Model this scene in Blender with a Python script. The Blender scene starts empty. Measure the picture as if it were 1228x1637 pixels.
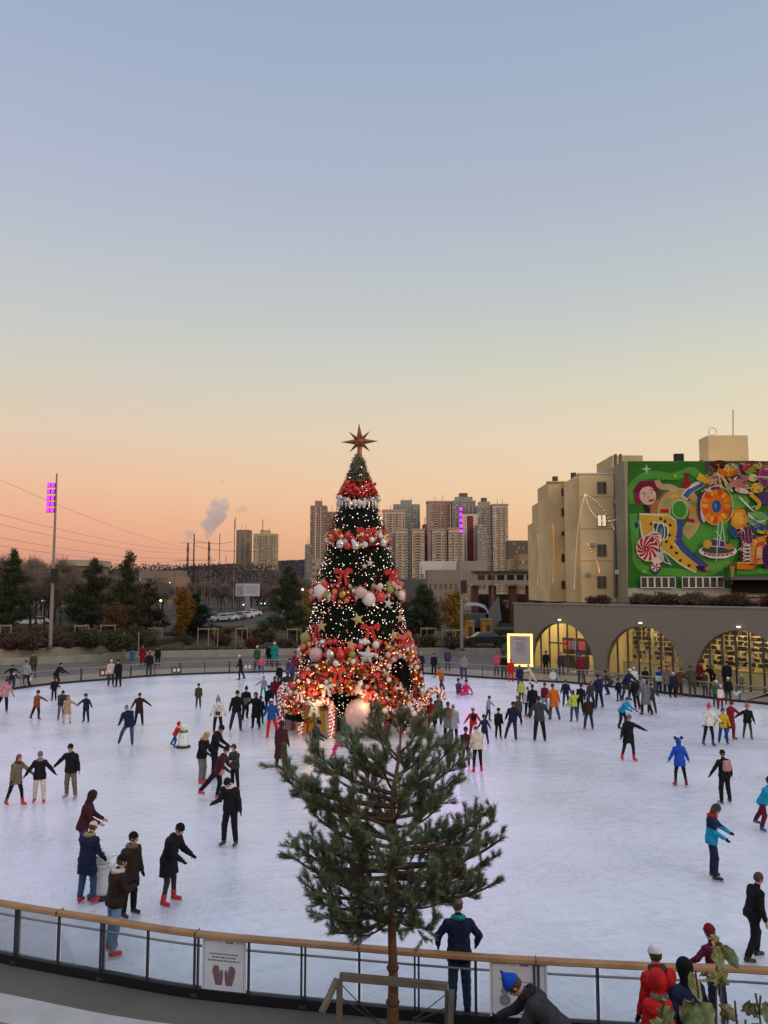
import bpy, math, random
import numpy as np
from mathutils import Vector, Matrix
C = bpy.context.scene.collection
sc = bpy.context.scene
R = math.radians
# ---------------------------------------------------------------- camera
CZ = 6.4; FPX = 1300.0; PITCH = math.atan((942 - 818.5) / FPX)
cam_d = bpy.data.cameras.new('camera'); cam = bpy.data.objects.new('camera', cam_d); C.objects.link(cam)
cam.location = (0, 0, CZ); cam.rotation_euler = (R(90) + PITCH, 0, 0)
cam_d.sensor_fit = 'VERTICAL'; cam_d.sensor_height = 36; cam_d.lens = 36 * FPX / 1637
cam_d.clip_start = 0.1; cam_d.clip_end = 12000
sc.camera = cam
# ---------------------------------------------------------------- world: dusk sky
def srgb(r, g, b):
    f = lambda c: (c / 255 / 12.92) if c / 255 <= .04045 else ((c / 255 + .055) / 1.055) ** 2.4
    return (f(r), f(g), f(b), 1)
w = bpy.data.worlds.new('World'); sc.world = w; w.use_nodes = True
nt = w.node_tree; N = nt.nodes; L = nt.links; N.clear()
def ramp(stops):
    r = N.new('ShaderNodeValToRGB'); e = r.color_ramp.elements
    e[0].position = stops[0][0]; e[0].color = srgb(*stops[0][1]); e[1].position = stops[-1][0]; e[1].color = srgb(*stops[-1][1])
    for p, c in stops[1:-1]:
        k = e.new(p); k.color = srgb(*c)
    return r
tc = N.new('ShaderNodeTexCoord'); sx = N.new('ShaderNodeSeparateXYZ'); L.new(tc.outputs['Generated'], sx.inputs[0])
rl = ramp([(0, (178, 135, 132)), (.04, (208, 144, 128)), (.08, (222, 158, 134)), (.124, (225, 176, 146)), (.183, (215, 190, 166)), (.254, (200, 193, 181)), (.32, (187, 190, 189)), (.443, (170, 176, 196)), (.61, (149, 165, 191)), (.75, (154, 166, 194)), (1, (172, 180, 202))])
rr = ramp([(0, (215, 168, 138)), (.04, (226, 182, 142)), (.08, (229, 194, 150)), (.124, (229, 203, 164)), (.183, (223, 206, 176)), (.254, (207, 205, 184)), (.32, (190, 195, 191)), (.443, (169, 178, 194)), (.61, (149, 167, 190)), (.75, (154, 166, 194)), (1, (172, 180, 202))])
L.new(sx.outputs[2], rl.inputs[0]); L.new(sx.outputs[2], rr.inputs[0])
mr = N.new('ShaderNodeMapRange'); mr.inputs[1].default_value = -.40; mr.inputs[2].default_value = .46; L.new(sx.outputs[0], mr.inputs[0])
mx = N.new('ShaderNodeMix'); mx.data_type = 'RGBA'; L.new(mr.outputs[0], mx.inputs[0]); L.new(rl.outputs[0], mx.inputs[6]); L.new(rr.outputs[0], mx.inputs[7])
sky = N.new('ShaderNodeTexSky'); sky.sky_type = 'NISHITA'; sky.sun_disc = False; sky.sun_elevation = R(2); sky.sun_rotation = R(110)
b1 = N.new('ShaderNodeBackground'); b1.inputs[1].default_value = 0.05; L.new(sky.outputs[0], b1.inputs[0])
# sky raised overhead and behind the viewer, out of view, as added fill light
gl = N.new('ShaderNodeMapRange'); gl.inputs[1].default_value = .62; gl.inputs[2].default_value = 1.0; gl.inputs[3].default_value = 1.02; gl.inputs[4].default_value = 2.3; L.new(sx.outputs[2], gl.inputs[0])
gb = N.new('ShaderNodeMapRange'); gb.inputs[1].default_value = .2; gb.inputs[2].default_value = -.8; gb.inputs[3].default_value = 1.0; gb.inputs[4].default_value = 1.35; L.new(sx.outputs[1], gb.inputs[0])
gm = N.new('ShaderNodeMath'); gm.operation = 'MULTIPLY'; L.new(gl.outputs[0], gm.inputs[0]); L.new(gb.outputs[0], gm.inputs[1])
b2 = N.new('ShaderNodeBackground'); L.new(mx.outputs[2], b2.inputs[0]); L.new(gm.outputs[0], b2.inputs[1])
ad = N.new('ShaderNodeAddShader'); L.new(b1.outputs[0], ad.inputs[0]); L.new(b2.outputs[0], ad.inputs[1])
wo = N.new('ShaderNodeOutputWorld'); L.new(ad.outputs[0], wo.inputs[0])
sun_d = bpy.data.lights.new('sun', 'SUN'); sun_d.energy = 0.7; sun_d.angle = R(25); sun_d.color = (1, .74, .5)
sun = bpy.data.objects.new('sun', sun_d); C.objects.link(sun); sun.rotation_euler = (R(68), 0, R(38))
sc.view_settings.view_transform = 'Standard'; sc.view_settings.look = 'None'; sc.view_settings.exposure = 0.0; sc.view_settings.gamma = 1
sc.cycles.max_bounces = 8; sc.cycles.volume_bounces = 6; sc.cycles.transparent_max_bounces = 16; sc.cycles.sample_clamp_indirect = 4
# ---------------------------------------------------------------- pixel rays (photo 1228 x 1637) -> metres
cp, sp = math.cos(PITCH), math.sin(PITCH)
def ray(px, py):
    u = px - 614; v = 818.5 - py
    return (u, FPX * cp - v * sp, FPX * sp + v * cp)
def G(px, py, z=0.0):
    d = ray(px, py); t = (z - CZ) / d[2]
    return (d[0] * t, d[1] * t, z)
def W(px, py, Y):
    d = ray(px, py); t = Y / d[1]
    return (d[0] * t, Y, CZ + d[2] * t)
# ---------------------------------------------------------------- helpers
_m = {}
def M(name, rgb=(.5, .5, .5), rough=.8, var=.18, scale=8, bump=0.0, emit=0, metal=0, bscale=None, coat=0):
    if name in _m: return _m[name]
    m = bpy.data.materials.new(name); m.use_nodes = True; t = m.node_tree; n = t.nodes; l = t.links
    b = n['Principled BSDF']; b.inputs['Roughness'].default_value = rough; b.inputs['Metallic'].default_value = metal; b.inputs['Specular IOR Level'].default_value = .15 if rough > .74 else .5
    if coat: b.inputs['Coat Weight'].default_value = coat
    if emit:
        b.inputs['Base Color'].default_value = (*rgb, 1); b.inputs['Emission Color'].default_value = (*rgb, 1); b.inputs['Emission Strength'].default_value = emit
    elif var:
        co = n.new('ShaderNodeTexCoord'); no = n.new('ShaderNodeTexNoise'); no.inputs['Scale'].default_value = scale; no.inputs['Detail'].default_value = 5
        l.new(co.outputs['Object'], no.inputs['Vector'])
        mp = n.new('ShaderNodeMapRange'); mp.inputs[1].default_value = .3; mp.inputs[2].default_value = .7; l.new(no.outputs[0], mp.inputs[0])
        mi = n.new('ShaderNodeMix'); mi.data_type = 'RGBA'; l.new(mp.outputs[0], mi.inputs[0])
        mi.inputs[6].default_value = (*[c * (1 - var) for c in rgb], 1); mi.inputs[7].default_value = (*[min(1, c * (1 + var)) for c in rgb], 1)
        l.new(mi.outputs[2], b.inputs['Base Color'])
        if bump:
            n2 = n.new('ShaderNodeTexNoise'); n2.inputs['Scale'].default_value = bscale or scale * 4; n2.inputs['Detail'].default_value = 4; l.new(co.outputs['Object'], n2.inputs['Vector'])
            bp = n.new('ShaderNodeBump'); bp.inputs['Strength'].default_value = bump; bp.inputs['Distance'].default_value = .02; l.new(n2.outputs[0], bp.inputs['Height']); l.new(bp.outputs[0], b.inputs['Normal'])
    else: b.inputs['Base Color'].default_value = (*rgb, 1)
    _m[name] = m; return m
def S(r, g, b): return srgb(r, g, b)[:3]
def tag(o, label=None, cat=None, group=None, kind=None):
    if label: o['label'] = label
    if cat: o['category'] = cat
    if group: o['group'] = group
    if kind: o['kind'] = kind
    return o
def empty(name, loc=(0, 0, 0), rz=0, label=None, cat=None, group=None):
    o = bpy.data.objects.new(name, None); o.empty_display_size = .2; C.objects.link(o); o.location = loc; o.rotation_euler = (0, 0, rz)
    return tag(o, label, cat, group)
def rawmesh(name, v, f, mats, mi=None, parent=None, smooth=False, loc=None):
    me = bpy.data.meshes.new(name)
    me.from_pydata(v, [], f) if not isinstance(v, np.ndarray) else npmesh(me, v, f)
    for m in (mats if isinstance(mats, (list, tuple)) else [mats]): me.materials.append(m)
    if mi is not None: me.polygons.foreach_set('material_index', np.asarray(mi, dtype=np.int32))
    if smooth: me.polygons.foreach_set('use_smooth', np.ones(len(me.polygons), dtype=bool))
    me.update()
    o = bpy.data.objects.new(name, me); C.objects.link(o)
    if parent: o.parent = parent
    if loc: o.location = loc
    return o
def npmesh(me, v, f):
    n = len(f); k = f.shape[1]
    me.vertices.add(len(v)); me.vertices.foreach_set('co', v.astype(np.float32).ravel())
    me.loops.add(n * k); me.loops.foreach_set('vertex_index', f.astype(np.int32).ravel())
    me.polygons.add(n); me.polygons.foreach_set('loop_start', np.arange(0, n * k, k, dtype=np.int32))
    me.update(calc_edges=True)
class MB:
    def __init__(s): s.v = []; s.f = []; s.m = []; s.k = 0
    def add(s, v, f):
        b = len(s.v); s.v += [tuple(p) for p in v]; s.f += [tuple(b + i for i in q) for q in f]; s.m += [s.k] * len(f); return s
    def mat(s, k): s.k = k; return s
    def box(s, x0, x1, y0, y1, z0, z1):
        return s.add([(x0, y0, z0), (x1, y0, z0), (x1, y1, z0), (x0, y1, z0), (x0, y0, z1), (x1, y0, z1), (x1, y1, z1), (x0, y1, z1)],
                     [(0, 3, 2, 1), (4, 5, 6, 7), (0, 1, 5, 4), (1, 2, 6, 5), (2, 3, 7, 6), (3, 0, 4, 7)])
    def beam(s, a, b, wd, ht, up=(0, 0, 1)):      # box from a to b, width wd (horizontal) and height ht
        a = Vector(a); b = Vector(b); d = (b - a).normalized(); u = Vector(up)
        if abs(d.dot(u)) > .99: u = Vector((0, 1, 0))
        r = d.cross(u).normalized() * wd / 2; q = r.cross(d).normalized() * ht / 2
        P = [a - r - q, a + r - q, a + r + q, a - r + q, b - r - q, b + r - q, b + r + q, b - r + q]
        return s.add(P, [(0, 1, 2, 3), (7, 6, 5, 4), (0, 4, 5, 1), (1, 5, 6, 2), (2, 6, 7, 3), (3, 7, 4, 0)])
    def path(s, pts, rs, n=8, cap=True):
        pts = [Vector(p) for p in pts]; b = len(s.v)
        if not isinstance(rs, (list, tuple)): rs = [rs] * len(pts)
        for i, p in enumerate(pts):
            d = (pts[min(i + 1, len(pts) - 1)] - pts[max(i - 1, 0)]).normalized()
            u = Vector((0, 0, 1)) if abs(d.z) < .9 else Vector((1, 0, 0))
            r = d.cross(u).normalized(); q = r.cross(d)
            for k in range(n):
                a = 2 * math.pi * k / n; s.v.append(tuple(p + (r * math.cos(a) + q * math.sin(a)) * rs[i]))
        for i in range(len(pts) - 1):
            for k in range(n):
                s.f.append((b + i * n + k, b + i * n + (k + 1) % n, b + (i + 1) * n + (k + 1) % n, b + (i + 1) * n + k)); s.m.append(s.k)
        if cap:
            s.f.append(tuple(b + k for k in range(n))[::-1]); s.m.append(s.k)
            e = b + (len(pts) - 1) * n; s.f.append(tuple(e + k for k in range(n))); s.m.append(s.k)
        return s
    def lathe(s, prof, c=(0, 0, 0), n=16, sy=1):
        b = len(s.v)
        for r, z in prof:
            for k in range(n):
                a = 2 * math.pi * k / n; s.v.append((c[0] + r * math.cos(a), c[1] + r * sy * math.sin(a), c[2] + z))
        for i in range(len(prof) - 1):
            for k in range(n):
                s.f.append((b + i * n + k, b + i * n + (k + 1) % n, b + (i + 1) * n + (k + 1) % n, b + (i + 1) * n + k)); s.m.append(s.k)
        s.f.append(tuple(b + k for k in range(n))[::-1]); s.m.append(s.k)
        e = b + (len(prof) - 1) * n; s.f.append(tuple(e + k for k in range(n))); s.m.append(s.k)
        return s
    def ball(s, c, r, n=12, sz=1):
        return s.lathe([(r * math.sin(math.pi * i / 8) + 1e-4, -r * sz * math.cos(math.pi * i / 8)) for i in range(9)], c, n)
    def prism(s, poly, z0, z1):
        n = len(poly); b = len(s.v)
        s.v += [(x, y, z0) for x, y in poly] + [(x, y, z1) for x, y in poly]
        F = [tuple(b + i for i in range(n))[::-1], tuple(b + n + i for i in range(n))] + [(b + i, b + (i + 1) % n, b + n + (i + 1) % n, b + n + i) for i in range(n)]
        s.f += F; s.m += [s.k] * len(F); return s
    def build(s, name, mats, parent=None, smooth=False, loc=None):
        return rawmesh(name, s.v, s.f, mats, s.m, parent, smooth, loc)
def catmull(P, n=8, closed=False):
    out = []; m = len(P); rng = range(m) if closed else range(m - 1)
    for i in rng:
        p0, p1, p2, p3 = [P[(i + j) % m] if closed else P[min(max(i + j, 0), m - 1)] for j in (-1, 0, 1, 2)]
        for k in range(n):
            t = k / n
            out.append(tuple(.5 * (2 * b + (c - a) * t + (2 * a - 5 * b + 4 * c - d) * t * t + (-a + 3 * b - 3 * c + d) * t ** 3) for a, b, c, d in zip(p0, p1, p2, p3)))
    if not closed: out.append(tuple(P[-1]))
    return out
def resample(P, step, start=0):
    out = [P[0]]; acc = (-start) % step if start else 0
    for a, b in zip(P, P[1:]):
        d = math.dist(a, b); t = step - acc
        while t <= d:
            out.append(tuple(x + (y - x) * t / d for x, y in zip(a, b))); t += step
        acc = (acc + d) % step if d else acc
    return out
def offset(P, o):        # offset an open polyline sideways (left of travel positive)
    out = []
    for i in range(len(P)):
        a = P[max(i - 1, 0)]; b = P[min(i + 1, len(P) - 1)]; dx, dy = b[0] - a[0], b[1] - a[1]; q = math.hypot(dx, dy) or 1
        out.append((P[i][0] - dy / q * o, P[i][1] + dx / q * o))
    return out
def strip(P, o0, o1, z0, z1, mb):     # solid strip along polyline between offsets
    A = offset(P, o0); B = offset(P, o1); n = len(P); b = len(mb.v)
    for i in range(n): mb.v += [(*A[i], z0), (*B[i], z0), (*B[i], z1), (*A[i], z1)]
    F = []
    for i in range(n - 1):
        for k in range(4): F.append((b + i * 4 + k, b + i * 4 + (k + 1) % 4, b + (i + 1) * 4 + (k + 1) % 4, b + (i + 1) * 4 + k))
    F += [(b + 3, b + 2, b + 1, b), tuple(b + (n - 1) * 4 + k for k in range(4))]
    mb.f += F; mb.m += [mb.k] * len(F); return mb
def glassmat(name, tint=(.93, .955, .95), a=.12):
    m = bpy.data.materials.new(name); m.use_nodes = True; t = m.node_tree; n = t.nodes; l = t.links; n.clear()
    tr = n.new('ShaderNodeBsdfTransparent'); tr.inputs[0].default_value = (*tint, 1); g = n.new('ShaderNodeBsdfGlossy'); g.inputs['Roughness'].default_value = .08
    fr = n.new('ShaderNodeFresnel'); fr.inputs[0].default_value = 1.45; mp = n.new('ShaderNodeMath'); mp.operation = 'MULTIPLY_ADD'; mp.inputs[1].default_value = .5; mp.inputs[2].default_value = 0
    l.new(fr.outputs[0], mp.inputs[0]); mi = n.new('ShaderNodeMixShader'); l.new(mp.outputs[0], mi.inputs[0]); l.new(tr.outputs[0], mi.inputs[1]); l.new(g.outputs[0], mi.inputs[2])
    o = n.new('ShaderNodeOutputMaterial'); l.new(mi.outputs[0], o.inputs[0]); _m[name] = m; return m
random.seed(7)
# ---------------------------------------------------------------- palette
concrete = M('concrete', (.30, .285, .25), .9, .15, 1.2, .4, bscale=12)
pale_con = M('pale_concrete', (.40, .375, .33), .85, .12, 2, .3, bscale=20)
steel = M('dark_steel', (.045, .043, .045), .5, .2, 6)
greysteel = M('grey_steel', (.25, .25, .25), .4, .1, 3, metal=.5)
blackm = M('black_rubber', (.008, .008, .009), .6, .2, 6)
def woodmat(name, rgb, rough=.5):
    m = M(name, rgb, rough, .25, 3, .15, bscale=30)
    return m
railwood = woodmat('varnished_wood', (.31, .15, .048))
palewood = woodmat('pale_timber', (.27, .2, .125), .8)
greywood = woodmat('weathered_timber', (.16, .13, .095), .8)
glass = glassmat('clear_glass')
white = M('white_paint', (.75, .75, .73), .5, .06, 4)
# ---------------------------------------------------------------- setting: ground, ice, promenade
NR = [G(x, y, .97) for x, y in [(0, 1440), (80, 1453), (161, 1466), (240, 1478), (315, 1489), (420, 1500), (520, 1507), (624, 1516), (760, 1526), (900, 1534), (1040, 1541), (1228, 1548)]]
NR = [(p[0], p[1]) for p in NR]
FR = [G(x, y)[:2] for x, y in [(0, 1105), (60, 1097), (112, 1092), (175, 1087), (250, 1081), (351, 1077), (472, 1074), (590, 1074), (685, 1078), (771, 1084), (862, 1090), (930, 1094), (1046, 1107), (1110, 1114), (1177, 1122), (1228, 1127)]]
near_ext = [(-13.5, 19.5), (-10, 16.2)] + NR[0::2] + [NR[-1], (8.5, 11.6), (12, 13.2)]
far_ext = [(-32, 38), (-28.5, 45.5)] + FR + [(24.5, 41), (27, 36)]
near_line = catmull(near_ext, 6); far_line = catmull(far_ext, 5)
loop = near_line + catmull([near_line[-1], (19, 19), (25, 27), far_line[-1]], 6)[1:-1] + far_line[::-1] + catmull([far_line[0], (-31, 30), (-22, 23), near_line[0]], 6)[1:-1]
def ice_material():
    m = bpy.data.materials.new('skated_ice'); m.use_nodes = True; t = m.node_tree; n = t.nodes; l = t.links; b = n['Principled BSDF']
    co = n.new('ShaderNodeTexCoord')
    a = n.new('ShaderNodeTexNoise'); a.inputs['Scale'].default_value = .25; a.inputs['Detail'].default_value = 8; l.new(co.outputs['Object'], a.inputs[0])
    # long skate scratches: noise stretched along warped directions
    wv = n.new('ShaderNodeTexNoise'); wv.inputs['Scale'].default_value = .035; l.new(co.outputs['Object'], wv.inputs[0])
    vr = n.new('ShaderNodeVectorRotate'); vr.rotation_type = 'Z_AXIS'; l.new(co.outputs['Object'], vr.inputs['Vector'])
    ml = n.new('ShaderNodeMath'); ml.operation = 'MULTIPLY'; ml.inputs[1].default_value = 2.2; l.new(wv.outputs[0], ml.inputs[0]); l.new(ml.outputs[0], vr.inputs['Angle'])
    mp = n.new('ShaderNodeMapping'); mp.inputs['Scale'].default_value = (.8, 3.4, 1); l.new(vr.outputs[0], mp.inputs[0])
    s1 = n.new('ShaderNodeTexNoise'); s1.inputs['Scale'].default_value = 2.6; s1.inputs['Detail'].default_value = 12; s1.inputs['Roughness'].default_value = .82; l.new(mp.outputs[0], s1.inputs[0])
    mp2 = n.new('ShaderNodeMapping'); mp2.inputs['Scale'].default_value = (3.2, 1.3, 1); mp2.inputs['Rotation'].default_value = (0, 0, .5); l.new(vr.outputs[0], mp2.inputs[0])
    s2 = n.new('ShaderNodeTexNoise'); s2.inputs['Scale'].default_value = 1.3; s2.inputs['Detail'].default_value = 12; s2.inputs['Roughness'].default_value = .82; l.new(mp2.outputs[0], s2.inputs[0])
    ml2 = n.new('ShaderNodeMath'); ml2.operation = 'MULTIPLY'; l.new(s1.outputs[0], ml2.inputs[0]); l.new(s2.outputs[0], ml2.inputs[1])
    ad1 = n.new('ShaderNodeMath'); ad1.operation = 'MULTIPLY_ADD'; ad1.inputs[1].default_value = .35; l.new(a.outputs[0], ad1.inputs[0]); l.new(ml2.outputs[0], ad1.inputs[2])
    r = n.new('ShaderNodeValToRGB'); r.color_ramp.elements[0].position = .33; r.color_ramp.elements[0].color = (.55, .545, .565, 1); r.color_ramp.elements[1].position = .52; r.color_ramp.elements[1].color = (.74, .73, .75, 1)
    l.new(ad1.outputs[0], r.inputs[0]); l.new(r.outputs[0], b.inputs['Base Color'])
    rr2 = n.new('ShaderNodeMapRange'); rr2.inputs[1].default_value = .3; rr2.inputs[2].default_value = .55; rr2.inputs[3].default_value = .20; rr2.inputs[4].default_value = .42; l.new(ad1.outputs[0], rr2.inputs[0]); l.new(rr2.outputs[0], b.inputs['Roughness'])
    bp = n.new('ShaderNodeBump'); bp.inputs['Strength'].default_value = .35; bp.inputs['Distance'].default_value = .02; l.new(ml2.outputs[0], bp.inputs['Height']); l.new(bp.outputs[0], b.inputs['Normal'])
    return m
ice = MB().prism(loop, -.02, 0).build('ice', ice_material()); tag(ice, kind='structure')
soil = M('brown_turf', (.055, .046, .028), .95, .4, .15, .5, bscale=2)
gr = MB().add([(-6000, -400, -.06), (6000, -400, -.06), (6000, 9000, -.06), (-6000, 9000, -.06)], [(0, 1, 2, 3)]).build('ground', soil); tag(gr, kind='structure')
prom = offset(far_line, 9)
pm = MB().add([(-45, 2, -.03), (45, 2, -.03), (45, 82, -.03), (-45, 82, -.03)], [(0, 1, 2, 3)]).build('promenade', M('promenade_paving', (.135, .115, .092), .85, .15, .6, .3, bscale=15)); tag(pm, kind='structure')
bord = MB(); strip(far_line, .45, 5.2, -.025, -.012, bord); bo = bord.build('timber_boardwalk', M('boardwalk_boards', (.26, .19, .12), .7, .2, 2)); tag(bo, kind='structure')
# raised park beyond the rink (behind the low retaining walls)
def px_line(L, z=0): return [G(x, y, z)[:2] for x, y in L]
TA = catmull([(-60, 60)] + px_line([(0, 1063), (90, 1060), (173, 1056)]), 6)
TB = catmull([(-60, 62.5)] + [(p[0] * 1.03, p[1] * 1.03) for p in px_line([(0, 1063), (90, 1060), (173, 1056), (200, 1055)])], 6)
TC = catmull(px_line([(165, 1054), (270, 1051), (380, 1049), (470, 1047), (600, 1046), (720, 1046), (800, 1047)]), 6)
wall_mat = M('board_marked_concrete', (.27, .26, .215), .9, .2, .8, .5, bscale=6)
def wallthing(line, h, label, z=-.03, t=.45):
    mb = MB(); strip(line, 0, t, z, h, mb); o = mb.build('retaining_wall', wall_mat); tag(o, label, 'wall'); return o
wallthing(TA, .55, 'long low grey concrete seating step at the foot of the left terrace')
wallthing(TB, 1.18, 'upper grey concrete terrace wall behind the left seating step, below the rusty shrubs')
wallthing(TC, .6, 'low pale concrete wall running behind the middle of the far railing')
park = MB()
A = offset(TB, .45); pl = [(x, y) for x, y in A] + [(A[-1][0] + 4, 120), (-70, 130)]
park.prism(pl, -.05, 1.1)
p1 = park.build('raised_planting_bed', M('bed_soil', (.05, .035, .022), .95, .4, .6, .6)); tag(p1, kind='structure')
A = offset(TC, .45); pl = [(x, y) for x, y in A] + [(14, 128), (-30, 128)]
p2 = MB().prism(pl, -.05, .5).build('park_lawn', M('park_turf', (.055, .05, .028), .95, .4, .4, .6)); tag(p2, kind='structure')
tr = MB().prism([(-400, 118), (60, 118), (60, 700), (-400, 700)], -.05, .62).build('distant_ground', M('far_asphalt_grass', (.065, .055, .042), .95, .4, .03)); tag(tr, kind='structure')
rd = MB().prism([(-70, 132), (14, 150), (14, 166), (-70, 148)], .6, .63).build('road', M('asphalt', (.05, .048, .05), .8, .2, .5)); tag(rd, kind='structure')
rd = MB().prism([(-60, 172), (20, 200), (20, 216), (-60, 186)], .6, .64).build('road', M('asphalt')); tag(rd, kind='structure')
# upper street behind the pavilion
PA = Vector((10.74, 67.8)); PB = Vector((23.76, 50.3)); PD = (PB - PA)
def PT(t, back=0):
    d = PD.normalized(); nrm = Vector((-d.y, d.x))
    if nrm.y < 0: nrm = -nrm
    q = PA + PD * t + nrm * back; return (q.x, q.y)
up = MB().prism([PT(0, 8.2), PT(0, 8.2), PT(1.7, 8.2), (70, 45), (120, 160), (30, 160)][1:], -.05, 5.0).build('upper_street_embankment', M('embankment', (.085, .07, .045), .95, .35, .5, .5)); tag(up, kind='structure')
# viewer's terraces (below and behind the frame)
vt = MB().prism([(-14, -6), (14, -6), (14, 2.7), (-14, 2.7)], -.05, 4.75).build('viewing_terrace', concrete); tag(vt, kind='structure')
vt = MB().prism([(1.0, 3.65), (6, 3.65), (6, 5.3), (1.0, 5.3)], -.05, 3.4).build('planting_terrace', M('bed_soil')); tag(vt, kind='structure')
hill = MB(); nx, ny = 90, 14
def hz(px):
    K = [(-2500, 45), (-600, 50), (-330, 28), (-200, 12), (180, 4), (205, 22), (222, 30), (250, 37), (300, 44), (370, 50), (430, 54), (500, 58), (560, 55), (640, 40), (900, 40), (1400, 50), (4000, 40)]
    for (a, ha), (b, hb) in zip(K, K[1:]):
        if a <= px <= b: return ha + (hb - ha) * (px - a) / (b - a)
    return 40
for j in range(ny):
    for i in range(nx):
        x = -2600 + 5200 * i / (nx - 1) + random.uniform(-8, 8); Y = 1300 + 60 * j
        px = 614 + x / Y * 1300; h = hz(614 + x / 1600 * 1300) * (math.sin(min(1, j / 6) * math.pi / 2)) * 1.12 + random.uniform(-1.5, 1.5) * (j > 0)
        hill.v.append((x, Y, max(h, -2) + .0))
for j in range(ny - 1):
    for i in range(nx - 1): hill.f.append((j * nx + i, j * nx + i + 1, (j + 1) * nx + i + 1, (j + 1) * nx + i)); hill.m.append(0)
hl = hill.build('hills', M('wooded_hill', (.070, .060, .056), 1, .35, .02, .8, bscale=.05), smooth=True); tag(hl, kind='structure')

sl = MB(); 
for j in range(9):
    for i in range(30):
        x = -720 + i * 23; y = 420 + j * 62; sl.v.append((x, y, .5 + max(0, (y - 430)) * .055 * min(1, max(0, (-60 - x) / 60)) + random.uniform(0, .6)))
for j in range(8):
    for i in range(29): sl.f.append((j * 30 + i, j * 30 + i + 1, (j + 1) * 30 + i + 1, (j + 1) * 30 + i)); sl.m.append(0)
so = sl.build('hillside', M('slope_soil', (.06, .05, .04), .95, .3, .05), smooth=True); tag(so, kind='structure')
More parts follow.
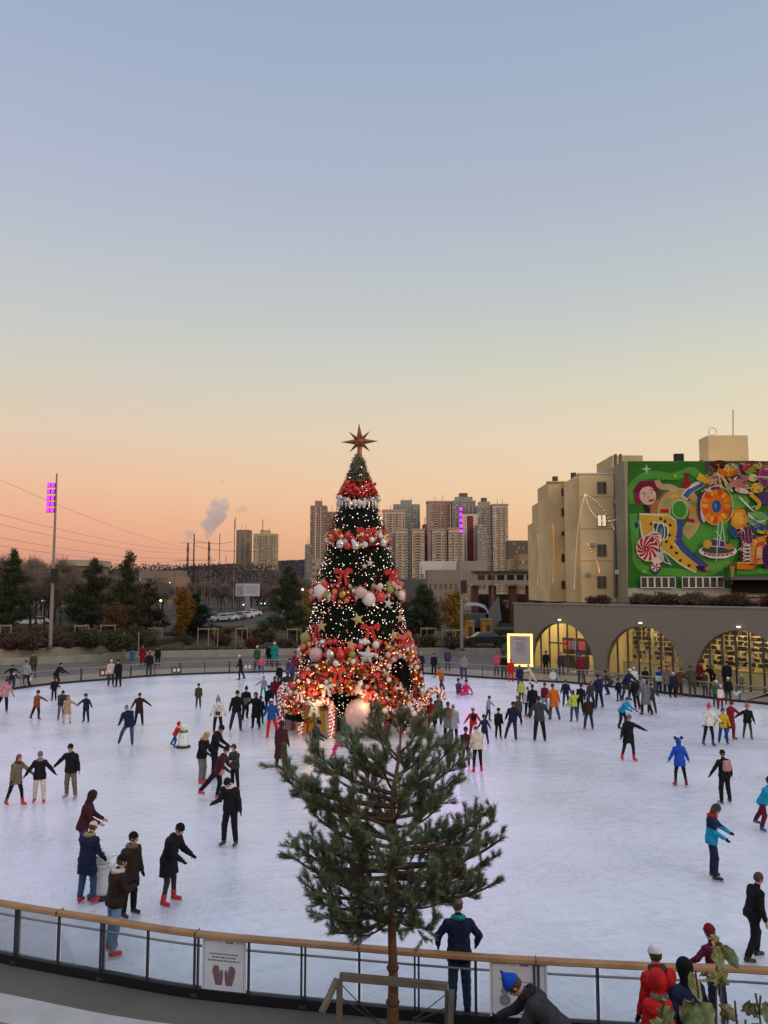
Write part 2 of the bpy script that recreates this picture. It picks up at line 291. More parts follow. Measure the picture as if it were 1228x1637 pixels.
# ================================================================ signed-distance sculpting (numpy) + surface nets
class Field:
    def __init__(s, lo, hi, h):
        s.h = h; s.lo = np.array(lo, np.float32) - h * 2; n = np.ceil((np.array(hi) + h * 2 - s.lo) / h).astype(int) + 1
        s.n = n; s.ax = [s.lo[i] + h * np.arange(n[i], dtype=np.float32) for i in range(3)]; s.a = np.full(tuple(n), .5 if h < 1 else 50, np.float32)
    def sl(s, lo, hi):
        r = []
        for i in range(3):
            a = max(0, int((lo[i] - s.lo[i]) / s.h) - 1); b = min(s.n[i], int((hi[i] - s.lo[i]) / s.h) + 3); r.append(slice(a, max(b, a + 1)))
        return tuple(r)
    def grid(s, r=None):
        r = r or (slice(None),) * 3; return s.ax[0][r[0]][:, None, None], s.ax[1][r[1]][None, :, None], s.ax[2][r[2]][None, None, :]
    def mn(s, r, d, k):
        A = s.a[r]; 
        if k > 0: hh = np.maximum(k - np.abs(A - d), 0) / k; s.a[r] = np.minimum(A, d) - hh * hh * k * .25
        else: s.a[r] = np.minimum(A, d)
    def cone(s, a, b, ra, rb, k=.02, fl=None):
        a = np.array(a, np.float32); b = np.array(b, np.float32); m = max(ra, rb) + k + s.h * 2; r = s.sl(np.minimum(a, b) - m, np.maximum(a, b) + m); X, Y, Z = s.grid(r); ba = b - a; L2 = float(ba @ ba) + 1e-9
        px, py, pz = X - a[0], Y - a[1], Z - a[2]; t = np.clip((px * ba[0] + py * ba[1] + pz * ba[2]) / L2, 0, 1)
        s.mn(r, np.sqrt((px - ba[0] * t) ** 2 + (py - ba[1] * t) ** 2 + (pz - ba[2] * t) ** 2) - (ra + (rb - ra) * t), k); return s
    def _e(s, c, rad, R_=None, pad=0):
        m = max(rad) + pad + s.h * 2; c = np.array(c, np.float32); r = s.sl(c - m, c + m); X, Y, Z = s.grid(r); q = [X - c[0], Y - c[1], Z - c[2]]
        if R_ is not None: q = [q[0] * v[0] + q[1] * v[1] + q[2] * v[2] for v in R_]
        k0 = np.sqrt(sum((q[i] / rad[i]) ** 2 for i in range(3))) + 1e-6; k1 = np.sqrt(sum((q[i] / rad[i] ** 2) ** 2 for i in range(3))) + 1e-6; return r, k0 * (k0 - 1) / k1
    def ell(s, c, rad, R_=None, k=.01): r, d = s._e(c, rad, R_, k); s.mn(r, d.astype(np.float32), k); return s
    def cut_ell(s, c, rad, R_=None): r, d = s._e(c, rad, R_, s.h); s.a[r] = np.maximum(s.a[r], -d); return s
    def cut(s, p, n):      # keep the side where (x-p).n < 0
        X, Y, Z = s.grid(); s.a = np.maximum(s.a, (X - p[0]) * n[0] + (Y - p[1]) * n[1] + (Z - p[2]) * n[2]).astype(np.float32); return s
    def mesh(s):
        a = s.a; s_ = a < 0; nx, ny, nz = a.shape
        cnt = sum(s_[i:nx - 1 + i, j:ny - 1 + j, k:nz - 1 + k].astype(np.int8) for i in (0, 1) for j in (0, 1) for k in (0, 1)); act = (cnt > 0) & (cnt < 8); idx = np.argwhere(act); n = len(idx)
        if n == 0: return np.zeros((0, 3)), np.zeros((0, 4), int)
        g = {}
        for i in (0, 1):
            for j in (0, 1):
                for k in (0, 1): g[i, j, k] = a[idx[:, 0] + i, idx[:, 1] + j, idx[:, 2] + k]
        P = np.zeros((n, 3)); Wt = np.zeros(n)
        for ax in range(3):
            for u in (0, 1):
                for v in (0, 1):
                    c0 = [0, 0, 0]; o = [q for q in range(3) if q != ax]; c0[o[0]] = u; c0[o[1]] = v; c1 = list(c0); c1[ax] = 1; A = g[tuple(c0)]; B = g[tuple(c1)]; m = (A < 0) != (B < 0)
                    t = np.where(m, A / np.where(m, A - B, 1), 0)
                    pt = np.zeros((n, 3)); pt[:] = c0; pt[:, ax] = t; P += pt * m[:, None]; Wt += m
        V = (idx + P / Wt[:, None]) * s.h + s.lo; cid = np.full(act.shape, -1, np.int64); cid[act] = np.arange(n); F = []
        for ax in range(3):
            o = [q for q in range(3) if q != ax]; sl0 = [slice(None)] * 3; sl1 = [slice(None)] * 3; sl0[ax] = slice(0, -1); sl1[ax] = slice(1, None); ch = s_[tuple(sl0)] != s_[tuple(sl1)]
            e = np.argwhere(ch); ok = np.ones(len(e), bool)
            for q in o: ok &= (e[:, q] > 0) & (e[:, q] < a.shape[q] - 1)
            e = e[ok]; d1 = np.zeros(3, int); d1[o[0]] = 1; d2 = np.zeros(3, int); d2[o[1]] = 1
            q = [cid[tuple((e - x).T)] for x in (d1 + d2, d2, d1 * 0, d1)]; fl = s_[tuple(e.T)]; 
            if ax == 1: fl = ~fl
            Q = np.stack(q, 1); F.append(np.where(fl[:, None], Q, Q[:, ::-1]))
        return V, np.concatenate(F)
# ================================================================ railings
def railing(line, step, label, thing_name, posters=(), doublestep=2, mid=True, basecol=blackm, railm=railwood, thick=.028, start=0):
    line3 = resample([(x, y) for x, y in line], step, start); dbl_phase = (1 + int(round((sa - start) / step))) % 2 if start else 0; c = line3[len(line3) // 2]
    root = empty(thing_name, (c[0], c[1], 0), 0, label, 'railing')
    loc = [(x - c[0], y - c[1]) for x, y in line]
    mb = MB(); A = offset(loc, -.09); B = offset(loc, .09); n = len(loc)
    prof = [(-.095, .925), (-.075, .965), (-.03, .98), (.03, .98), (.075, .965), (.095, .925), (.06, .90), (-.06, .90)]
    offs = [offset(loc, o) for o, z in prof]; b = 0
    for i in range(n):
        for k, (o, z) in enumerate(prof): mb.v.append((*offs[k][i], z))
    for i in range(n - 1):
        for k in range(8): mb.f.append((i * 8 + k, i * 8 + (k + 1) % 8, (i + 1) * 8 + (k + 1) % 8, (i + 1) * 8 + k)); mb.m.append(0)
    mb.build('handrail', railm, root)
    for i in range(2, len(line3) - 1, 3):
        if start:
            jx, jy = line3[i][0] - c[0], line3[i][1] - c[1]; dj = Vector((line3[i + 1][0] - line3[i][0], line3[i + 1][1] - line3[i][1], 0)).normalized(); MB().beam(Vector((jx, jy, .943)) - dj * .004, Vector((jx, jy, .943)) + dj * .004, .198, .079).build('joint', M('joint_dark', (.10, .05, .02), .8), root)
    if mid:
        MB().path([(x, y, .76) for x, y in loc], .017, 6).build('lower_rail', greysteel, root)
    mb = MB(); strip(loc, -.06, .06, -.02, .13, mb); mb.build('kick_board', basecol, root)
    for i, (x, y) in enumerate(line3):
        q = line3[min(i + 1, len(line3) - 1)]; p = line3[max(i - 1, 0)]; d = Vector((q[0] - p[0], q[1] - p[1], 0)).normalized(); nn = Vector((-d.y, d.x, 0))
        X = Vector((x - c[0], y - c[1], 0))
        mb = MB()
        if (i + (dbl_phase if start else 0)) % doublestep == 0:
            for e in (-1, 1):
                mb.beam(X + d * e * .03 + Vector((0, 0, -.03)), X + d * e * .03 + Vector((0, 0, .90)), thick * .8, thick * 2.2)
            mb.beam(X - nn * 0 + Vector((0, 0, .0)), X + Vector((0, 0, .05)), .14, .14)
        else: mb.beam(X + Vector((0, 0, -.03)), X + Vector((0, 0, .90)), thick, thick * 2)
        mb.build('post', steel, root)
    for i in range(len(line3) - 1):
        a = Vector((line3[i][0] - c[0], line3[i][1] - c[1], 0)); q = Vector((line3[i + 1][0] - c[0], line3[i + 1][1] - c[1], 0)); d = (q - a).normalized()
        a = a + d * .055; q = q - d * .055; nn = Vector((-d.y, d.x, 0)) * .005
        MB().beam(a + Vector((0, 0, .51)), q + Vector((0, 0, .51)), .01, .72).build('glass_panel', glass, root)
    return line3, root
def arc_at(px, line):
    s = 0
    for a, b in zip(line, line[1:]):
        l = math.dist(a, b); f = lambda q: 614 + q[0] / (q[1] * cp + (.5 - CZ) * sp) * 1300
        if f(a) <= px <= f(b): return s + l * (px - f(a)) / (f(b) - f(a))
        s += l
STP = .885; sa = arc_at(314, near_line); st0 = sa % STP
nl, near_root = railing(near_line, STP, 'near curved glass railing with varnished wood handrail and black posts', 'rink_railing', thick=.036, start=st0)
fgl = glass
fl, far_root = railing(far_line, 1.85, 'far curved rink railing with glass panels beyond the skaters', 'rink_railing', railm=M('far_handrail_wood', (.2, .15, .1), .6, .2, 2), thick=.05)
# posters taped on the panels
def onrail(px, py, line, side=-1, off=.03, z=None):
    """point where the pixel ray meets the railing's vertical sheet"""
    d = ray(px, py); best = None
    for a, b in zip(line, line[1:]):
        x1, y1 = a; x2, y2 = b; ex, ey = x2 - x1, y2 - y1; det = d[0] * ey - d[1] * ex
        if abs(det) < 1e-9: continue
        t = (x1 * ey - y1 * ex) / det; u = (x1 * d[1] - y1 * d[0]) / det
        if t > 0 and -1e-6 <= u <= 1.000001:
            if best is None or t < best[0]: best = (t, (ex, ey))
    t, (ex, ey) = best; return Vector((d[0] * t, d[1] * t, CZ + d[2] * t)), Vector((ex, ey, 0)).normalized()
def poster(pxc, pyc, wd, ht, label, kind, name='poster'):
    P, d = onrail(pxc, pyc, near_line); ax = d; nn = Vector((d.y, -d.x, 0))
    if nn.y > 0: nn = -nn
    root = empty(name, P + nn * .02, math.atan2(d.y, d.x), label, 'poster')
    pap = M('poster_sheet', (.80, .80, .82), .6, .05, 5); ink = M('grey_ink', (.2, .2, .22), .7, .1); mit = M('mitten_print', (.26, .16, .15), .8, .2, 20)
    MB().box(-wd / 2, wd / 2, -.002, .002, -ht / 2, ht / 2).build('sheet', pap, root)
    mb = MB(); b = .035
    def bar(x0, x1, z0, z1, y=-.005): mb.box(x0, x1, y, y + .0015, z0, z1)
    for z in (ht / 2 - b, -ht / 2 + b): bar(-wd / 2 + b, -.16 if z > 0 else wd / 2 - b, z - .004, z + .004); 
    bar(.2, wd / 2 - b, ht / 2 - b - .004, ht / 2 - b + .004)
    for x in (-wd / 2 + b, wd / 2 - b): bar(x - .003, x + .003, -ht / 2 + b, ht / 2 - b)
    for k in range(7): bar(.02 + k * .019, .034 + k * .019, ht / 2 - b - .02, ht / 2 - b + .012)
    bar(-.14, -.03, ht / 2 - b - .01, ht / 2 - b - .004)
    mb.build('border_and_heading', ink, root)
    rnd = random.Random(int(pxc)); mb = MB()
    if kind == 'mittens':
        for r_, wl in enumerate((.24, .2, .27)):
            x = -wl
            while x < wl:
                l = rnd.uniform(.02, .055); mb.box(x, min(x + l, wl), -.005, -.0035, ht * .24 - r_ * .05 - .011, ht * .24 - r_ * .05 + .011); x += l + .012
        mb.build('text', ink, root)
        for s in (-1, 1):
            pl = [(.03, -.28), (.13, -.28), (.165, -.16), (.185, -.06), (.17, .01), (.13, .035), (.085, .02), (.07, -.05), (.06, -.10), (.052, -.04), (.03, -.035), (.012, -.06), (.012, -.12), (.02, -.2)]
            mm = MB(); q = [(s * x * 1.05, z * .95) for x, z in pl]; n = len(q)
            mm.add([(x, -.005, z) for x, z in q] + [(x, -.003, z) for x, z in q], [tuple(range(n)), tuple(range(n, 2 * n))[::-1]] + [(i, (i + 1) % n, n + (i + 1) % n, n + i) for i in range(n)])
            mm.build('printed_mitten', mit, root)
    else:
        g = M('grey_print', (.3, .3, .3), .8, .3, 20)
        mm = MB()
        for (x, z, r) in ((-.2, -.12, .085), (-.2, .0, .06), (-.2, .075, .04)):
            mm.add([(x + r * math.cos(a * .524), -.0042 - .0002 * r * 10, z + r * math.sin(a * .524)) for a in range(12)], [tuple(range(12))])
        mm.add([(.0, -.005, -.18), (.24, -.005, -.2), (.2, -.005, -.05), (.1, -.005, -.0)], [(0, 1, 2, 3)]); mm.build('printed_picture', g, root)
        for r_ in range(2):
            x = .02
            while x < .2:
                l = rnd.uniform(.02, .05); mb.box(x, x + l, -.005, -.0035, -.27 - r_ * .045, -.25 - r_ * .045); x += l + .01
        for k in range(9): mb.box(-.28 + rnd.uniform(0, .5), -.25 + rnd.uniform(0, .01) + .02, -.005, -.0035, .14, .15) if k < 1 else None
        for k in range(5):
            x = -.28 + k * .05; mb.box(x, x + .03, -.005, -.0035, .17 - k * .015, .18 - k * .015)
        mb.build('text', ink, root)
    return root
poster(359, 1546, .74, .84, 'white sheet with two brown mittens on the near railing', 'mittens')
poster(829, 1585, .84, .84, 'white sheet with a grey snowman print behind the man in the blue hat', 'snow')
# small stickers on the far railing
for i, (px, py, c, lab) in enumerate([(167, 1075, (.30, .10, .07), 'small red and white notice on the far railing at left'), (282, 1071, (.28, .16, .11), 'small orange and white notice on the far railing left of the tree'), (396, 1066, (.5, .5, .48), 'pale notice on the far railing behind the white hatted skater'), (885, 1080, (.55, .55, .55), 'round white notice on the right part of the far railing'), (1178, 1108, (.6, .65, .7), 'white winged emblem notice on the railing by the white jacket skater'), (45, 1086, (.7, .68, .6), 'white notice on the far railing near the left frame edge')]):
    P, d = onrail(px, py, far_line); nn = Vector((d.y, -d.x, 0)); nn = -nn if nn.y > 0 else nn
    root = empty('notice', P + nn * .05, math.atan2(d.y, d.x), lab, 'notice')
    if i == 3: MB().add([(.28 * math.cos(k * .524), 0, .28 * math.sin(k * .524)) for k in range(12)], [tuple(range(12))]).build('disc', M('nt%d' % i, c, .6, .1), root)
    elif i == 4:
        for s in (-1, 1): MB().add([(0, 0, -.15), (s * .3, 0, .1), (s * .22, 0, .2), (s * .12, 0, .12), (0, 0, .02)], [(0, 1, 2, 3, 4)]).build('wing', M('nt%d' % i, c, .6, .1), root)
    else:
        MB().box(-.38, .38, 0, .01, -.26, .26).build('board', M('nt%d' % i, [q * .35 for q in c], .6, .3, 3), root)
        for x in (-.15, .15): MB().box(x - .09, x + .09, -.008, -.002, -.12, .1).build('printed_patch', M('np%d' % i, (.75, .62, .5), .6, .1), root)
# ================================================================ near terrace bench and planter
bl = offset(near_line, -2.0)
bl = [p for p in bl if p[0] < 1.9]
mb = MB(); strip(bl, -.35, .35, .36, .45, mb); strip(bl, -.26, .26, -.03, .355, mb)
b0 = empty('curved_bench', (0, 0, 0), 0, 'pale curved stone bench along the bottom left edge', 'bench')
mb = MB(); strip(bl, -.32, .32, .37, .45, mb); mb.build('seat', pale_con, b0)
mb = MB(); strip(bl, -.24, .24, -.03, .365, mb); mb.build('base', concrete, b0)
mb = MB(); strip(bl, -.315, -.285, .33, .366, mb); mb.build('light_strip', M('warm_led', (1, .72, .35), emit=1.5), b0)
plr = empty('planter', (-.05, 11.25, 0), 0, 'low soil filled planter kerb under the young pine', 'planter')
MB().box(-1.05, 1.25, -.72, .42, -.03, .25).build('soil', M('bed_soil'), plr)
mb = MB(); mb.box(-1.12, 1.32, .425, .49, -.03, .27); mb.build('kerb', pale_con, plr)
# timber frame guarding the pine
fr = empty('tree_guard_frame', (0, 11.3, .25), 0, 'low weathered timber frame with crossed wires round the near pine', 'tree guard')
def FP(px, py, Y): p = W(px, py, Y); return Vector((p[0], p[1] - 11.3, p[2] - .25))
bt = lambda a, b, w_=.075, name='beam', m=greywood: MB().beam(a, b, w_, w_).build(name, m, fr)
a = FP(543, 1561, 11.3); b = FP(716, 1577, 11.2)
bt(a, b, .085, 'top_beam'); bt(a - Vector((0, 0, .05)), Vector((a.x, a.y, .0)), .08, 'post'); bt(b - Vector((0, 0, .05)), Vector((b.x, b.y, .0)), .08, 'post')
a2 = FP(514, 1622, 11.0); b2 = FP(712, 1637, 10.85)
bt(a + Vector((-.03, -.03, -.02)), a2 + Vector((0, 0, .02)), .065, 'brace'); bt(b + Vector((.05, -.04, -.02)), Vector((b2.x + .03, b2.y, .03)), .065, 'brace')
bt(Vector((a2.x, a2.y - .03, .05)), Vector((b2.x, b2.y - .03, .05)), .06, 'bottom_beam')
tk = Vector((W(627, 1600, 11.6)[0], .3, .55))
for A_ in (a, b):
    for dz in (-.08, -.25):
        MB().path([A_ + Vector((0, 0, dz)), Vector((tk.x, tk.y, .12 - dz * .2))], .007, 5).build('wire', steel, fr)
# ================================================================ pavilion
rt = empty('rink_pavilion', (*PA, 0), 0, 'long dark brick pavilion with three big lit arches beside the rink', 'pavilion')
dvec = PD.normalized(); Lw = PD.length; back = Vector(PT(0, 1)) - PA
def PW(t, bk, z): p = PA + dvec * (t * Lw) + back * bk - PA; return (p.x, p.y, z)
brick = bpy.data.materials.new('taupe_brick'); brick.use_nodes = True
t = brick.node_tree; n = t.nodes; l = t.links; co = n.new('ShaderNodeTexCoord'); mp = n.new('ShaderNodeMapping'); mp.inputs['Rotation'].default_value = (R(90), 0, 0)
bt_ = n.new('ShaderNodeTexBrick'); bt_.inputs['Scale'].default_value = 5; bt_.inputs['Color1'].default_value = (.25, .212, .155, 1); bt_.inputs['Color2'].default_value = (.205, .175, .128, 1); bt_.inputs['Mortar'].default_value = (.13, .11, .082, 1)
l.new(co.outputs['Object'], mp.inputs[0]); l.new(mp.outputs[0], bt_.inputs[0]); l.new(bt_.outputs[0], n['Principled BSDF'].inputs['Base Color']); n['Principled BSDF'].inputs['Roughness'].default_value = .85
arches = [(.081, .373), (.421, .713), (.757, 1.049), (1.10, 1.39)]
T1 = 1.5; ZT = 5.2; SPR = .62
# wall as strip: for each sample column, lower bound of brick is the arch intrados
ts = [0.0]
for a0, a1 in arches:
    ts += [a0 - 1e-5] + [a0 + (a1 - a0) * (1 - math.cos(math.pi * k / 24)) / 2 for k in range(25)] + [a1 + 1e-5]
ts += [T1]
def low(t_):
    for a0, a1 in arches:
        if a0 - 1e-9 <= t_ <= a1 + 1e-9:
            r = (a1 - a0) / 2; x = (t_ - (a0 + a1) / 2) / r; return SPR + math.sqrt(max(0, 1 - x * x)) * 3.18
    return -.03
mb = MB()
for t_ in ts:
    z0 = low(t_)
    mb.v += [PW(t_, 0, z0), PW(t_, 0, ZT), PW(t_, .5, ZT), PW(t_, .5, z0)]
for i in range(len(ts) - 1):
    o = i * 4
    for k in range(4): mb.f.append((o + k, o + (k + 1) % 4, o + 4 + (k + 1) % 4, o + 4 + k)); mb.m.append(0)
for a0, a1 in arches:
    for tt in (a0, a1):      # jambs below the springing
        mb.add([PW(tt, 0, -.03), PW(tt, .5, -.03), PW(tt, .5, SPR), PW(tt, 0, SPR)], [(0, 1, 2, 3)])
mb.add([PW(0, 0, -.03), PW(0, .5, -.03), PW(0, .5, ZT), PW(0, 0, ZT)], [(0, 1, 2, 3)])
mb.build('arched_wall', brick, rt)
mb = MB(); mb.add([PW(0, .5, -.03), PW(0, 8, -.03), PW(0, 8, ZT), PW(0, .5, ZT)], [(0, 1, 2, 3)]); mb.build('end_wall', brick, rt)
mb = MB(); v = [PW(-.005, -.06, ZT + .003), PW(T1, -.06, ZT + .003), PW(T1, .62, ZT + .003), PW(-.005, .62, ZT + .003)]; mb.add(v + [(x, y, z + .09) for x, y, z in v], [(0, 1, 2, 3)[::-1], (4, 5, 6, 7), (0, 1, 5, 4), (1, 2, 6, 5), (2, 3, 7, 6), (3, 0, 4, 7)]); mb.build('parapet_coping', M('coping_stone', (.26, .24, .2), .8, .1, 2), rt)
mb = MB(); v = [PW(.002, .51, 4.4), PW(T1, .51, 4.4), PW(T1, 8, 4.4), PW(.002, 8, 4.4)]; mb.add(v + [(x, y, z + .7) for x, y, z in v], [(0, 1, 2, 3)[::-1], (4, 5, 6, 7), (0, 1, 5, 4), (1, 2, 6, 5), (2, 3, 7, 6), (3, 0, 4, 7)]); mb.build('roof', M('white_ceiling', (.5, .45, .35), .9, .05), rt)
yel = M('yellow_plaster', (.66, .52, .24), .8, .08, 1)
mb = MB(); mb.add([PW(.002, 7, -.03), PW(T1, 7, -.03), PW(T1, 7, 4.4), PW(.002, 7, 4.4)], [(0, 1, 2, 3)]).add([PW(.015, .5, -.03), PW(.015, 7, -.03), PW(.015, 7, 4.4), PW(.015, .5, 4.4)], [(0, 1, 2, 3)])
for tt in (.40,): mb.add([PW(tt, .55, -.03), PW(tt, 7, -.03), PW(tt, 7, 4.4), PW(tt, .55, 4.4)], [(0, 1, 2, 3)])
mb.build('inner_wall', yel, rt)
mb = MB(); mb.add([PW(.002, .5, -.012), PW(T1, .5, -.012), PW(T1, 7, -.012), PW(.002, 7, -.012)], [(0, 1, 2, 3)]); mb.build('inner_floor', M('tile_floor', (.22, .2, .17), .5, .1), rt)
def pbox(mb, t0, t1, b0, b1, z0, z1):
    v = [PW(t0, b0, z0), PW(t1, b0, z0), PW(t1, b1, z0), PW(t0, b1, z0)]
    return mb.add(v + [(x, y, z + z1 - z0) for x, y, z in v], [(0, 1, 2, 3)[::-1], (4, 5, 6, 7), (0, 1, 5, 4), (1, 2, 6, 5), (2, 3, 7, 6), (3, 0, 4, 7)])
for ai, (a0, a1) in enumerate(arches):
    wn = empty('arched_window'); wn.parent = rt; gw = MB(); r = (a1 - a0) / 2; cmid = (a0 + a1) / 2
    arc = [PW(cmid - r * math.cos(math.pi * k / 24), .3, SPR + 3.18 * math.sin(math.pi * k / 24)) for k in range(25)]
    gw.add([PW(a0, .3, 0)] + arc + [PW(a1, .3, 0)], [tuple(range(27))]); gw.build('glass_pane', glass, wn)
    for k in range(1, 7):
        tt = a0 + (a1 - a0) * k / 7; z = low(tt); pbox(MB(), tt - .002, tt + .002, .24, .36, 0, z - .02).build('mullion', steel, wn)
    mb = MB(); mb.path(arc, .05, 6); mb.build('frame', steel, wn)
    if ai == 0:
        pbox(MB(), .16, .25, .24, .36, 2.15, 2.25).build('door_transom', steel, wn)
    pbox(MB(), cmid - .005, cmid + .005, -.10, -.004, 4.0, 4.06).build('arch_lamp', M('warm_white_lamp', (1, .85, .6), emit=3), wn)
# ceiling lamps
for k in range(9):
    tt = .07 + k * .16
    for bk in (2.2, 5.0):
        lp = empty('ceiling_lamp', (*(PA + Vector(PW(tt, bk, 0)[:2])), 4.4), math.atan2(dvec.y, dvec.x), 'long warm ceiling lamp inside the arched pavilion', 'ceiling lamp', 'ceiling lamps inside the pavilion')
        MB().box(-.65, .65, -.09, .09, -.10, -.02).build('housing', M('yellow_plaster'), lp)
        MB().box(-.6, .6, -.07, .07, -.115, -.101).build('tube', M('lamp_tube', (1, .82, .47), emit=125), lp)
# shelving with rental skates
rs = random.Random(3)
for u in range(11):
    t0 = .44 + u * .085
    if t0 > 1.35: break
    p = PA + Vector(PW(t0, 2.7, 0)[:2]); sh = empty('shoe_shelf', (*p, 0), math.atan2(dvec.y, dvec.x), 'tall rack of rental skates behind the pavilion glass', 'shelf', 'skate racks inside the pavilion')
    mb = MB(); ww = .078 * Lw
    for k in range(9): mb.box(0, ww, 0, .4, 1.25 + k * .34, 1.29 + k * .34)
    for x in (0, ww / 2, ww): mb.box(x - .025, x + .025, -.005, .405, 0, 4.0)
    mb.build('rack', M('rack_board', (.5, .42, .22), .7, .1), sh)
    mb = MB()
    for k in range(8):
        x = .05
        while x < ww - .15:
            if rs.random() < (.6 if k < 3 else .93): mb.mat(0 if rs.random() < .6 else (1 if rs.random() < .5 else 2)).box(x, x + .12, .03, .3, 1.285 + k * .34, 1.295 + k * .34 + rs.uniform(.16, .29))
            x += .136
    mb.build('skates_on_rack', [M('black_leather', (.015, .013, .013), .6), M('brown_boot', (.12, .05, .03), .6), M('cream_boot', (.5, .45, .35), .6)], sh)['kind'] = 'stuff'
for (t0, t1, h, bk, lab) in ((.44, .71, 1.1, 1.5, 'long yellow service counter behind the middle arch'), (.78, 1.04, 1.1, 1.5, 'long yellow service counter behind the right arch'), (.10, .205, 1.0, 3.5, 'short dark counter with screens behind the left arch')):
    p = PA + Vector(PW(t0, bk, 0)[:2]); ct = empty('counter', (*p, 0), math.atan2(dvec.y, dvec.x), lab, 'counter'); ww = (t1 - t0) * Lw
    MB().box(0, ww, 0, .5, 0, h - .05).build('front', yel if t0 > .4 else M('dark_counter', (.03, .03, .035), .5), ct); MB().box(-.04, ww + .04, -.05, .55, h - .047, h).build('worktop', palewood, ct)
    if t0 < .4:
        for k in range(3): MB().box(.1 + k * .8, .75 + k * .8, -.05, .03, 1.5, 2.2).build('menu_screen', M('menu_screen%d' % k, [(.5, .06, .04), (.1, .12, .2), (.3, .05, .05)][k], emit=.5), ct)
        MB().box(-.1, 2.6, .04, .5, 1.1, 2.4).build('kiosk_back', M('dark_counter'), ct)
# ================================================================ lit notice board
sb = empty('illuminated_notice_board', W(832, 1062, 63.5), R(-14), 'tall notice board with glowing yellow frame left of the pavilion', 'notice board'); sb.location.z = -.02
warm = M('yellow_light_tube', (1, .60, .19), emit=1.7)
MB().box(-.95, .95, -.02, .12, .5, 3.0).build('backing', M('board_back', (.2, .2, .2), .6), sb)
MB().box(-.72, .72, -.06, -.03, .72, 2.78).build('face', M('board_face', (.38, .35, .38), .6, .1, 3), sb)
for i, (x0, x1, z0, z1) in enumerate([(-.97, -.78, .5, 3.0), (.78, .97, .5, 3.0), (-.777, .777, 2.83, 3.0), (-.777, .777, .5, .67)]): MB().box(x0, x1, -.10, -.03, z0, z1).build('light_tube', warm, sb)
mb = MB()
for k in range(6): mb.box(-.5 + k * .17, -.38 + k * .17, -.07, -.062, 2.55, 2.66)
for k in range(9): mb.box(-.3, .5 - .1 * (k % 3), -.07, -.062, 2.3 - k * .09, 2.33 - k * .09)
mb.build('text', M('grey_ink'), sb)
for x in (-.8, .8): MB().box(x - .05, x + .05, 0, .1, -.01, .497).build('leg', steel, sb)
# ================================================================ mural building and yellow blocks
YM = 85.0
def X_(px, Y): return W(px, 942, Y)[0]
def Z_(py, Y, px=614): return W(px, py, Y)[2]
def wallbox(name, px0, px1, ytop, ybot, Y, depth, mat, parent, base=None):
    x0, x1 = X_(px0, Y), X_(px1, Y); z1 = Z_(ytop, Y); z0 = Z_(ybot, Y) if base is None else base
    return MB().box(x0, x1, Y, Y + depth, z0, z1).build(name, mat, parent)
cream = M('cream_render', (.68, .51, .26), .9, .18, .25, .3, bscale=1)
cream2 = M('cream_render_b', (.54, .43, .23), .9, .2, .25, .3, bscale=1)
dkwin = M('window_glass_dark', (.02, .022, .03), .15, .1, 2)
whf = M('white_frame', (.6, .58, .52), .6, .1)
def window(parent, px, py, wpx, hpx, Y, lit=False, fm=None, q=.11, mid=True):
    c = W(px, py, Y); sx_ = wpx * Y / 1300 / 2; sz_ = hpx * Y / 1300 / 2
    f = MB(); x0, x1, z0, z1 = c[0] - sx_, c[0] + sx_, c[2] - sz_, c[2] + sz_
    f.box(x0, x1, Y - .08, Y - .003, z0, z0 + q).box(x0, x1, Y - .08, Y - .003, z1 - q, z1).box(x0, x0 + q, Y - .08, Y - .003, z0 + q, z1 - q).box(x1 - q, x1, Y - .08, Y - .003, z0 + q, z1 - q)
    if mid: f.box((x0 + x1) / 2 - .06, (x0 + x1) / 2 + .06, Y - .08, Y - .003, z0 + q, z1 - q)
    o = f.build('window', fm or whf, parent)
    MB().box(x0 + q, x1 - q, Y - .03, Y - .004, z0 + q, z1 - q).build('pane', M('warm_lit_pane', (.9, .75, .5), emit=.6) if lit else dkwin, o)
    return o
mbld = empty('mural_building', (0, 0, 0), 0, 'tall building whose green end wall carries a candy mural', 'building')
wallbox('wall', 1003, 1330, 737, 955, YM, 20, M('beige_render', (.33, .28, .19), .9, .15, .3), mbld, base=4.95)
wallbox('lower_wall_band', 1004, 1330, 940, 956, YM - .12, .11, M('white_stained_band', (.38, .36, .32), .9, .25, .6), mbld)
wallbox('rooftop_block', 1141, 1206, 696, 736.6, YM + 4, 2.6, cream, mbld)
MB().box(X_(1146, YM) , X_(1150, YM), YM + 3, YM + 3.5, Z_(737, YM), Z_(728, YM)).build('roof_vent', steel, mbld)
wallbox('roof_hut', 1087, 1101, 725, 737, YM + 3, .6, M('dark_hut', (.03, .03, .03), .8), mbld)
MB().path([W(1172, 697, YM + 6), W(1172, 655, YM + 6)], .05, 5).build('antenna', steel, mbld)
ringp = W(1139, 690, YM + 6)
MB().path([(ringp[0] + .45 * math.cos(k * .5236), ringp[1], ringp[2] + .45 * math.sin(k * .5236)) for k in range(13)], .05, 5).build('roof_ring', whf, mbld)
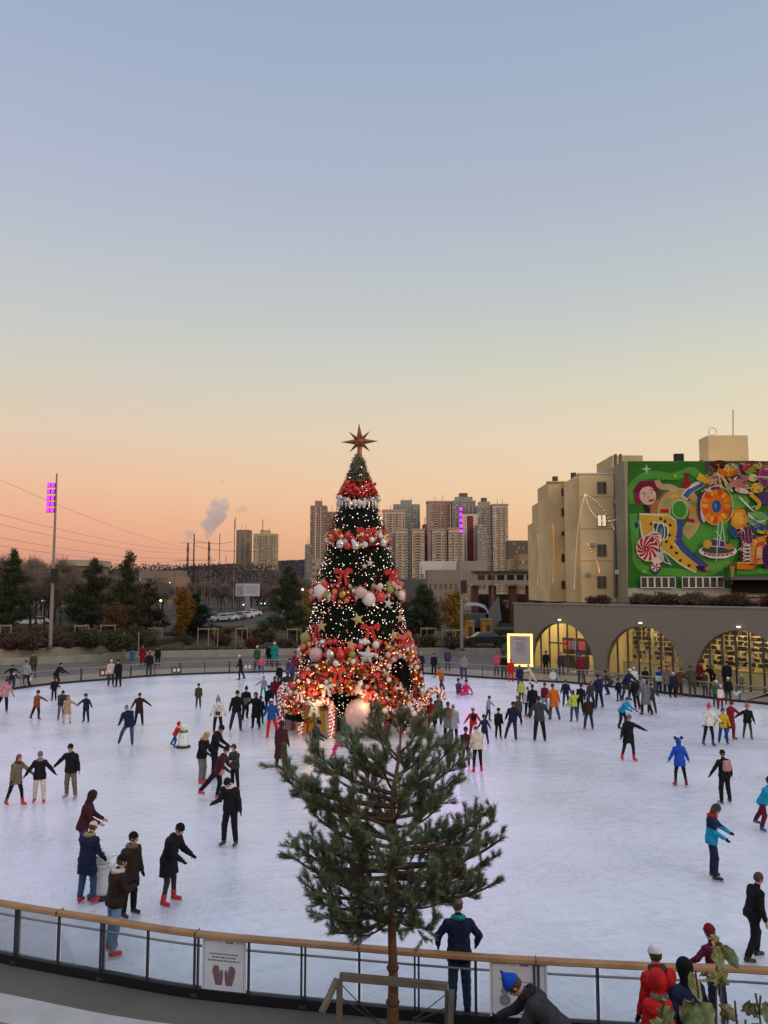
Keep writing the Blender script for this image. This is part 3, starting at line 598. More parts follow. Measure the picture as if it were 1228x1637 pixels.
# mural, drawn in wall coordinates
MU = MB(); mats = []; mid = {}; lay = [0]
def mc(r, g, b):
    k = (r, g, b)
    if k not in mid: mid[k] = len(mats); mats.append(M('mural_paint_%d' % len(mats), tuple(c * .78 for c in S(r, g, b)), .85, .14, .6))
    return mid[k]
def mp_(u, v): x, y, z = W(980 + u / 4.952, 720 + v / 4.95, YM); return (x, YM - .02 - lay[0] * .0016, z)
def poly(P, c): lay[0] += 1; MU.k = mc(*c); MU.add([mp_(u, v) for u, v in P], [tuple(range(len(P)))])
def ell(u, v, a, b, c, rot=0, n=28, wob=0):
    poly([(u + a * math.cos(t_) * math.cos(rot) * (1 + wob * math.sin(5 * t_ + u)) - b * math.sin(t_) * math.sin(rot), v + a * math.cos(t_) * math.sin(rot) + b * math.sin(t_) * math.cos(rot) * (1 + wob * math.sin(4 * t_ + v))) for t_ in [2 * math.pi * k / n for k in range(n)]], c)
def stroke(P, wd, c, n=6):
    Q = catmull(P, n) if len(P) > 2 else P; lay[0] += 1; MU.k = mc(*c); w0 = wd if isinstance(wd, (list, tuple)) else (wd, wd)
    A = []; B = []
    for i in range(len(Q)):
        a = Q[max(i - 1, 0)]; b = Q[min(i + 1, len(Q) - 1)]; dx, dy = b[0] - a[0], b[1] - a[1]; q = math.hypot(dx, dy) or 1; ww = (w0[0] + (w0[1] - w0[0]) * i / (len(Q) - 1)) / 2
        A.append((Q[i][0] - dy / q * ww, Q[i][1] + dx / q * ww)); B.append((Q[i][0] + dy / q * ww, Q[i][1] - dx / q * ww))
    V = [mp_(*p) for p in A] + [mp_(*p) for p in B]; n_ = len(A); MU.add(V, [(i, i + 1, n_ + i + 1, n_ + i) for i in range(n_ - 1)])
GREEN = (58, 116, 44); LG = (86, 160, 62); LG2 = (108, 172, 76)
poly([(118, 86), (1800, 86), (1800, 1090), (118, 1090)], GREEN)
poly([(725, 86), (1800, 86), (1800, 150), (725, 170)], (74, 84, 66))
for P, wd in (([(160, 420), (150, 300), (220, 220), (330, 190), (450, 210), (540, 190), (620, 160), (700, 220)], 60), ([(160, 500), (170, 640), (180, 760), (200, 900), (320, 960), (450, 960), (640, 980), (760, 960)], 60), ([(760, 960), (900, 880), (960, 720), (920, 600)], 70), ([(980, 960), (1100, 960), (1230, 950)], 40)): stroke(P, wd, LG)
ell(720, 720, 190, 170, LG); ell(520, 470, 80, 90, LG2); ell(880, 560, 90, 140, LG); ell(990, 400, 90, 60, LG2); ell(760, 880, 160, 70, LG2); ell(180, 600, 30, 60, (90, 160, 100)); ell(185, 590, 14, 26, (30, 60, 90))
poly([(265, 105), (272, 138), (305, 148), (272, 158), (265, 195), (257, 158), (225, 148), (257, 138)], (190, 205, 185))
# girl
ell(262, 330, 100, 92, (128, 38, 62), wob=.05); ell(200, 370, 35, 60, (140, 46, 72)); stroke([(250, 430), (270, 470), (300, 480)], 40, (60, 30, 30)); poly([(300, 420), (370, 380), (400, 330), (480, 320), (470, 400), (400, 470), (360, 515), (290, 515)], (176, 118, 66))
ell(275, 358, 66, 74, (226, 182, 166), -.25); stroke([(180, 330), (230, 275), (320, 265), (350, 320)], 44, (118, 34, 54)); ell(243, 362, 15, 9, (235, 235, 235)); ell(246, 362, 7, 8, (40, 70, 110)); ell(308, 336, 15, 9, (235, 235, 235)); ell(306, 336, 7, 8, (40, 70, 110)); stroke([(225, 345), (243, 338), (262, 345)], 5, (60, 20, 30)); stroke([(290, 318), (305, 310), (325, 318)], 5, (60, 20, 30)); ell(303, 396, 25, 10, (190, 60, 60), -.25); stroke([(278, 360), (283, 375), (276, 378)], 4, (190, 130, 120))
stroke([(345, 235), (375, 285), (450, 295), (515, 330), (530, 395)], (42, 60), (196, 164, 124))
# board path with tiles
stroke([(405, 520), (408, 450), (450, 385), (530, 350), (600, 370), (645, 440), (650, 530), (610, 620), (560, 670)], 100, (205, 186, 140)); stroke([(405, 520), (408, 450), (450, 385), (530, 350), (600, 370), (645, 440), (650, 530), (610, 620), (560, 670)], 84, (190, 160, 100))
for (u, v, r_, c) in ((405, 480, 0, (170, 45, 40)), (432, 405, -.6, (130, 170, 90)), (482, 362, -.3, (214, 178, 80)), (585, 375, .9, (170, 45, 40)), (640, 420, .4, (120, 160, 80)), (635, 480, 0, (220, 140, 60)), (612, 555, .2, (165, 40, 50)), (590, 610, -.3, (140, 170, 90)), (410, 515, 0, (210, 170, 70))): poly([(u + x * math.cos(r_) - y * math.sin(r_), v + x * math.sin(r_) + y * math.cos(r_)) for x, y in ((-32, -14), (32, -14), (32, 14), (-32, 14))], c)
ell(515, 470, 58, 68, (66, 150, 52))
stroke([(560, 380), (600, 320), (680, 270), (760, 215)], 62, (220, 205, 190)); stroke([(570, 370), (610, 320), (690, 270), (770, 215)], 42, (70, 100, 150)); stroke([(600, 300), (700, 250)], 12, (230, 220, 220))
poly([(550, 180), (610, 180), (590, 215), (608, 260), (580, 305), (552, 300), (560, 250), (572, 215)], (150, 30, 36)); ell(580, 265, 32, 34, (165, 34, 40)); ell(490, 205, 12, 10, (190, 200, 90)); stroke([(400, 235), (460, 240), (520, 235)], 10, (40, 110, 40))
# letter R
def Rl(g, c):
    stroke([(285, 700), (270, 620), (262, 540)], 90 + g, c); stroke([(205, 535), (330, 540), (430, 545)], 52 + g, c); stroke([(410, 548), (465, 590), (470, 680), (440, 735), (385, 745)], 68 + g, c); stroke([(400, 735), (480, 800), (560, 870), (670, 935)], (90 + g, 60 + g), c)
Rl(22, (225, 225, 205)); Rl(0, (212, 168, 58)); ell(375, 645, 36, 75, (225, 225, 215)); ell(376, 645, 28, 66, (66, 88, 120)); ell(380, 655, 14, 40, (120, 140, 150))
stroke([(520, 545), (528, 630), (515, 700)], 46, (62, 78, 150)); stroke([(505, 700), (560, 780), (640, 850), (710, 905), (740, 925)], (60, 42), (70, 84, 140)); ell(700, 935, 50, 20, (70, 30, 70), .3); ell(745, 938, 22, 14, (200, 120, 50))
for u, v in ((300, 580), (375, 540), (450, 590), (445, 670), (460, 765), (530, 870), (600, 910), (410, 560), (330, 600), (500, 810), (420, 720)): ell(u, v, 16, 6, (60, 36, 20), u); ell(u, v + 3, 6, 14, (60, 36, 20), u)
# peppermint
ell(270, 775, 92, 98, (236, 206, 200)); ell(320, 700, 62, 62, (236, 206, 200)); ell(345, 850, 60, 45, (236, 206, 200))
for k in range(11):
    t_ = k * 2 * math.pi / 11
    stroke([(262 + 6 * math.cos(t_), 780 + 6 * math.sin(t_)), (262 + 45 * math.cos(t_ + .3), 780 + 45 * math.sin(t_ + .3)), (266 + 92 * math.cos(t_ + .75), 778 + 96 * math.sin(t_ + .75))], (6, 24), (172, 38, 52))
for k in range(4): stroke([(262 + k * 22, 706 + k * 10), (300 + k * 16, 668 + k * 14), (362, 664 + k * 24)], 9, (172, 38, 52))
ell(335, 925, 38, 34, (236, 206, 200)); stroke([(290, 940), (335, 975), (372, 930)], 14, (38, 60, 120))
for k in range(5): stroke([(335, 925), (335 + 34 * math.cos(k * 1.256), 925 + 30 * math.sin(k * 1.256))], (2, 18), (172, 38, 52))
poly([(385, 780), (460, 910), (400, 890), (360, 840)], (200, 200, 190)); poly([(390, 800), (440, 895), (405, 880)], (40, 90, 80))
# letter O flower
ell(700, 445, 36, 125, (80, 50, 110)); ell(715, 480, 28, 90, (220, 190, 190)); ell(808, 440, 122, 150, (226, 116, 34), wob=.04); ell(760, 350, 60, 30, (236, 90, 40), -.3)
for k in range(16): ell(808 + 88 * math.cos(k * .393), 440 + 112 * math.sin(k * .393), 26, 15, [(238, 150, 40), (222, 84, 30), (240, 180, 60)][k % 3], k * .393)
ell(812, 445, 48, 60, (206, 120, 90)); ell(812, 445, 36, 50, (46, 86, 140)); ell(806, 440, 10, 22, (90, 150, 190))
# banner cluster at top
stroke([(665, 205), (760, 240), (860, 180), (960, 150)], 56, (224, 180, 50)); stroke([(820, 160), (900, 190), (1000, 165)], 44, (214, 110, 40)); ell(835, 108, 62, 28, (90, 36, 44)); ell(930, 135, 55, 30, (224, 190, 60)); ell(1050, 140, 40, 35, (170, 50, 100)); ell(1095, 100, 60, 16, (100, 60, 60)); stroke([(1060, 190), (1120, 130), (1200, 140), (1300, 120)], 44, (130, 160, 40)); ell(1100, 218, 38, 30, (214, 190, 150)); ell(1030, 222, 40, 26, (190, 110, 100)); ell(1190, 210, 50, 90, (190, 70, 120)); ell(1190, 215, 34, 74, (120, 60, 110)); stroke([(1140, 210), (1240, 215)], 12, (220, 170, 180))
for P in ([(800, 180), (740, 330)], [(805, 185), (790, 320)], [(810, 180), (850, 310)], [(900, 220), (980, 290), (1070, 300)], [(920, 240), (1010, 330), (1090, 340)], [(960, 240), (1040, 270)], [(850, 210), (930, 330)]): stroke(P, 14, (232, 150, 120)); stroke([(p[0] + 12, p[1]) for p in P], 7, (235, 225, 215))
ell(985, 270, 70, 40, (196, 120, 110), .4); ell(1010, 320, 55, 22, (226, 210, 190), .2); ell(910, 290, 26, 30, (120, 180, 130)); ell(1130, 300, 50, 40, (216, 190, 60)); ell(1190, 380, 60, 50, (90, 56, 120)); ell(800, 290, 40, 24, (120, 60, 100))
stroke([(990, 370), (1060, 440), (1110, 490)], 12, (225, 235, 225)); stroke([(1080, 350), (1150, 420), (1120, 470)], 30, (224, 170, 60))
# flower, shoe, house at right
ell(988, 545, 68, 88, (226, 140, 40), wob=.1); ell(985, 545, 40, 56, (240, 176, 60), wob=.1); ell(1135, 545, 85, 60, (120, 176, 100)); stroke([(1060, 500), (1120, 560), (1200, 560)], 12, (230, 240, 230)); stroke([(1070, 540), (1140, 580)], 16, (80, 130, 180)); ell(1145, 615, 62, 32, (40, 90, 150)); ell(945, 650, 30, 56, (40, 84, 140), -.5); ell(1050, 665, 70, 56, (98, 60, 96))
for k in range(4): stroke([(1000 + k * 28, 625), (1010 + k * 28, 715)], 6, (180, 130, 150)); stroke([(990, 635 + k * 20), (1110, 640 + k * 20)], 5, (60, 40, 90))
stroke([(1130, 640), (1190, 650), (1240, 630)], 24, (230, 180, 60)); stroke([(1040, 715), (1045, 800), (1035, 880)], 80, (120, 60, 84)); poly([(1090, 710), (1200, 670), (1215, 850), (1190, 900), (1080, 905)], (232, 150, 50)); poly([(1115, 740), (1180, 715), (1185, 860), (1105, 880)], (206, 80, 60)); poly([(1130, 770), (1170, 755), (1170, 850), (1122, 860)], (224, 190, 130)); stroke([(970, 915), (1080, 915), (1090, 900)], 52, (224, 120, 40)); stroke([(980, 890), (1090, 890)], 12, (240, 200, 80)); ell(1215, 840, 44, 100, (70, 40, 90))
rq = random.Random(77); PALC = [(224, 190, 60), (190, 70, 120), (235, 225, 215), (80, 120, 170), (206, 80, 60), (98, 56, 100), (120, 176, 100), (232, 150, 50)]
for k in range(150):
    if k < 85: u, v = rq.uniform(690, 1225), rq.uniform(95, 330)
    else: u, v = rq.uniform(960, 1225), rq.uniform(450, 900)
    a = rq.uniform(-.8, .8)
    if k % 3: stroke([(u, v), (u + 22 * math.cos(a), v + 22 * math.sin(a)), (u + 40 * math.cos(a + .7), v + 40 * math.sin(a + .7))], (7, 3), PALC[rq.randrange(8)], 4)
    else: ell(u, v, rq.uniform(5, 12), rq.uniform(4, 9), PALC[rq.randrange(8)], n=12)
for (u, v, a, b) in ((808, 440, 126, 154), (270, 775, 96, 102), (515, 470, 61, 71)):
    P_ = [(u + a * math.cos(2 * math.pi * k / 24), v + b * math.sin(2 * math.pi * k / 24)) for k in range(25)]; stroke(P_, 5, (222, 214, 190), 2)
for k in range(5): stroke([(1010, 745 + k * 28), (1075, 760 + k * 28)], 6, (235, 225, 225)); stroke([(1075, 742 + k * 28), (1010, 765 + k * 28)], 6, (235, 225, 225))
for i in range(10):
    rr_ = random.Random(i); ell(1260 + i * 52, 300 + rr_.uniform(-120, 460), 60, 70, [(226, 140, 40), (120, 176, 100), (170, 50, 100), (70, 90, 150), (224, 190, 60)][i % 5], wob=.08)
# carousel
ell(812, 800, 150, 52, (228, 224, 224)); ell(812, 800, 138, 42, (206, 150, 150)); ell(812, 785, 128, 34, (62, 90, 60)); ell(822, 750, 72, 46, (98, 56, 100)); ell(730, 745, 34, 34, (216, 170, 60)); ell(900, 765, 30, 24, (206, 130, 60)); stroke([(680, 800), (740, 842), (812, 850), (890, 842), (950, 800)], 14, (230, 226, 226))
for k in range(7): ell(710 + k * 35, 820 + 14 * math.sin(k * .52), 8, 7, (130, 30, 70))
for P in ([(815, 570), (800, 880)], [(850, 560), (820, 760)], [(790, 640), (840, 700)], [(850, 600), (870, 760)], [(780, 700), (860, 720)], [(760, 760), (880, 770)]): stroke(P, 6, (200, 225, 205))
poly([(900, 890), (950, 895), (940, 960), (930, 1060), (905, 1060), (915, 960)], (150, 150, 60)); ell(925, 905, 24, 16, (150, 60, 50)); ell(868, 945, 12, 20, (30, 70, 60)); ell(232, 960, 12, 12, (170, 180, 70))
MU.build('mural', mats, mbld)
for px0, n_ in ((1024, 5), (1090, 6)):
    for k in range(n_): window(mbld, px0 + 5.5 + k * 11.2, 931, 11.0, 18, YM - .45, q=.075, mid=False)
wallbox('canopy', 1170, 1330, 922, 927, YM - 3, 2.5, M('grey_canopy', (.12, .11, .1), .8), mbld)
wallbox('recess_shade', 1172, 1330, 927.5, 948, YM - .6, .4, M('recess_shade', (.02, .018, .016), .9), mbld)  # dark box proud of the wall; shade under the canopy as colour
# yellow blocks
yb = empty('cream_apartment_block', (0, 0, 0), 0, 'cream block with a column of four windows just left of the mural', 'building')
wallbox('wall', 930, 1002.5, 758, 955, 89, 7.9, cream, yb, base=4.95)
wallbox('stair_tower', 984, 1034, 728, 758, 96, 7, cream2, yb, base=6)
wallbox('side_wing', 920, 929.9, 764, 955, 90, 4.5, cream, yb, base=4.95)
wallbox('rooftop_ledge', 929, 1003, 756, 758, 88.9, 1, whf, yb)
jm = M('panel_joint', (.25, .19, .10), .9)
for (bld, Yj, a_, b_, ys) in ((yb, 89, 930, 1002.5, (794, 845, 896)),):
    for y_ in ys: wallbox('panel_joint', a_ + .1, b_ - .1, y_, y_ + .6, Yj - .03, .028, jm, bld)
for (px_, py_) in ((985, 800), (948, 868), (941, 915)): wallbox('air_unit', px_, px_ + 6, py_, py_ + 5, 88.4, .55, M('ac_grey', (.3, .29, .26), .7), yb)
for y_, l_ in ((780, 0), (832, 1), (880, 0), (931, 0)): window(yb, 962, y_, 15, 20, 89, y_ == 832, fm=M('aged_frame', (.20, .17, .12), .7), q=.08)
for px in (984, 992): MB().path([W(px, 955, 88.6), W(px, 726, 88.6)], .16, 8).build('duct', M('grey_duct', (.11, .1, .085), .7), yb)
wallbox('air_unit', 986, 1001, 911, 918, 88, .8, white, yb)
for px, y0 in ((917, 742), (1040, 745)): pass
yc = empty('cream_apartment_block', (0, 0, 0), 0, 'narrower cream block with small dark windows, second left of the mural', 'building')
wallbox('wall', 880, 912.7, 771, 955, 97, 6.9, cream, yc, base=4.95)
wallbox('cornice', 879, 913, 769, 771, 96.7, 1, cream2, yc)
for y_ in (787, 819, 853, 892, 935): window(yc, 903, y_, 11, 13 if y_ != 853 else 7, 97, fm=M('brown_frame', (.12, .06, .04), .7))
MB().path([W(887.5, 771, 98), W(887.5, 762, 98)], .35, 8).build('chimney', steel, yc); MB().path([W(917, 765, 98), W(917, 756, 98)], .35, 8).build('chimney', steel, yc)
yd = empty('cream_apartment_block', (0, 0, 0), 0, 'lower cream block stepping back at the left end of the cream row', 'building')
wallbox('wall', 862, 879.6, 804, 955, 104, 4, cream, yd, base=4.95)
wallbox('low_wing', 856, 861.7, 835, 955, 108.1, 5, cream, yd, base=4.95)
# strings of lights hanging on the cream blocks
def lightstring(P, Y, label, n_, col, r_=.05, sag=0):
    mb = MB(); pts = [W(x, y, Y) for x, y in P]; Q = catmull(pts, max(2, n_ // (len(P) - 1)))
    root = empty('light_garland', Q[0], 0, label, 'light garland'); o = Vector(Q[0])
    MB().path([Vector(q) - o for q in Q], .015, 4).build('cable', steel, root)
    for q in Q: mb.ball(Vector(q) - o + Vector((0, -.05, 0)), r_, 6)
    b = mb.build('bulbs', col, root); b['kind'] = 'stuff'; return root
wl = M('white_bulb', (1, .80, .62), emit=.75); ol = M('orange_bulb', (1, .42, .12), emit=.9)
lightstring([(935, 790), (926, 830), (921, 880), (918, 940)], 88.7, 'string of white bulbs dropping down the left corner of the cream block', 36, wl)
lightstring([(935, 790), (944, 815), (962, 832), (990, 830)], 88.5, 'string of white bulbs sweeping from the corner to the lit window', 26, wl)
lightstring([(935, 790), (958, 806), (980, 842), (984, 850)], 88.6, 'faint string of bulbs crossing above the second window', 22, wl, .05)
lightstring([(940, 870), (955, 900), (958, 915)], 88.6, 'short string of orange bulbs on the lower cream wall', 14, ol, .06)
lightstring([(884, 840), (885, 880), (884, 930)], 96.6, 'vertical string of orange bulbs on the narrow cream block', 26, ol)
lightstring([(860, 855), (862, 890), (859, 935)], 103.5, 'vertical string of orange bulbs at the far left cream wing', 24, ol)
# dry shrubs, railing, red car roofs on the street above the pavilion
fence = empty('street_fence', (0, 0, 5.0), 0, 'low brown street fence above the pavilion roof', 'fence')
fl2 = [PT(.25 + k * .14, 9.5) for k in range(12)]
MB().path([(x, y, .8) for x, y in fl2], .05, 5).build('top_bar', M('rust_brown', (.12, .05, .035), .8), fence); MB().path([(x, y, .35) for x, y in fl2], .2, 4).build('panel', M('rust_brown'), fence)
for x, y in fl2: MB().box(x - .05, x + .05, y - .05, y + .05, 0, .85).build('post', steel, fence)
# ================================================================ far towers
def tower(px0, px1, ytop, Y, wall, label, ybase=None, bal=None, steps=(), stripe=None, depthm=26, roof='flat', winw=.55, lit=.14, base_z=None, floors=3.1, cols=None, seed=0):
    x0, x1 = X_(px0, Y), X_(px1, Y); z1 = Z_(ytop, Y); zb = 0 if base_z is None else base_z
    rt_ = empty('apartment_tower' if z1 - zb > 40 else 'apartment_building', ((x0 + x1) / 2, Y, zb), 0, label, 'building')
    h = z1 - zb; w_ = (x1 - x0) / 2; MB().box(-w_, w_, 0, depthm, 0, h).build('wall', wall, rt_)
    mb = MB(); z = 2.0; nc = cols or max(3, int(2 * w_ / 5.5)); rs_ = random.Random(seed); cw = 2 * w_ / nc
    mbl = MB()
    nd = int(depthm / 7)
    while z + floors < h - 1:
        for c in range(nc):
            if bal and c in bal: continue
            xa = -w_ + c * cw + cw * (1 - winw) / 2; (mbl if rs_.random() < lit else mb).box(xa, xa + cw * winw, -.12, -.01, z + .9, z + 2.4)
        for c in range(nd):
            ya = 2 + c * 7
            for sgn in (-1, 1):
                xx = sgn * w_; mb.box(min(xx, xx + sgn * .1), max(xx, xx + sgn * .1), ya, ya + 3, z + .9, z + 2.4)
        z += floors
    b = mb.build('window_bands', M('far_window', (.09, .08, .08), .3, .2, .2), rt_); b['kind'] = 'stuff'
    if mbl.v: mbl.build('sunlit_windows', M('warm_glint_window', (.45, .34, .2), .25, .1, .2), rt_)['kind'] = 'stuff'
    if bal:
        mb = MB(); z = 2.0; gb_ = MB()
        while z + floors < h - 1:
            for c in bal:
                xa = -w_ + c * cw
                mb.box(xa + .25, xa + cw - .25, -1.4, -.01, z + .2, z + 1.35); gb_.box(xa + .4, xa + cw - .4, -.9, -.02, z + 1.4, z + 2.9)
            z += floors
        mb.build('balconies', M('balcony_cream', (.50, .43, .33), .8, .1, .3), rt_)['kind'] = 'stuff'; gb_.build('balcony_glazing', M('balcony_glass', (.10, .075, .06), .3, .2, .2), rt_)['kind'] = 'stuff'
    if stripe:
        for (a, b_, c) in stripe:
            MB().box(-w_ + a * 2 * w_, -w_ + b_ * 2 * w_, -.35, -.13, 0, h - 2).build('coloured_strip', c, rt_)
    if roof == 'box': MB().box(-w_ * .45, w_ * .4, 3, 14, h, h + 6).build('roof_house', wall, rt_)
    if roof == 'steps':
        MB().box(-w_ * .7, w_ * .75, 2, 16, h, h + 5).build('roof_house', wall, rt_); MB().box(-w_ * .35, w_ * .3, 3, 12, h + 5, h + 10).build('roof_tank', M('grey_duct'), rt_)
    if roof == 'cap': MB().box(-w_ - .8, w_ + .8, -.8, depthm + .8, h, h + 2).build('roof_cap', M('roof_cap_beige', (.4, .33, .24), .8, .1), rt_); 
    for sx_ in ((-.3, .35) if h > 60 else ()): MB().path([(sx_ * w_, 6, h), (sx_ * w_, 6, h + 9 + 3 * sx_)], .25, 4).build('mast', steel, rt_)
    return rt_
tc_ = lambda n_, r, g, b: M(n_, (r * (1.4 if n_[0] == 't' or n_[0] == 's' else 1.15), g * (1.34 if n_[0] == 't' or n_[0] == 's' else 1.12), b * (1.25 if n_[0] == 't' or n_[0] == 's' else 1.08)), .9, .12, .05)
rb = tc_('tower_rose', .24, .15, .13); gy = tc_('tower_grey', .23, .215, .20); cr = tc_('tower_cream', .40, .325, .25); gg = tc_('tower_greygreen', .20, .22, .20); pk = tc_('tower_pink', .31, .195, .165); brk = tc_('strip_brick', .13, .035, .035); lgc = tc_('strip_cream', .46, .40, .33)
tower(495, 521, 808, 1000, rb, 'rose brown tower with stepped roof standing just left of the christmas tree', roof='box', stripe=[(.30, .38, lgc), (.62, .68, lgc)], cols=6, bal=(1, 4), seed=1)
tower(521.5, 545, 818, 1015, pk, 'dull pink tower half hidden by the left edge of the christmas tree', cols=5, bal=(1, 3), seed=2)
tower(487, 495, 870, 1200, gg, 'small dark grey tower peeping out left of the rose brown one', cols=2, seed=3)
tower(612, 648, 817, 1020, cr, 'cream tower with wide balconies directly right of the christmas tree', roof='cap', bal=(2, 4), cols=7, stripe=[(.0, .09, pk)], seed=4)
tower(629, 672, 806, 1120, gg, 'grey green tower rising behind the cream tower beside the christmas tree', roof='box', cols=8, seed=5, lit=.2)
tower(604, 632, 852, 930, gy, 'lower grey cream block right behind the christmas tree', bal=(1, 3), cols=5, seed=6)
tower(633, 652, 848, 925, cr, 'lower cream block with stacked balconies, second from the christmas tree', bal=(1, 3), cols=4, roof='cap', seed=7)
tower(659, 679, 848, 920, cr, 'lower cream block with stacked balconies, left of the brick red gap', bal=(1, 2), cols=4, roof='cap', seed=8)
tower(677, 684, 838, 940, brk, 'narrow brick red block between two pale ones', cols=2, winw=.25, seed=9)
tower(684, 721, 803, 1060, pk, 'tall pink tower with flat top in the middle of the skyline', roof='cap', cols=7, bal=(2, 5), stripe=[(.0, .1, gy)], seed=10, lit=.15)
tower(692, 716, 848, 915, cr, 'lower cream balcony block in front of the pink tower', bal=(1, 2, 4), cols=5, roof='cap', stripe=[(.93, 1, brk)], seed=11)
tower(718, 742, 846, 910, cr, 'lower cream balcony block behind the purple lit floodlight pole', bal=(1, 3), cols=5, roof='cap', seed=12)
tower(724, 762, 800, 1050, gy, 'tallest grey tower with stepped roof behind the purple floodlights', roof='steps', cols=7, bal=(2,), seed=13)
tower(738, 765, 822, 960, lgc, 'tower with a broad brick red stripe near the right of the skyline', cols=6, bal=(), winw=.3, stripe=[(.36, .72, brk)], seed=14)
tower(764, 789, 808, 1010, gy, 'grey half of the pair of towers at the right end of the skyline', cols=5, roof='steps', bal=(2,), seed=15)
tower(789.5, 814, 808, 1005, cr, 'cream half of the pair of towers at the right end of the skyline', cols=6, roof='cap', bal=(2, 4), seed=16, lit=.2)
tower(764, 779, 838, 930, gy, 'slim grey block in front of the right pair of towers', cols=4, seed=17)
tower(376.5, 398, 847, 1400, tc_('tower_brown', .20, .145, .10), 'left one of two round looking towers on the wooded hill', cols=5, bal=(1, 3), stripe=[(.55, .65, gg)], roof='flat', base_z=30, seed=18)
tower(404, 441, 853, 1350, tc_('tower_cream_far', .34, .28, .19), 'cream tower with pointed roof and crane on the wooded hill', cols=8, bal=(2, 4, 6), roof='box', base_z=25, seed=19, lit=.15)
for (px, y0, y1, Y, lab) in ((376, 846, 828, 1390, 'construction mast on the brown hill tower'), (420, 850, 832, 1340, 'construction mast on the cream hill tower')):
    cr_ = empty('tower_crane', W(px, y0, Y), 0, lab, 'crane'); h = (y0 - y1) * Y / 1300; MB().box(-.5, .5, -.5, .5, 0, h).build('mast', steel, cr_); MB().beam((-1, 0, h), (3, 0, h + 2.5), .5, .5).build('jib', steel, cr_)
tower(814, 858, 864, 620, tc_('block_brown', .13, .10, .08), 'long brown apartment slab behind the cream blocks', cols=12, seed=20, depthm=14)
tower(830, 858, 886, 330, tc_('block_ochre', .25, .18, .10), 'ochre building above the covered bridge at right', cols=6, seed=21, depthm=12, floors=3.4)
tower(817, 831, 893, 340, tc_('block_cream_low', .36, .29, .19), 'small cream building left of the ochre one', cols=3, seed=22, depthm=10, floors=3.4)
tower(672, 708, 897, 300, tc_('block_white', .50, .48, .44), 'white low building with dark windows at the foot of the towers', cols=5, seed=23, depthm=10, floors=3.8, winw=.4)
tower(707, 735, 897, 305, tc_('block_white2', .44, .42, .37), 'white low wing right of the white building', cols=5, seed=24, depthm=10, floors=3.8, winw=.35)
tower(734, 778, 897, 285, tc_('block_grey_low', .24, .22, .19), 'grey pale building behind the purple floodlight pole', cols=6, seed=25, depthm=10, floors=3.6)
tower(684, 758, 911, 230, tc_('block_beige_low', .20, .175, .135), 'wide beige grey building right of the christmas tree', cols=9, seed=26, depthm=14, floors=3.6, winw=.35)
tower(640, 686, 925, 260, tc_('block_dark_low', .09, .09, .09), 'dark low building right next to the tree tip lights', cols=6, seed=27, depthm=10, floors=4)
tower(498, 530, 893, 420, gy, 'pale lower block at the foot of the rose brown tower', cols=5, seed=28, depthm=10)
tower(100, 148, 905, 260, tc_('left_pavilion_wall', .15, .14, .11), 'long grey building with pale roof edge behind the left pines', cols=9, seed=29, depthm=14, roof='cap', floors=4)
tower(222, 288, 912, 420, tc_('columned_wall', .19, .16, .135), 'grey columned building below the hill at left', cols=18, seed=30, depthm=14, winw=.6, floors=4)
tower(268, 296, 922, 330, tc_('left_pinkish', .26, .17, .12), 'small pinkish house among the bare trees', cols=4, seed=31, depthm=8)
# covered bridge
cb = empty('covered_bridge', W(806, 935, 130), 0, 'cream covered walkway bridge with a row of windows left of the cream blocks', 'bridge'); o = Vector(cb.location); Yb = 130
def BX(mb, p0, p1, ya, yb, d0, d1): 
    a = W(p0, ya, Yb); b = W(p1, yb, Yb); return mb.box(a[0] - o.x, b[0] - o.x, d0, d1, b[2] - o.z, a[2] - o.z)
BX(MB(), 758, 858, 916, 934, 0, 4).build('walkway', M('bridge_cream', (.33, .29, .2), .85, .1, .5), cb)
BX(MB(), 757, 859, 912.5, 915.8, -.4, 4.4).build('roof', steel, cb)
for k in range(6): BX(MB(), 764 + k * 15.6, 775 + k * 15.6, 919, 927, -.06, -.005).build('window', dkwin, cb)
for px in (761, 790, 822, 850): 
    a = W(px, 935, Yb); MB().box(a[0] - .5 - o.x, a[0] + .5 - o.x, 1, 3, -o.z + .6, a[2] - o.z - .1).build('column', M('rust_brown'), cb)
uw = empty('underpass_shade', W(806, 980, 140), 0, 'dark sheet standing for shade behind the bridge columns, with pinkish poster', 'wall')
MB().box(-5.5, 7.0, 0, 1, -4, 3.2).build('wall', M('underpass_shade_dark', (.028, .02, .016), .9, .3, 1), uw); MB().box(-.5, 2.2, -.1, -.01, .8, 2.2).build('hoarding', M('dull_pink', (.25, .15, .12), .9, .3, 1), uw)  # dark brown stands for the shade in the space under the bridge
gs = empty('grey_shelter', W(757, 985, 105), 0, 'small shelter with curved white roof arches behind the orange kiosks', 'shelter')
for k in range(3):
    MB().path([(1.9 * math.cos(a) * (1 - .0 * k), k * 1.2, .3 + (1.1 - .25 * k) * math.sin(a) + .35 * k) for a in [math.pi * i / 10 for i in range(11)]], .10, 5).build('arch', M('grey_white_arch', (.45, .45, .45), .6), gs)
MB().box(-1.9, 1.9, 0, 3, -1.5, .28).build('body', M('shelter_grey', (.10, .10, .105), .8), gs)
MB().add([(2.6, 0, -1.5), (3.6, 0, -.5), (3.3, 0, 2.6), (1.5, 0, .1)], [(0, 1, 2, 3)]).add([(2.6, .3, -1.5), (3.6, .3, -.5), (3.3, .3, 2.6), (1.5, .3, .1)], [(3, 2, 1, 0)]).build('sail_sign', M('grey_sail', (.2, .2, .2), .8), gs)
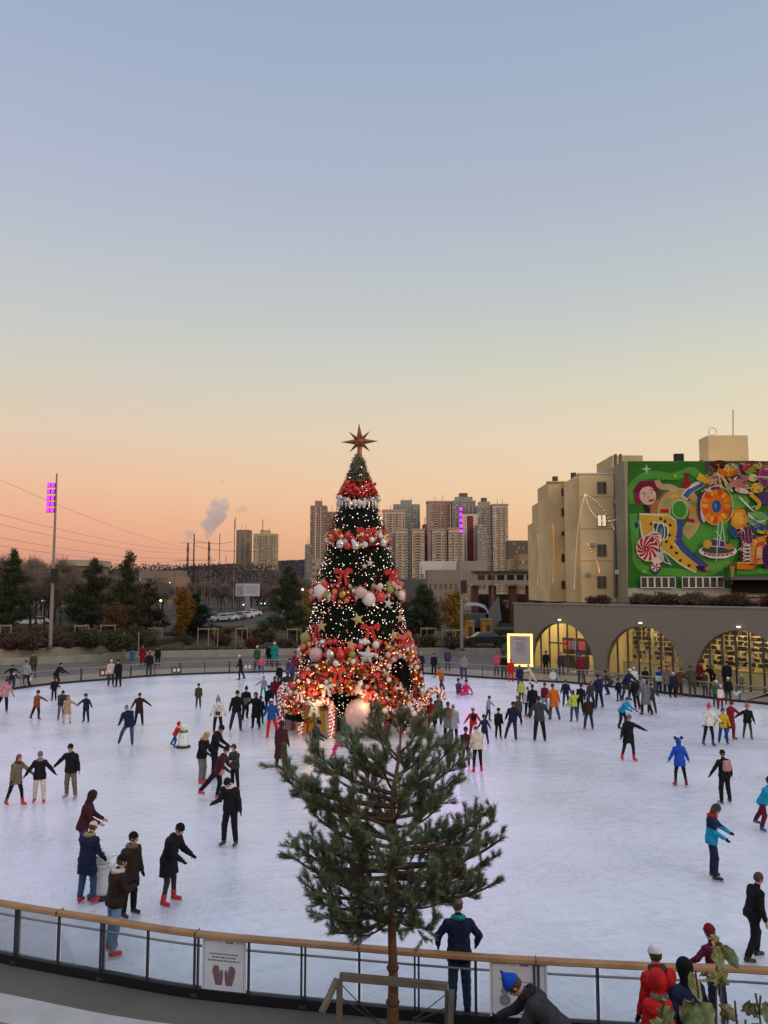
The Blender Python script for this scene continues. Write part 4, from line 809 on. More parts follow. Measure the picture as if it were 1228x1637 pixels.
for px, py, w_, h_, lab in ((751, 1010, 15, 24, 'orange kiosk box left of the dark gap, behind the car'), (779.5, 1009, 16, 26, 'orange kiosk box right of the dark gap, behind the car')):
    p = G(px, py + 9, .5); k_ = empty('kiosk', p, 0, lab, 'kiosk'); s = p[1] / 1300
    MB().box(-w_ * s / 2, w_ * s / 2, 0, 2, .1, h_ * s).build('body', M('orange_panel', (.42, .2, .03), .7, .2, 1), k_); MB().box(-w_ * s / 2 - .1, w_ * s / 2 + .1, -.1, 2.1, h_ * s + .003, h_ * s + .12).build('roof', M('orange_roof', (.3, .24, .12), .7), k_)
    MB().box(-.15, .35, -.03, -.004, .1, h_ * s * .7).build('door', M('dark_door', (.08, .05, .03), .7), k_)
# cars
def car_mesh():
    P = [(-2.1, .35), (-2.15, .75), (-1.9, .95), (-1.2, 1.02), (-.65, 1.45), (.75, 1.47), (1.45, 1.05), (2.05, .98), (2.15, .6), (2.1, .35)]
    return P
def car(loc, rz, col, label, headlights=False, s=1.0):
    rt_ = empty('parked_car' if not headlights else 'moving_car', loc, rz, label, 'car')
    P = car_mesh(); n_ = len(P); mb = MB(); yw = lambda z: .86 if z < 1.0 else .86 - (z - 1.0) * .45
    V = [(x, -yw(z), z) for x, z in P] + [(x, yw(z), z) for x, z in P]
    mb.add(V, [tuple(range(n_)), tuple(range(n_, 2 * n_))[::-1]] + [(i, n_ + i, n_ + (i + 1) % n_, (i + 1) % n_) for i in range(n_)]); mb.build('body', M('car_paint_%s' % col[0], col[1], .25, .05, 2, coat=.6), rt_)
    g = MB()
    for sg in (-1, 1): g.add([(-1.05, sg * .855, 1.03), (-.58, sg * .70, 1.38), (.68, sg * .70, 1.40), (1.25, sg * .85, 1.06)], [(0, 1, 2, 3)] if sg < 0 else [(3, 2, 1, 0)])
    g.add([(-1.26, -.72, 1.06), (-1.26, .72, 1.06), (-.7, .6, 1.43), (-.7, -.6, 1.43)], [(0, 1, 2, 3)]).add([(1.5, -.72, 1.07), (1.5, .72, 1.07), (.82, .6, 1.46), (.82, -.6, 1.46)], [(3, 2, 1, 0)]); g.build('windows', dkwin, rt_)
    for x in (-1.35, 1.35):
        for y in (-.82, .82):
            wl_ = MB(); 
            a = [(x + .33 * math.cos(k * .524), .33 + .33 * math.sin(k * .524)) for k in range(12)]
            wl_.add([(p, y - .1, q) for p, q in a] + [(p, y + .1, q) for p, q in a], [tuple(range(12)), tuple(range(12, 24))[::-1]] + [(i, (i + 1) % 12, 12 + (i + 1) % 12, 12 + i) for i in range(12)]).build('wheel', blackm, rt_)
    for y in (-.6, .6): MB().ball((-2.12, y, .72), .13 if headlights else .09, 8).build('headlight', M('lit_headlight', (1, .9, .7), emit=14) if headlights else M('lamp_glass', (.6, .6, .6), .2), rt_)
    rt_.scale = (s, s, s); return rt_
car(G(776, 1033, .5), R(4), ('dark', (.015, .016, .02)), 'dark parked car beside the orange kiosks right of the tree')
cars = [(352, 994, 'silver', (.35, .36, .38), 'silver car first from the left in the parked row left of the tree'), (364, 993, 'white', (.55, .55, .55), 'white car second from the left in the parked row left of the tree'), (377, 991, 'grey', (.16, .16, .17), 'grey car third in the parked row left of the tree'), (390, 989, 'white', 0, 'white car fourth in the parked row below the billboard'), (403, 985, 'white', 0, 'white car at the right end of the row below the billboard'), (412, 978, 'dark', 0, 'dark car behind the white car below the billboard'), (45, 1001, 'white', 0, 'white car at far left behind the rusty hedge, left one of two'), (63, 1000, 'white', 0, 'white car at far left behind the rusty hedge, right one of two'), (340, 991, 'dark', 0, 'dark car at the left end of the parked row left of the tree')]
cc = dict(silver=(.35, .36, .38), white=(.55, .55, .55), grey=(.16, .16, .17), dark=(.015, .016, .02))
for px, py, c, q, lab in cars: car(G(px, py, .65), R(55 if px > 100 else 10), (c, cc[c]), lab)
for px, py, lab in ((394, 964, 'car with two bright headlights driving under the left of the billboard'), (422, 962, 'car with two bright headlights driving under the right of the billboard')): car(G(px, py + 6, .65), R(90), ('grey', cc['grey']), lab, True, 1.0)
# billboard
bbp = W(396, 943, 180); bb = empty('billboard', (bbp[0], 180, .6), 0, 'white billboard with grey picture and text lines beyond the car park', 'billboard'); hz_ = bbp[2] - .6; bw = 38 * 180 / 1300 / 2; bh = 20 * 180 / 1300 / 2
MB().box(-bw, bw, 0, .3, hz_ - bh, hz_ + bh).build('panel', M('billboard_white', (.42, .43, .46), .6, .05), bb); MB().box(-.5, .5, .05, .25, 0, hz_ - bh).build('column', greysteel, bb)
mb = MB(); mb.box(-bw * .92, -bw * .3, -.05, -.01, hz_ - bh * .85, hz_ + bh * .85); mb.build('picture', M('bb_pic', (.26, .28, .33), .7, .3, 1), bb)
mb = MB(); mb.box(-bw * .62, -bw * .5, -.09, -.055, hz_ - bh * .8, hz_ + bh * .5); mb.box(-bw * .8, -bw * .72, -.09, -.055, hz_ - bh * .1, hz_ + bh * .6)
for k in range(4): mb.box(-bw * .15, bw * (.85 - .1 * (k % 2)), -.05, -.01, hz_ + bh * (.5 - .3 * k), hz_ + bh * (.57 - .3 * k))
mb.build('text', M('grey_ink'), bb)
# smokestacks and plumes
for px, y0, y1, r_, lab in ((299, 900, 868, 2.6, 'striped power station chimney at left, smoke drifting from its top'), (333, 896, 866, 2.6, 'striped power station chimney under the big smoke plume'), (350, 896, 853, .9, 'thin striped mast right of the big smoke plume')):
    Y = 1900; z1 = Z_(y1, Y); p = W(px, 942, Y); st = empty('smokestack', (p[0], Y, 0), 0, lab, 'chimney'); nseg = 7; z0s = 40
    MB().lathe([(r_ * 1.15, 0), (r_ * 1.1, z0s - .02)], n=10).build('base', M('stack_grey', (.12, .09, .08), .9), st)
    for k in range(nseg):
        a = z0s + (z1 - z0s) * k / nseg; b_ = z0s + (z1 - z0s) * (k + 1) / nseg; MB().lathe([(r_, a), (r_ * .97, b_ - .02)], n=10).build('band', M('stack_red', (.12, .05, .045), .9) if k % 2 else M('stack_pale', (.25, .16, .14), .9), st)
def smoke(name, blobs, Y, dens, label):
    m = bpy.data.materials.new(name); m.use_nodes = True; n_ = m.node_tree.nodes; l_ = m.node_tree.links; n_.remove(n_['Principled BSDF']); v_ = n_.new('ShaderNodeVolumePrincipled'); v_.inputs['Color'].default_value = (.88, .88, .92, 1); v_.inputs['Density'].default_value = dens; v_.inputs['Anisotropy'].default_value = .2
    l_.new(v_.outputs[0], n_['Material Output'].inputs['Volume'])
    root = None; F = Field((min(W(x - r, 0, Y)[0] for x, y, r in blobs) - 20, Y - 60, min(W(614, y + r, Y)[2] for x, y, r in blobs) - 20), (max(W(x + r, 0, Y)[0] for x, y, r in blobs) + 20, Y + 60, max(W(614, y - r, Y)[2] for x, y, r in blobs) + 20), 1.6)
    for x, y, r in blobs:
        c = W(x, y, Y); q = r * Y / 1300; F.ell(c, (q, q * .9, q * .8), k=q * .4)
    X, Yy, Z = F.grid(); F.a += (np.sin(X * .35) * np.sin(Z * .3 + 1) * 1.6 + np.sin(X * .8 + 2 + Z * .5) * np.sin(Yy * .7) * 1.0).astype(np.float32)
    v, f = F.mesh(); o = rawmesh('smoke_plume', v, f, m, smooth=True); tag(o, label, 'smoke'); return o
# poles, masts and wires
def pole(px, ybase, ytop, Y, r_, label, col=greysteel, arms=(), name='utility_pole'):
    p = W(px, ybase, Y); z0 = .5 if Y > 75 else 0; h = Z_(ytop, Y) - z0; rt_ = empty(name, (p[0], Y, z0), 0, label, 'pole')
    MB().path([(0, 0, 0), (0, 0, h)], [r_, r_ * .6], 8).build('shaft', col, rt_)
    for dz, l_ in arms: MB().beam((-l_, 0, h - dz), (l_, 0, h - dz), .12, .12).build('crossarm', col, rt_)
    return rt_
pc = M('pole_concrete', (.16, .13, .11), .9, .15, 1)
for i, (px, y1, Y, r_, arms, lab) in enumerate([(308, 853, 260, .30, ((3, 4.5), (8.5, 6.5)), 'tall dark pylon with cross arms beside the left smokestack'), (248, 912, 200, .14, (), 'thin grey pole in front of the columned building, left one'), (278, 903, 190, .14, (), 'thin grey pole right of the columned building'), (326, 905, 170, .12, (), 'thin pole below the big smoke plume'), (336, 890, 240, .13, ((1, 1.5),), 'thin pole right under the chimney with the big plume'), (322, 910, 180, .1, (), 'very thin pole between the yellow tree and the parked cars'), (360, 888, 220, .12, (), 'thin pole between the masts left of the brown tower'), (373, 832, 210, .16, (), 'tall thin pole rising in front of the brown hill tower'), (446, 905, 190, .12, (), 'thin pole right of the cream hill tower'), (254, 900, 230, .1, ((1, 1),), 'thin pole with small cross arm above the far road'), (788, 915, 96, .10, (), 'plain grey street pole in front of the covered bridge'), (674, 905, 150, .1, (), 'thin pole between the christmas tree and the white building')]):
    pole(px, 975, y1, Y, r_, lab, pc if i != 0 else M('dark_pylon', (.03, .025, .025), .9), arms)
wm = M('cable_black', (.07, .05, .05), .8)
def cable(p0, p1, sag, label, r_=.03, n_=14):
    p0 = Vector(p0); p1 = Vector(p1); mb = MB(); mb.path([p0.lerp(p1, k / n_) - Vector((0, 0, 4 * sag * (k / n_) * (1 - k / n_))) - p0 for k in range(n_ + 1)], r_, 4); o = mb.build('overhead_cable', wm, loc=p0); tag(o, label, 'cable'); return o
for i, (y0, y1, dx) in enumerate([(752, 878, 0), (818, 880, 1), (836, 884, 0), (860, 892, 1), (874, 896, 0)]):
    cable(W(-60, y0 - 12, 110), W(308 + dx * 6, y1, 259), 1.5, ['uppermost sagging cable crossing the sky at left', 'second sagging cable from the top in the left sky', 'third sagging cable from the top in the left sky', 'fourth sagging cable, low in the left sky', 'lowest sagging cable just above the left trees'][i], .022)
for i, (x0, y0, x1, y1) in enumerate([(308, 862, 373, 866), (308, 872, 420, 880)]): cable(W(x0, y0, 259), W(x1, y1, 250), 1, ['cable running right from the dark pylon, upper one', 'cable running right from the dark pylon, lower one'][i], .05)
# floodlight poles with purple lamps
purp = M('purple_lamp', (.62, .02, 1), emit=3.2)
def floodpole(px, ybase, ytop, Y, z0, lamps, side, label, spk):
    p = W(px, ybase, Y); h = Z_(ytop, Y) - z0; rt_ = empty('floodlight_pole', (p[0], Y, z0), 0, label, 'lamp post')
    MB().path([(0, 0, 0), (0, 0, h)], [.17, .07], 10).build('shaft', M('pole_grey', (.22, .2, .18), .6, .1, 1), rt_); MB().lathe([(.3, 0), (.3, .08), (.19, .3)], n=10).build('base', steel, rt_)
    for y in lamps:
        z = Z_(y, Y) - z0
        MB().beam((side * .75, -.05, z), (0, -.05, z), .05, .05).build('bracket', steel, rt_)
        for xx in ((.22, .6) if side else (0,)):
            fx = side * xx if side else 0; hd = MB().box(fx - .15, fx + .15, -.22, -.04, z - .20, z + .20).build('lamp_head', steel, rt_)
            MB().box(fx - .12, fx + .12, -.235, -.223, z - .15, z + .15).build('lens', purp, hd)
    z = Z_(spk, Y) - z0; MB().box(-.04, .5, -.35, .05, z - .62, z + .62).build('loudspeaker', blackm, rt_)
    lt = bpy.data.lights.new('purple_floodlight', 'SPOT'); lt.energy = 520 if px < 300 else 1300; lt.color = (.72, .25, 1); lt.spot_size = R(75); lt.shadow_soft_size = .4; lo = bpy.data.objects.new('purple_floodlight', lt); C.objects.link(lo)
    lo.parent = rt_; lo.location = (side * .4, -.5, Z_(lamps[2], Y) - z0); tgt = Vector((-9, 36, 0) if px < 300 else (2.3, 25, 0)); dr = tgt - (Vector(rt_.location) + Vector(lo.location)); lo.rotation_euler = dr.to_track_quat('-Z', 'Y').to_euler()
    return rt_
floodpole(80.5, 1031, 757, 73, 1.15, (776, 786, 796.5, 806, 816), -1, 'tall left lamp post with five rows of purple lamps and a black loudspeaker', 920)
floodpole(738.5, 1046, 798, 79, .5, (814, 823, 832, 841, 849), 0, 'tall lamp post right of the tree with purple lamps and a black loudspeaker', 938)
# small street lights
for i, (px, py, Y) in enumerate([(69, 961, 130), (257, 961, 140), (272, 932, 260), (484, 943, 220), (467, 950, 210), (490, 962, 120), (235, 946, 180), (345, 932, 420)]):
    p = W(px, py, Y); z0 = .6; rt_ = empty('street_lamp', (p[0], Y, z0), 0, ['lit street lamp right of the two white cars at far left', 'lit street lamp left of the yellow tree', 'distant lit street lamp beside the pinkish house', 'upper lit street lamp just left of the christmas tree', 'lit street lamp over the pine left of the christmas tree', 'lit street lamp beside the yellow bush left of the christmas tree', 'dim street lamp between the pines at left', 'far lit street lamp below the wooded hill'][i], 'street lamp')
    MB().path([(0, 0, 0), (0, 0, p[2] - z0)], .07, 6).build('pole', greysteel, rt_); MB().ball((0, -.1, p[2] - z0 + .1), .16 + Y * .0006, 8, .7).build('lamp_globe', M('street_lamp_glow', (1, .85, .6), emit=5), rt_)
# ================================================================ trees
def leafquads(cent, size, rnd, aspect=1.0, droop=0):
    """numpy: one small randomly turned quad per centre"""
    n = len(cent); a = rnd.normal(size=(n, 3)); a /= np.linalg.norm(a, axis=1, keepdims=True); b = rnd.normal(size=(n, 3)); b -= (b * a).sum(1, keepdims=True) * a; b /= np.linalg.norm(b, axis=1, keepdims=True)
    s = size * rnd.uniform(.6, 1.3, (n, 1)); a = a * s * aspect; b = b * s
    V = np.stack([cent - a - b, cent + a - b, cent + a + b, cent - a + b], 1).reshape(-1, 3); F = np.arange(4 * n).reshape(n, 4); return V, F
def needles(base, dirs, length, width, rnd):
    n = len(base); r = rnd.normal(size=(n, 3)); r -= (r * dirs).sum(1, keepdims=True) * dirs; r /= np.linalg.norm(r, axis=1, keepdims=True) + 1e-9
    tip = base + dirs * length; V = np.stack([base - r * width, base + r * width, tip + r * width * .4, tip - r * width * .4], 1).reshape(-1, 3); return V, np.arange(4 * n).reshape(n, 4)
def leafmat(name, rgb, var=.35, sc=2.0):
    m = M(name, rgb, .75, var, sc); return m
bark = M('pine_bark', (.14, .085, .05), .9, .3, 12, .8, bscale=40); darkbark = M('dark_bark', (.05, .038, .03), .9, .3, 6, .5)
def conifer(loc, h, rad, rgb, label, seed, dens=1.0, group=None, trunk_clear=.12, shape='pine', size=.09):
    rnd = np.random.default_rng(seed); rr = random.Random(seed); rt_ = empty('pine_tree' if shape == 'pine' else 'yellow_tree', loc, rr.uniform(0, 6), label, 'tree', group)
    mb = MB(); mb.path([(0, 0, -.1), (.05, 0, h * .5), (0, 0, h * .97)], [h * .022, h * .014, .02], 7); tips = []
    nb = int(46 * dens)
    for i in range(nb):
        t = trunk_clear + (1 - trunk_clear) * (i + rr.random()) / nb; z = t * h; a = rr.uniform(0, 6.283)
        prof = (1 - t) ** .75 * (1 if shape == 'pine' else 1) if shape == 'pine' else math.sin(math.pi * min(1, max(.02, (t - trunk_clear) / (1 - trunk_clear)) ** .8)) * .9 + .1
        Lb = rad * prof * rr.uniform(.65, 1.2) * 1.15 + .15; up = rr.uniform(.15, .5) if shape == 'pine' else rr.uniform(.8, 1.5)
        p0 = Vector((0, 0, z)); p1 = p0 + Vector((math.cos(a) * Lb * .55, math.sin(a) * Lb * .55, Lb * up * .25)); p2 = p0 + Vector((math.cos(a) * Lb, math.sin(a) * Lb, Lb * up * .75))
        mb.path([p0, p1, p2], [.05 * Lb / 2 + .015, .03, .01], 4); tips.append((p0, p1, p2, Lb))
    mb.build('trunk', darkbark, rt_)
    cen = []
    for p0, p1, p2, Lb in tips:
        k = max(4, int(Lb * 26 * (1 if shape == 'pine' else .9)))
        for q in range(k):
            u = rr.uniform(.25, 1.05); b = p0.lerp(p1, u * 2) if u < .5 else p1.lerp(p2, u * 2 - 1); sp_ = .14 * Lb * (1.2 - u * .5) + .08
            c = np.array(b) + rnd.normal(size=3) * sp_ * np.array([1, 1, .55]); cen.append(c + rnd.normal(size=(7, 3)) * .12)
    cen = np.concatenate(cen); 
    if shape == 'pine':
        d = rnd.normal(size=cen.shape); d[:, 2] = abs(d[:, 2]) + .3; d[:, :2] += cen[:, :2] * .5; d /= np.linalg.norm(d, axis=1, keepdims=True)
        V, F = needles(cen, d, size * 3.2, size * .38, rnd)
    else: V, F = leafquads(cen, size * .55, rnd)
    o = rawmesh('crown', V, F, [leafmat('foliage_%s' % seed, rgb)], parent=rt_); return rt_
def T(px, ybase, ytop, halfw, rgb, label, seed, z=.5, **k):
    p = G(px, ybase, z); s = p[1] / 1300; return conifer(p, Z_(ytop, p[1]) - z, halfw * s, rgb, label, seed, **k)
DG = (.045, .056, .030); DG2 = (.048, .060, .032)
T(18, 1018, 880, 36, DG, 'big dark pine cut by the left frame edge', 101, 1.1)
T(146, 1018, 895, 40, DG, 'wide dark pine between the left lamp post and the thin topped conifer', 102, 1.1)
T(203, 1022, 884, 26, (.048, .052, .024), 'tall conifer with thin tip right of the wide dark pine', 103, 1.1, dens=1.1)
T(238, 1020, 930, 26, (.05, .038, .02), 'brownish small conifer beside the thin topped one', 104, .5, dens=.7)
T(311, 1022, 952, 26, (.012, .028, .018), 'small dark bushy pine left of the timber tree guards', 105)
T(460, 1022, 908, 36, DG2, 'tall dark pine left of the christmas tree', 106)
T(678, 1022, 936, 29, DG, 'dark bushy pine right of the christmas tree', 107, dens=1.1)
T(728, 1030, 948, 17, (.21, .12, .015), 'slender golden tree between the dark pine and the lamp post', 108, shape='yellow', dens=.9)
T(291, 1024, 943, 12, (.20, .10, .015), 'golden yellow tree behind the small dark pine', 109, shape='yellow')
T(497, 1010, 945, 12, (.28, .15, .012), 'golden yellow tree touching the left of the christmas tree', 110, shape='yellow')
T(182, 1026, 968, 17, (.10, .055, .02), 'rusty yellow young tree in front of the left conifers', 111, 1.1, shape='yellow', dens=.35)
T(640, 1020, 958, 14, (.06, .05, .02), 'brownish conifer hidden half by the christmas tree', 112, dens=.6)
T(800, 1000, 960, 8, (.08, .09, .02), 'small yellow green bush between kiosk and pavilion', 113, shape='yellow', dens=.5)
# bare deciduous trees: a few prototypes, copied
def bare(seed, h=9, twig=(.085, .06, .052)):
    rr = random.Random(seed); mb = MB(); tw = []
    def grow(p, d, L_, r_, lv):
        q = p + d * L_; mb.path([p, p.lerp(q, .5) + Vector((rr.uniform(-1, 1), rr.uniform(-1, 1), 0)) * L_ * .05, q], [r_, r_ * .8, r_ * .62], 5 if lv < 2 else 3, cap=False)
        if lv >= 4: tw.append((q, d)); return
        for k in range(3 if lv < 3 else 4):
            v = Vector((rr.uniform(-1, 1), rr.uniform(-1, 1), rr.uniform(-.1, .6))); nd = (d + v * .75).normalized(); grow(p.lerp(q, rr.uniform(.6, 1)), nd, L_ * rr.uniform(.6, .8), r_ * .55, lv + 1)
    grow(Vector((0, 0, -.1)), Vector((rr.uniform(-.05, .05), 0, 1)), h * .27, h * .017, 0)
    rnd = np.random.default_rng(seed); base = []; dr = []
    for q, d in tw:
        for k in range(20): base.append(np.array(q) + rnd.normal(size=3) * .25); v = np.array(d) * .8 + rnd.normal(size=3) * .6; dr.append(v / np.linalg.norm(v))
    V, F = needles(np.array(base), np.array(dr), .85, .022, rnd); return mb, V, F
barep = []
for s in range(4):
    mb, V, F = bare(300 + s); me1 = (mb, V, F); barep.append(me1)
bare_mesh = []
def bare_tree(i, loc, sc_, rz, label):
    rt_ = empty('bare_tree', loc, rz, label, 'tree', 'bare trees in the park beyond the rink'); rt_.scale = (sc_, sc_, sc_ * random.uniform(.9, 1.1))
    if len(bare_mesh) <= i:
        mb, V, F = barep[i]; t_ = mb.build('trunk', darkbark, rt_); c_ = rawmesh('twigs', V, F, [M('bare_twigs_%d' % (i % 3), [(.17, .125, .10), (.19, .14, .10), (.14, .115, .105)][i % 3], .9, .3, .5)], parent=rt_); bare_mesh.append((t_.data, c_.data))
    else:
        for nm, me in zip(('trunk', 'twigs'), bare_mesh[i]): o = bpy.data.objects.new(nm, me); C.objects.link(o); o.parent = rt_
rb_ = random.Random(11)
spots = []
for k in range(80): spots.append((rb_.uniform(-10, 262), rb_.uniform(125, 225), rb_.uniform(1.0, 1.5)))
for k in range(60): spots.append((rb_.uniform(240, 490), rb_.uniform(210, 380), rb_.uniform(.8, 1.4)))
for k in range(8): spots.append((rb_.uniform(-10, 110), rb_.uniform(98, 118), rb_.uniform(.9, 1.2)))
for k in range(4): spots.append((rb_.uniform(640, 720), rb_.uniform(130, 200), rb_.uniform(.5, .8)))
for j, (px, Y, s_) in enumerate(spots):
    x = W(px, 942, Y)[0]; ds = s_ * (1.12 if px < 90 else .85 if 150 < px < 262 else 1.0)
    bare_tree(j if j < 4 else rb_.randrange(4), (x, Y, 1.0 if Y < 118 else .6), ds, rb_.uniform(0, 6), 'leafless brown tree among the bare park trees at left' if px < 250 else ('leafless brown tree on the slope under the hill towers' if px < 500 else 'small leafless tree between the christmas tree and the beige building'))
# far wood covering the slope below the hill
rnd = np.random.default_rng(5); n_ = 26000
x = rnd.uniform(-620, -40, n_); y = rnd.uniform(430, 900, n_); z = rnd.uniform(0, 1, n_) ** 1.3 * 9 + .5 + (y - 430) * .055 * np.clip((-60 - x) / 60, 0, 1)
V, F = leafquads(np.stack([x, y, z], 1), 0.65, rnd); o = rawmesh('far_wood', V, F, [M('far_wood_brown', (.075, .06, .05), .95, .35, .02)]); tag(o, kind='stuff')
n_ = 46000; x = rnd.uniform(-900, 600, n_); y = rnd.uniform(1400, 1700, n_); px_ = 614 + x / y * 1300
zt = np.array([hz(p) for p in 614 + x / 1600 * 1300]) * np.sin(np.minimum(1, (y - 1300) / 360) * np.pi / 2) * 1.12
V, F = leafquads(np.stack([x, y, zt + rnd.uniform(-.5, 2.2, n_)], 1), .95, rnd); o = rawmesh('hill_wood', V, F, [M('hill_wood_dark', (.07, .065, .07), .95, .3, .02)]); tag(o, kind='stuff')
# rusty shrubs on the beds
def shrubmesh(seed, hh=1.1, rad=.8, n=420, s=.05):
    rnd = np.random.default_rng(seed); st = rnd.normal(size=(n, 3)) * np.array([rad * .25, rad * .25, 0]); d = rnd.normal(size=(n, 3)) * .45; d[:, 2] = 1; d /= np.linalg.norm(d, axis=1, keepdims=True)
    V1, F1 = needles(st, d, hh * rnd.uniform(.5, 1.1, (n, 1)), .011, rnd); lf = st + d * hh * rnd.uniform(.3, 1.05, (n, 1)) + rnd.normal(size=(n, 3)) * .05
    V2, F2 = leafquads(np.repeat(lf, 3, 0) + rnd.normal(size=(3 * n, 3)) * .09, s, rnd); return V1, F1, V2, F2
shm = [M('shrub_leaf_%d' % i, c, .9, .4, .6) for i, c in enumerate([(.10, .04, .03), (.085, .06, .042), (.12, .085, .04), (.05, .052, .025)])]
protos = {}
def shrub(loc, kind, sc_, label, grp):
    rt_ = empty('shrub', loc, random.uniform(0, 6), label, 'shrub', grp); rt_.scale = (sc_,) * 3
    if kind not in protos:
        V1, F1, V2, F2 = shrubmesh(40 + kind); a = rawmesh('stems', V1, F1, [darkbark], parent=rt_); b = rawmesh('leaves', V2, F2, [shm[kind]], parent=rt_); protos[kind] = (a.data, b.data)
    else:
        for nm, me in zip(('stems', 'leaves'), protos[kind]): o = bpy.data.objects.new(nm, me); C.objects.link(o); o.parent = rt_
names = ['dark red leaved shrub', 'brown leaved shrub', 'ochre leaved shrub', 'dull green shrub']
for k in range(70):
    px = rb_.uniform(-5, 245); d = rb_.uniform(71.5, 92); kd = rb_.choice([0, 1, 1, 1, 3, 3]) if px < 150 else rb_.choice([1, 3, 1, 3]); x = W(px, 942, d)[0]; shrub((x, d, 1.1), kd, rb_.uniform(.7, 1.25), names[kd] + ' in the raised bed behind the left terrace wall', names[kd] + 's in the left raised bed')
for k in range(70):
    px = rb_.uniform(255, 800); d = rb_.uniform(80.5, 112); kd = rb_.choice([1, 0, 1, 2, 3]); x = W(px, 942, d)[0]; shrub((x, d, .5), kd, rb_.uniform(.6, 1.1), names[kd] + ' in the long bed behind the middle of the far railing', names[kd] + 's in the middle bed')
for k in range(34):
    t_ = rb_.uniform(.02, 1.25); kd = rb_.choice([1, 2, 2, 1, 0]); p = PT(t_, 8.6 + rb_.random() * .9); shrub((*p, 5.0), kd, rb_.uniform(.55, 1.0), names[kd] + ' growing along the top of the pavilion roof', names[kd] + 's above the pavilion')
# low hedge strip
hd = MB(); rnd = np.random.default_rng(9)
cl = []
for line, z in ((offset(TB, .9), 1.1), (offset(TC, .9), .5)):
    for a, b in zip(resample(line, .25), resample(line, .25)[1:]):
        cl.append(np.array([a[0], a[1], z + .12]) + rnd.normal(size=(16, 3)) * np.array([.25, .25, .1]))
V, F = leafquads(np.concatenate(cl), .06, rnd); o = rawmesh('ground_cover', V, F, [M('dark_cover', (.045, .03, .02), .95, .4, 1)]); tag(o, kind='stuff')
# timber tree guards in the beds
def guard(px, ybase, w_, h_, z, label, n_=3):
    p = G(px, ybase, z); rt_ = empty('timber_tree_guard', p, rb_.uniform(-.2, .2), label, 'tree guard', 'pale timber tree guards in the beds')
    Q = [(-w_ / 2, 0), (w_ / 2, 0), (0, w_ * .8), (w_ * .1, -.35)][:n_]
    for q in Q: MB().path([(q[0], q[1], 0), (q[0], q[1], h_)], .055, 6).build('post', palewood, rt_)
    for a, b in zip(Q, Q[1:] + Q[:1]): MB().beam((*a, h_ - .12), (*b, h_ - .12), .05, .12).build('rail', palewood, rt_)
for px, yb, w_, h_, z, n_, lab in [(332, 1033, 2.2, 1.9, .5, 4, 'wide pale timber guard left of the billboard, nearer the rink'), (386, 1032, 1.2, 1.9, .5, 3, 'narrow pale timber guard below the billboard'), (8, 1030, 1.1, 1.9, 1.1, 3, 'pale timber guard cut by the left frame edge'), (130, 1028, 1.4, 1.8, 1.1, 3, 'pale timber guard under the wide dark pine'), (172, 1027, 1.5, 1.8, 1.1, 3, 'pale timber guard below the conifer with the thin tip'), (248, 1028, 1.6, 1.7, .5, 3, 'pale timber guard under the brownish small conifer'), (470, 1030, 1.5, 1.7, .5, 3, 'pale timber guard left of the christmas tree'), (725, 1034, 2.2, 1.8, .5, 4, 'timber guard round the slender golden tree'), (685, 1030, 1.6, 1.8, .5, 3, 'timber guard under the dark pine right of the christmas tree')]: guard(px, yb, w_, h_, z, lab, n_)
for px, y0, lab in ((198, 1054, 'tall pale timber post at the left end of the middle wall'), (221, 1054, 'second pale timber post right of the first, by the red coated onlooker')):
    p = G(px, y0, -.02); o = MB().path([(0, 0, 0), (0, 0, 2.5)], .06, 6).build('timber_post', palewood, loc=p); tag(o, lab, 'post')
MB_ = empty('blue_bin', G(212, 1056, -.02), 0, 'small blue bin beside the timber posts', 'bin'); MB().lathe([(.2, .02), (.26, .75), (.24, .76)], n=10).build('body', M('blue_plastic', (.02, .14, .3), .5), MB_); MB().lathe([(.28, .77), (.1, .86)], n=10).build('lid', M('blue_plastic'), MB_)
# ================================================================ christmas tree
TY = 39.0; TX = W(572, 942, TY)[0]; r5 = random.Random(21); n5 = np.random.default_rng(21)
tree = empty('christmas_tree', (TX, TY, 0), 0, 'tall decorated christmas tree with a gold star in the middle of the ice', 'christmas tree')
PR = [(0, 1.45), (1.25, 1.55), (1.75, 2.75), (2.1, 2.95), (2.9, 2.62), (3.2, 2.72), (4.7, 2.25), (5.8, 2.0), (6.2, 2.12), (7.7, 1.62), (8.3, 1.40), (8.6, 1.5), (9.7, 1.1), (10.5, .84), (10.8, .93), (11.5, .58), (12.6, .22), (12.9, .05)]
def prad(z):
    for (a, ra), (b, rb2) in zip(PR, PR[1:]):
        if a <= z <= b: return ra + (rb2 - ra) * (z - a) / (b - a)
    return .05
MB().lathe([(r_ * .86, z) for z, r_ in PR], n=28).build('core', M('tree_core', (.006, .011, .006), .95, .3, 3), tree, smooth=True)
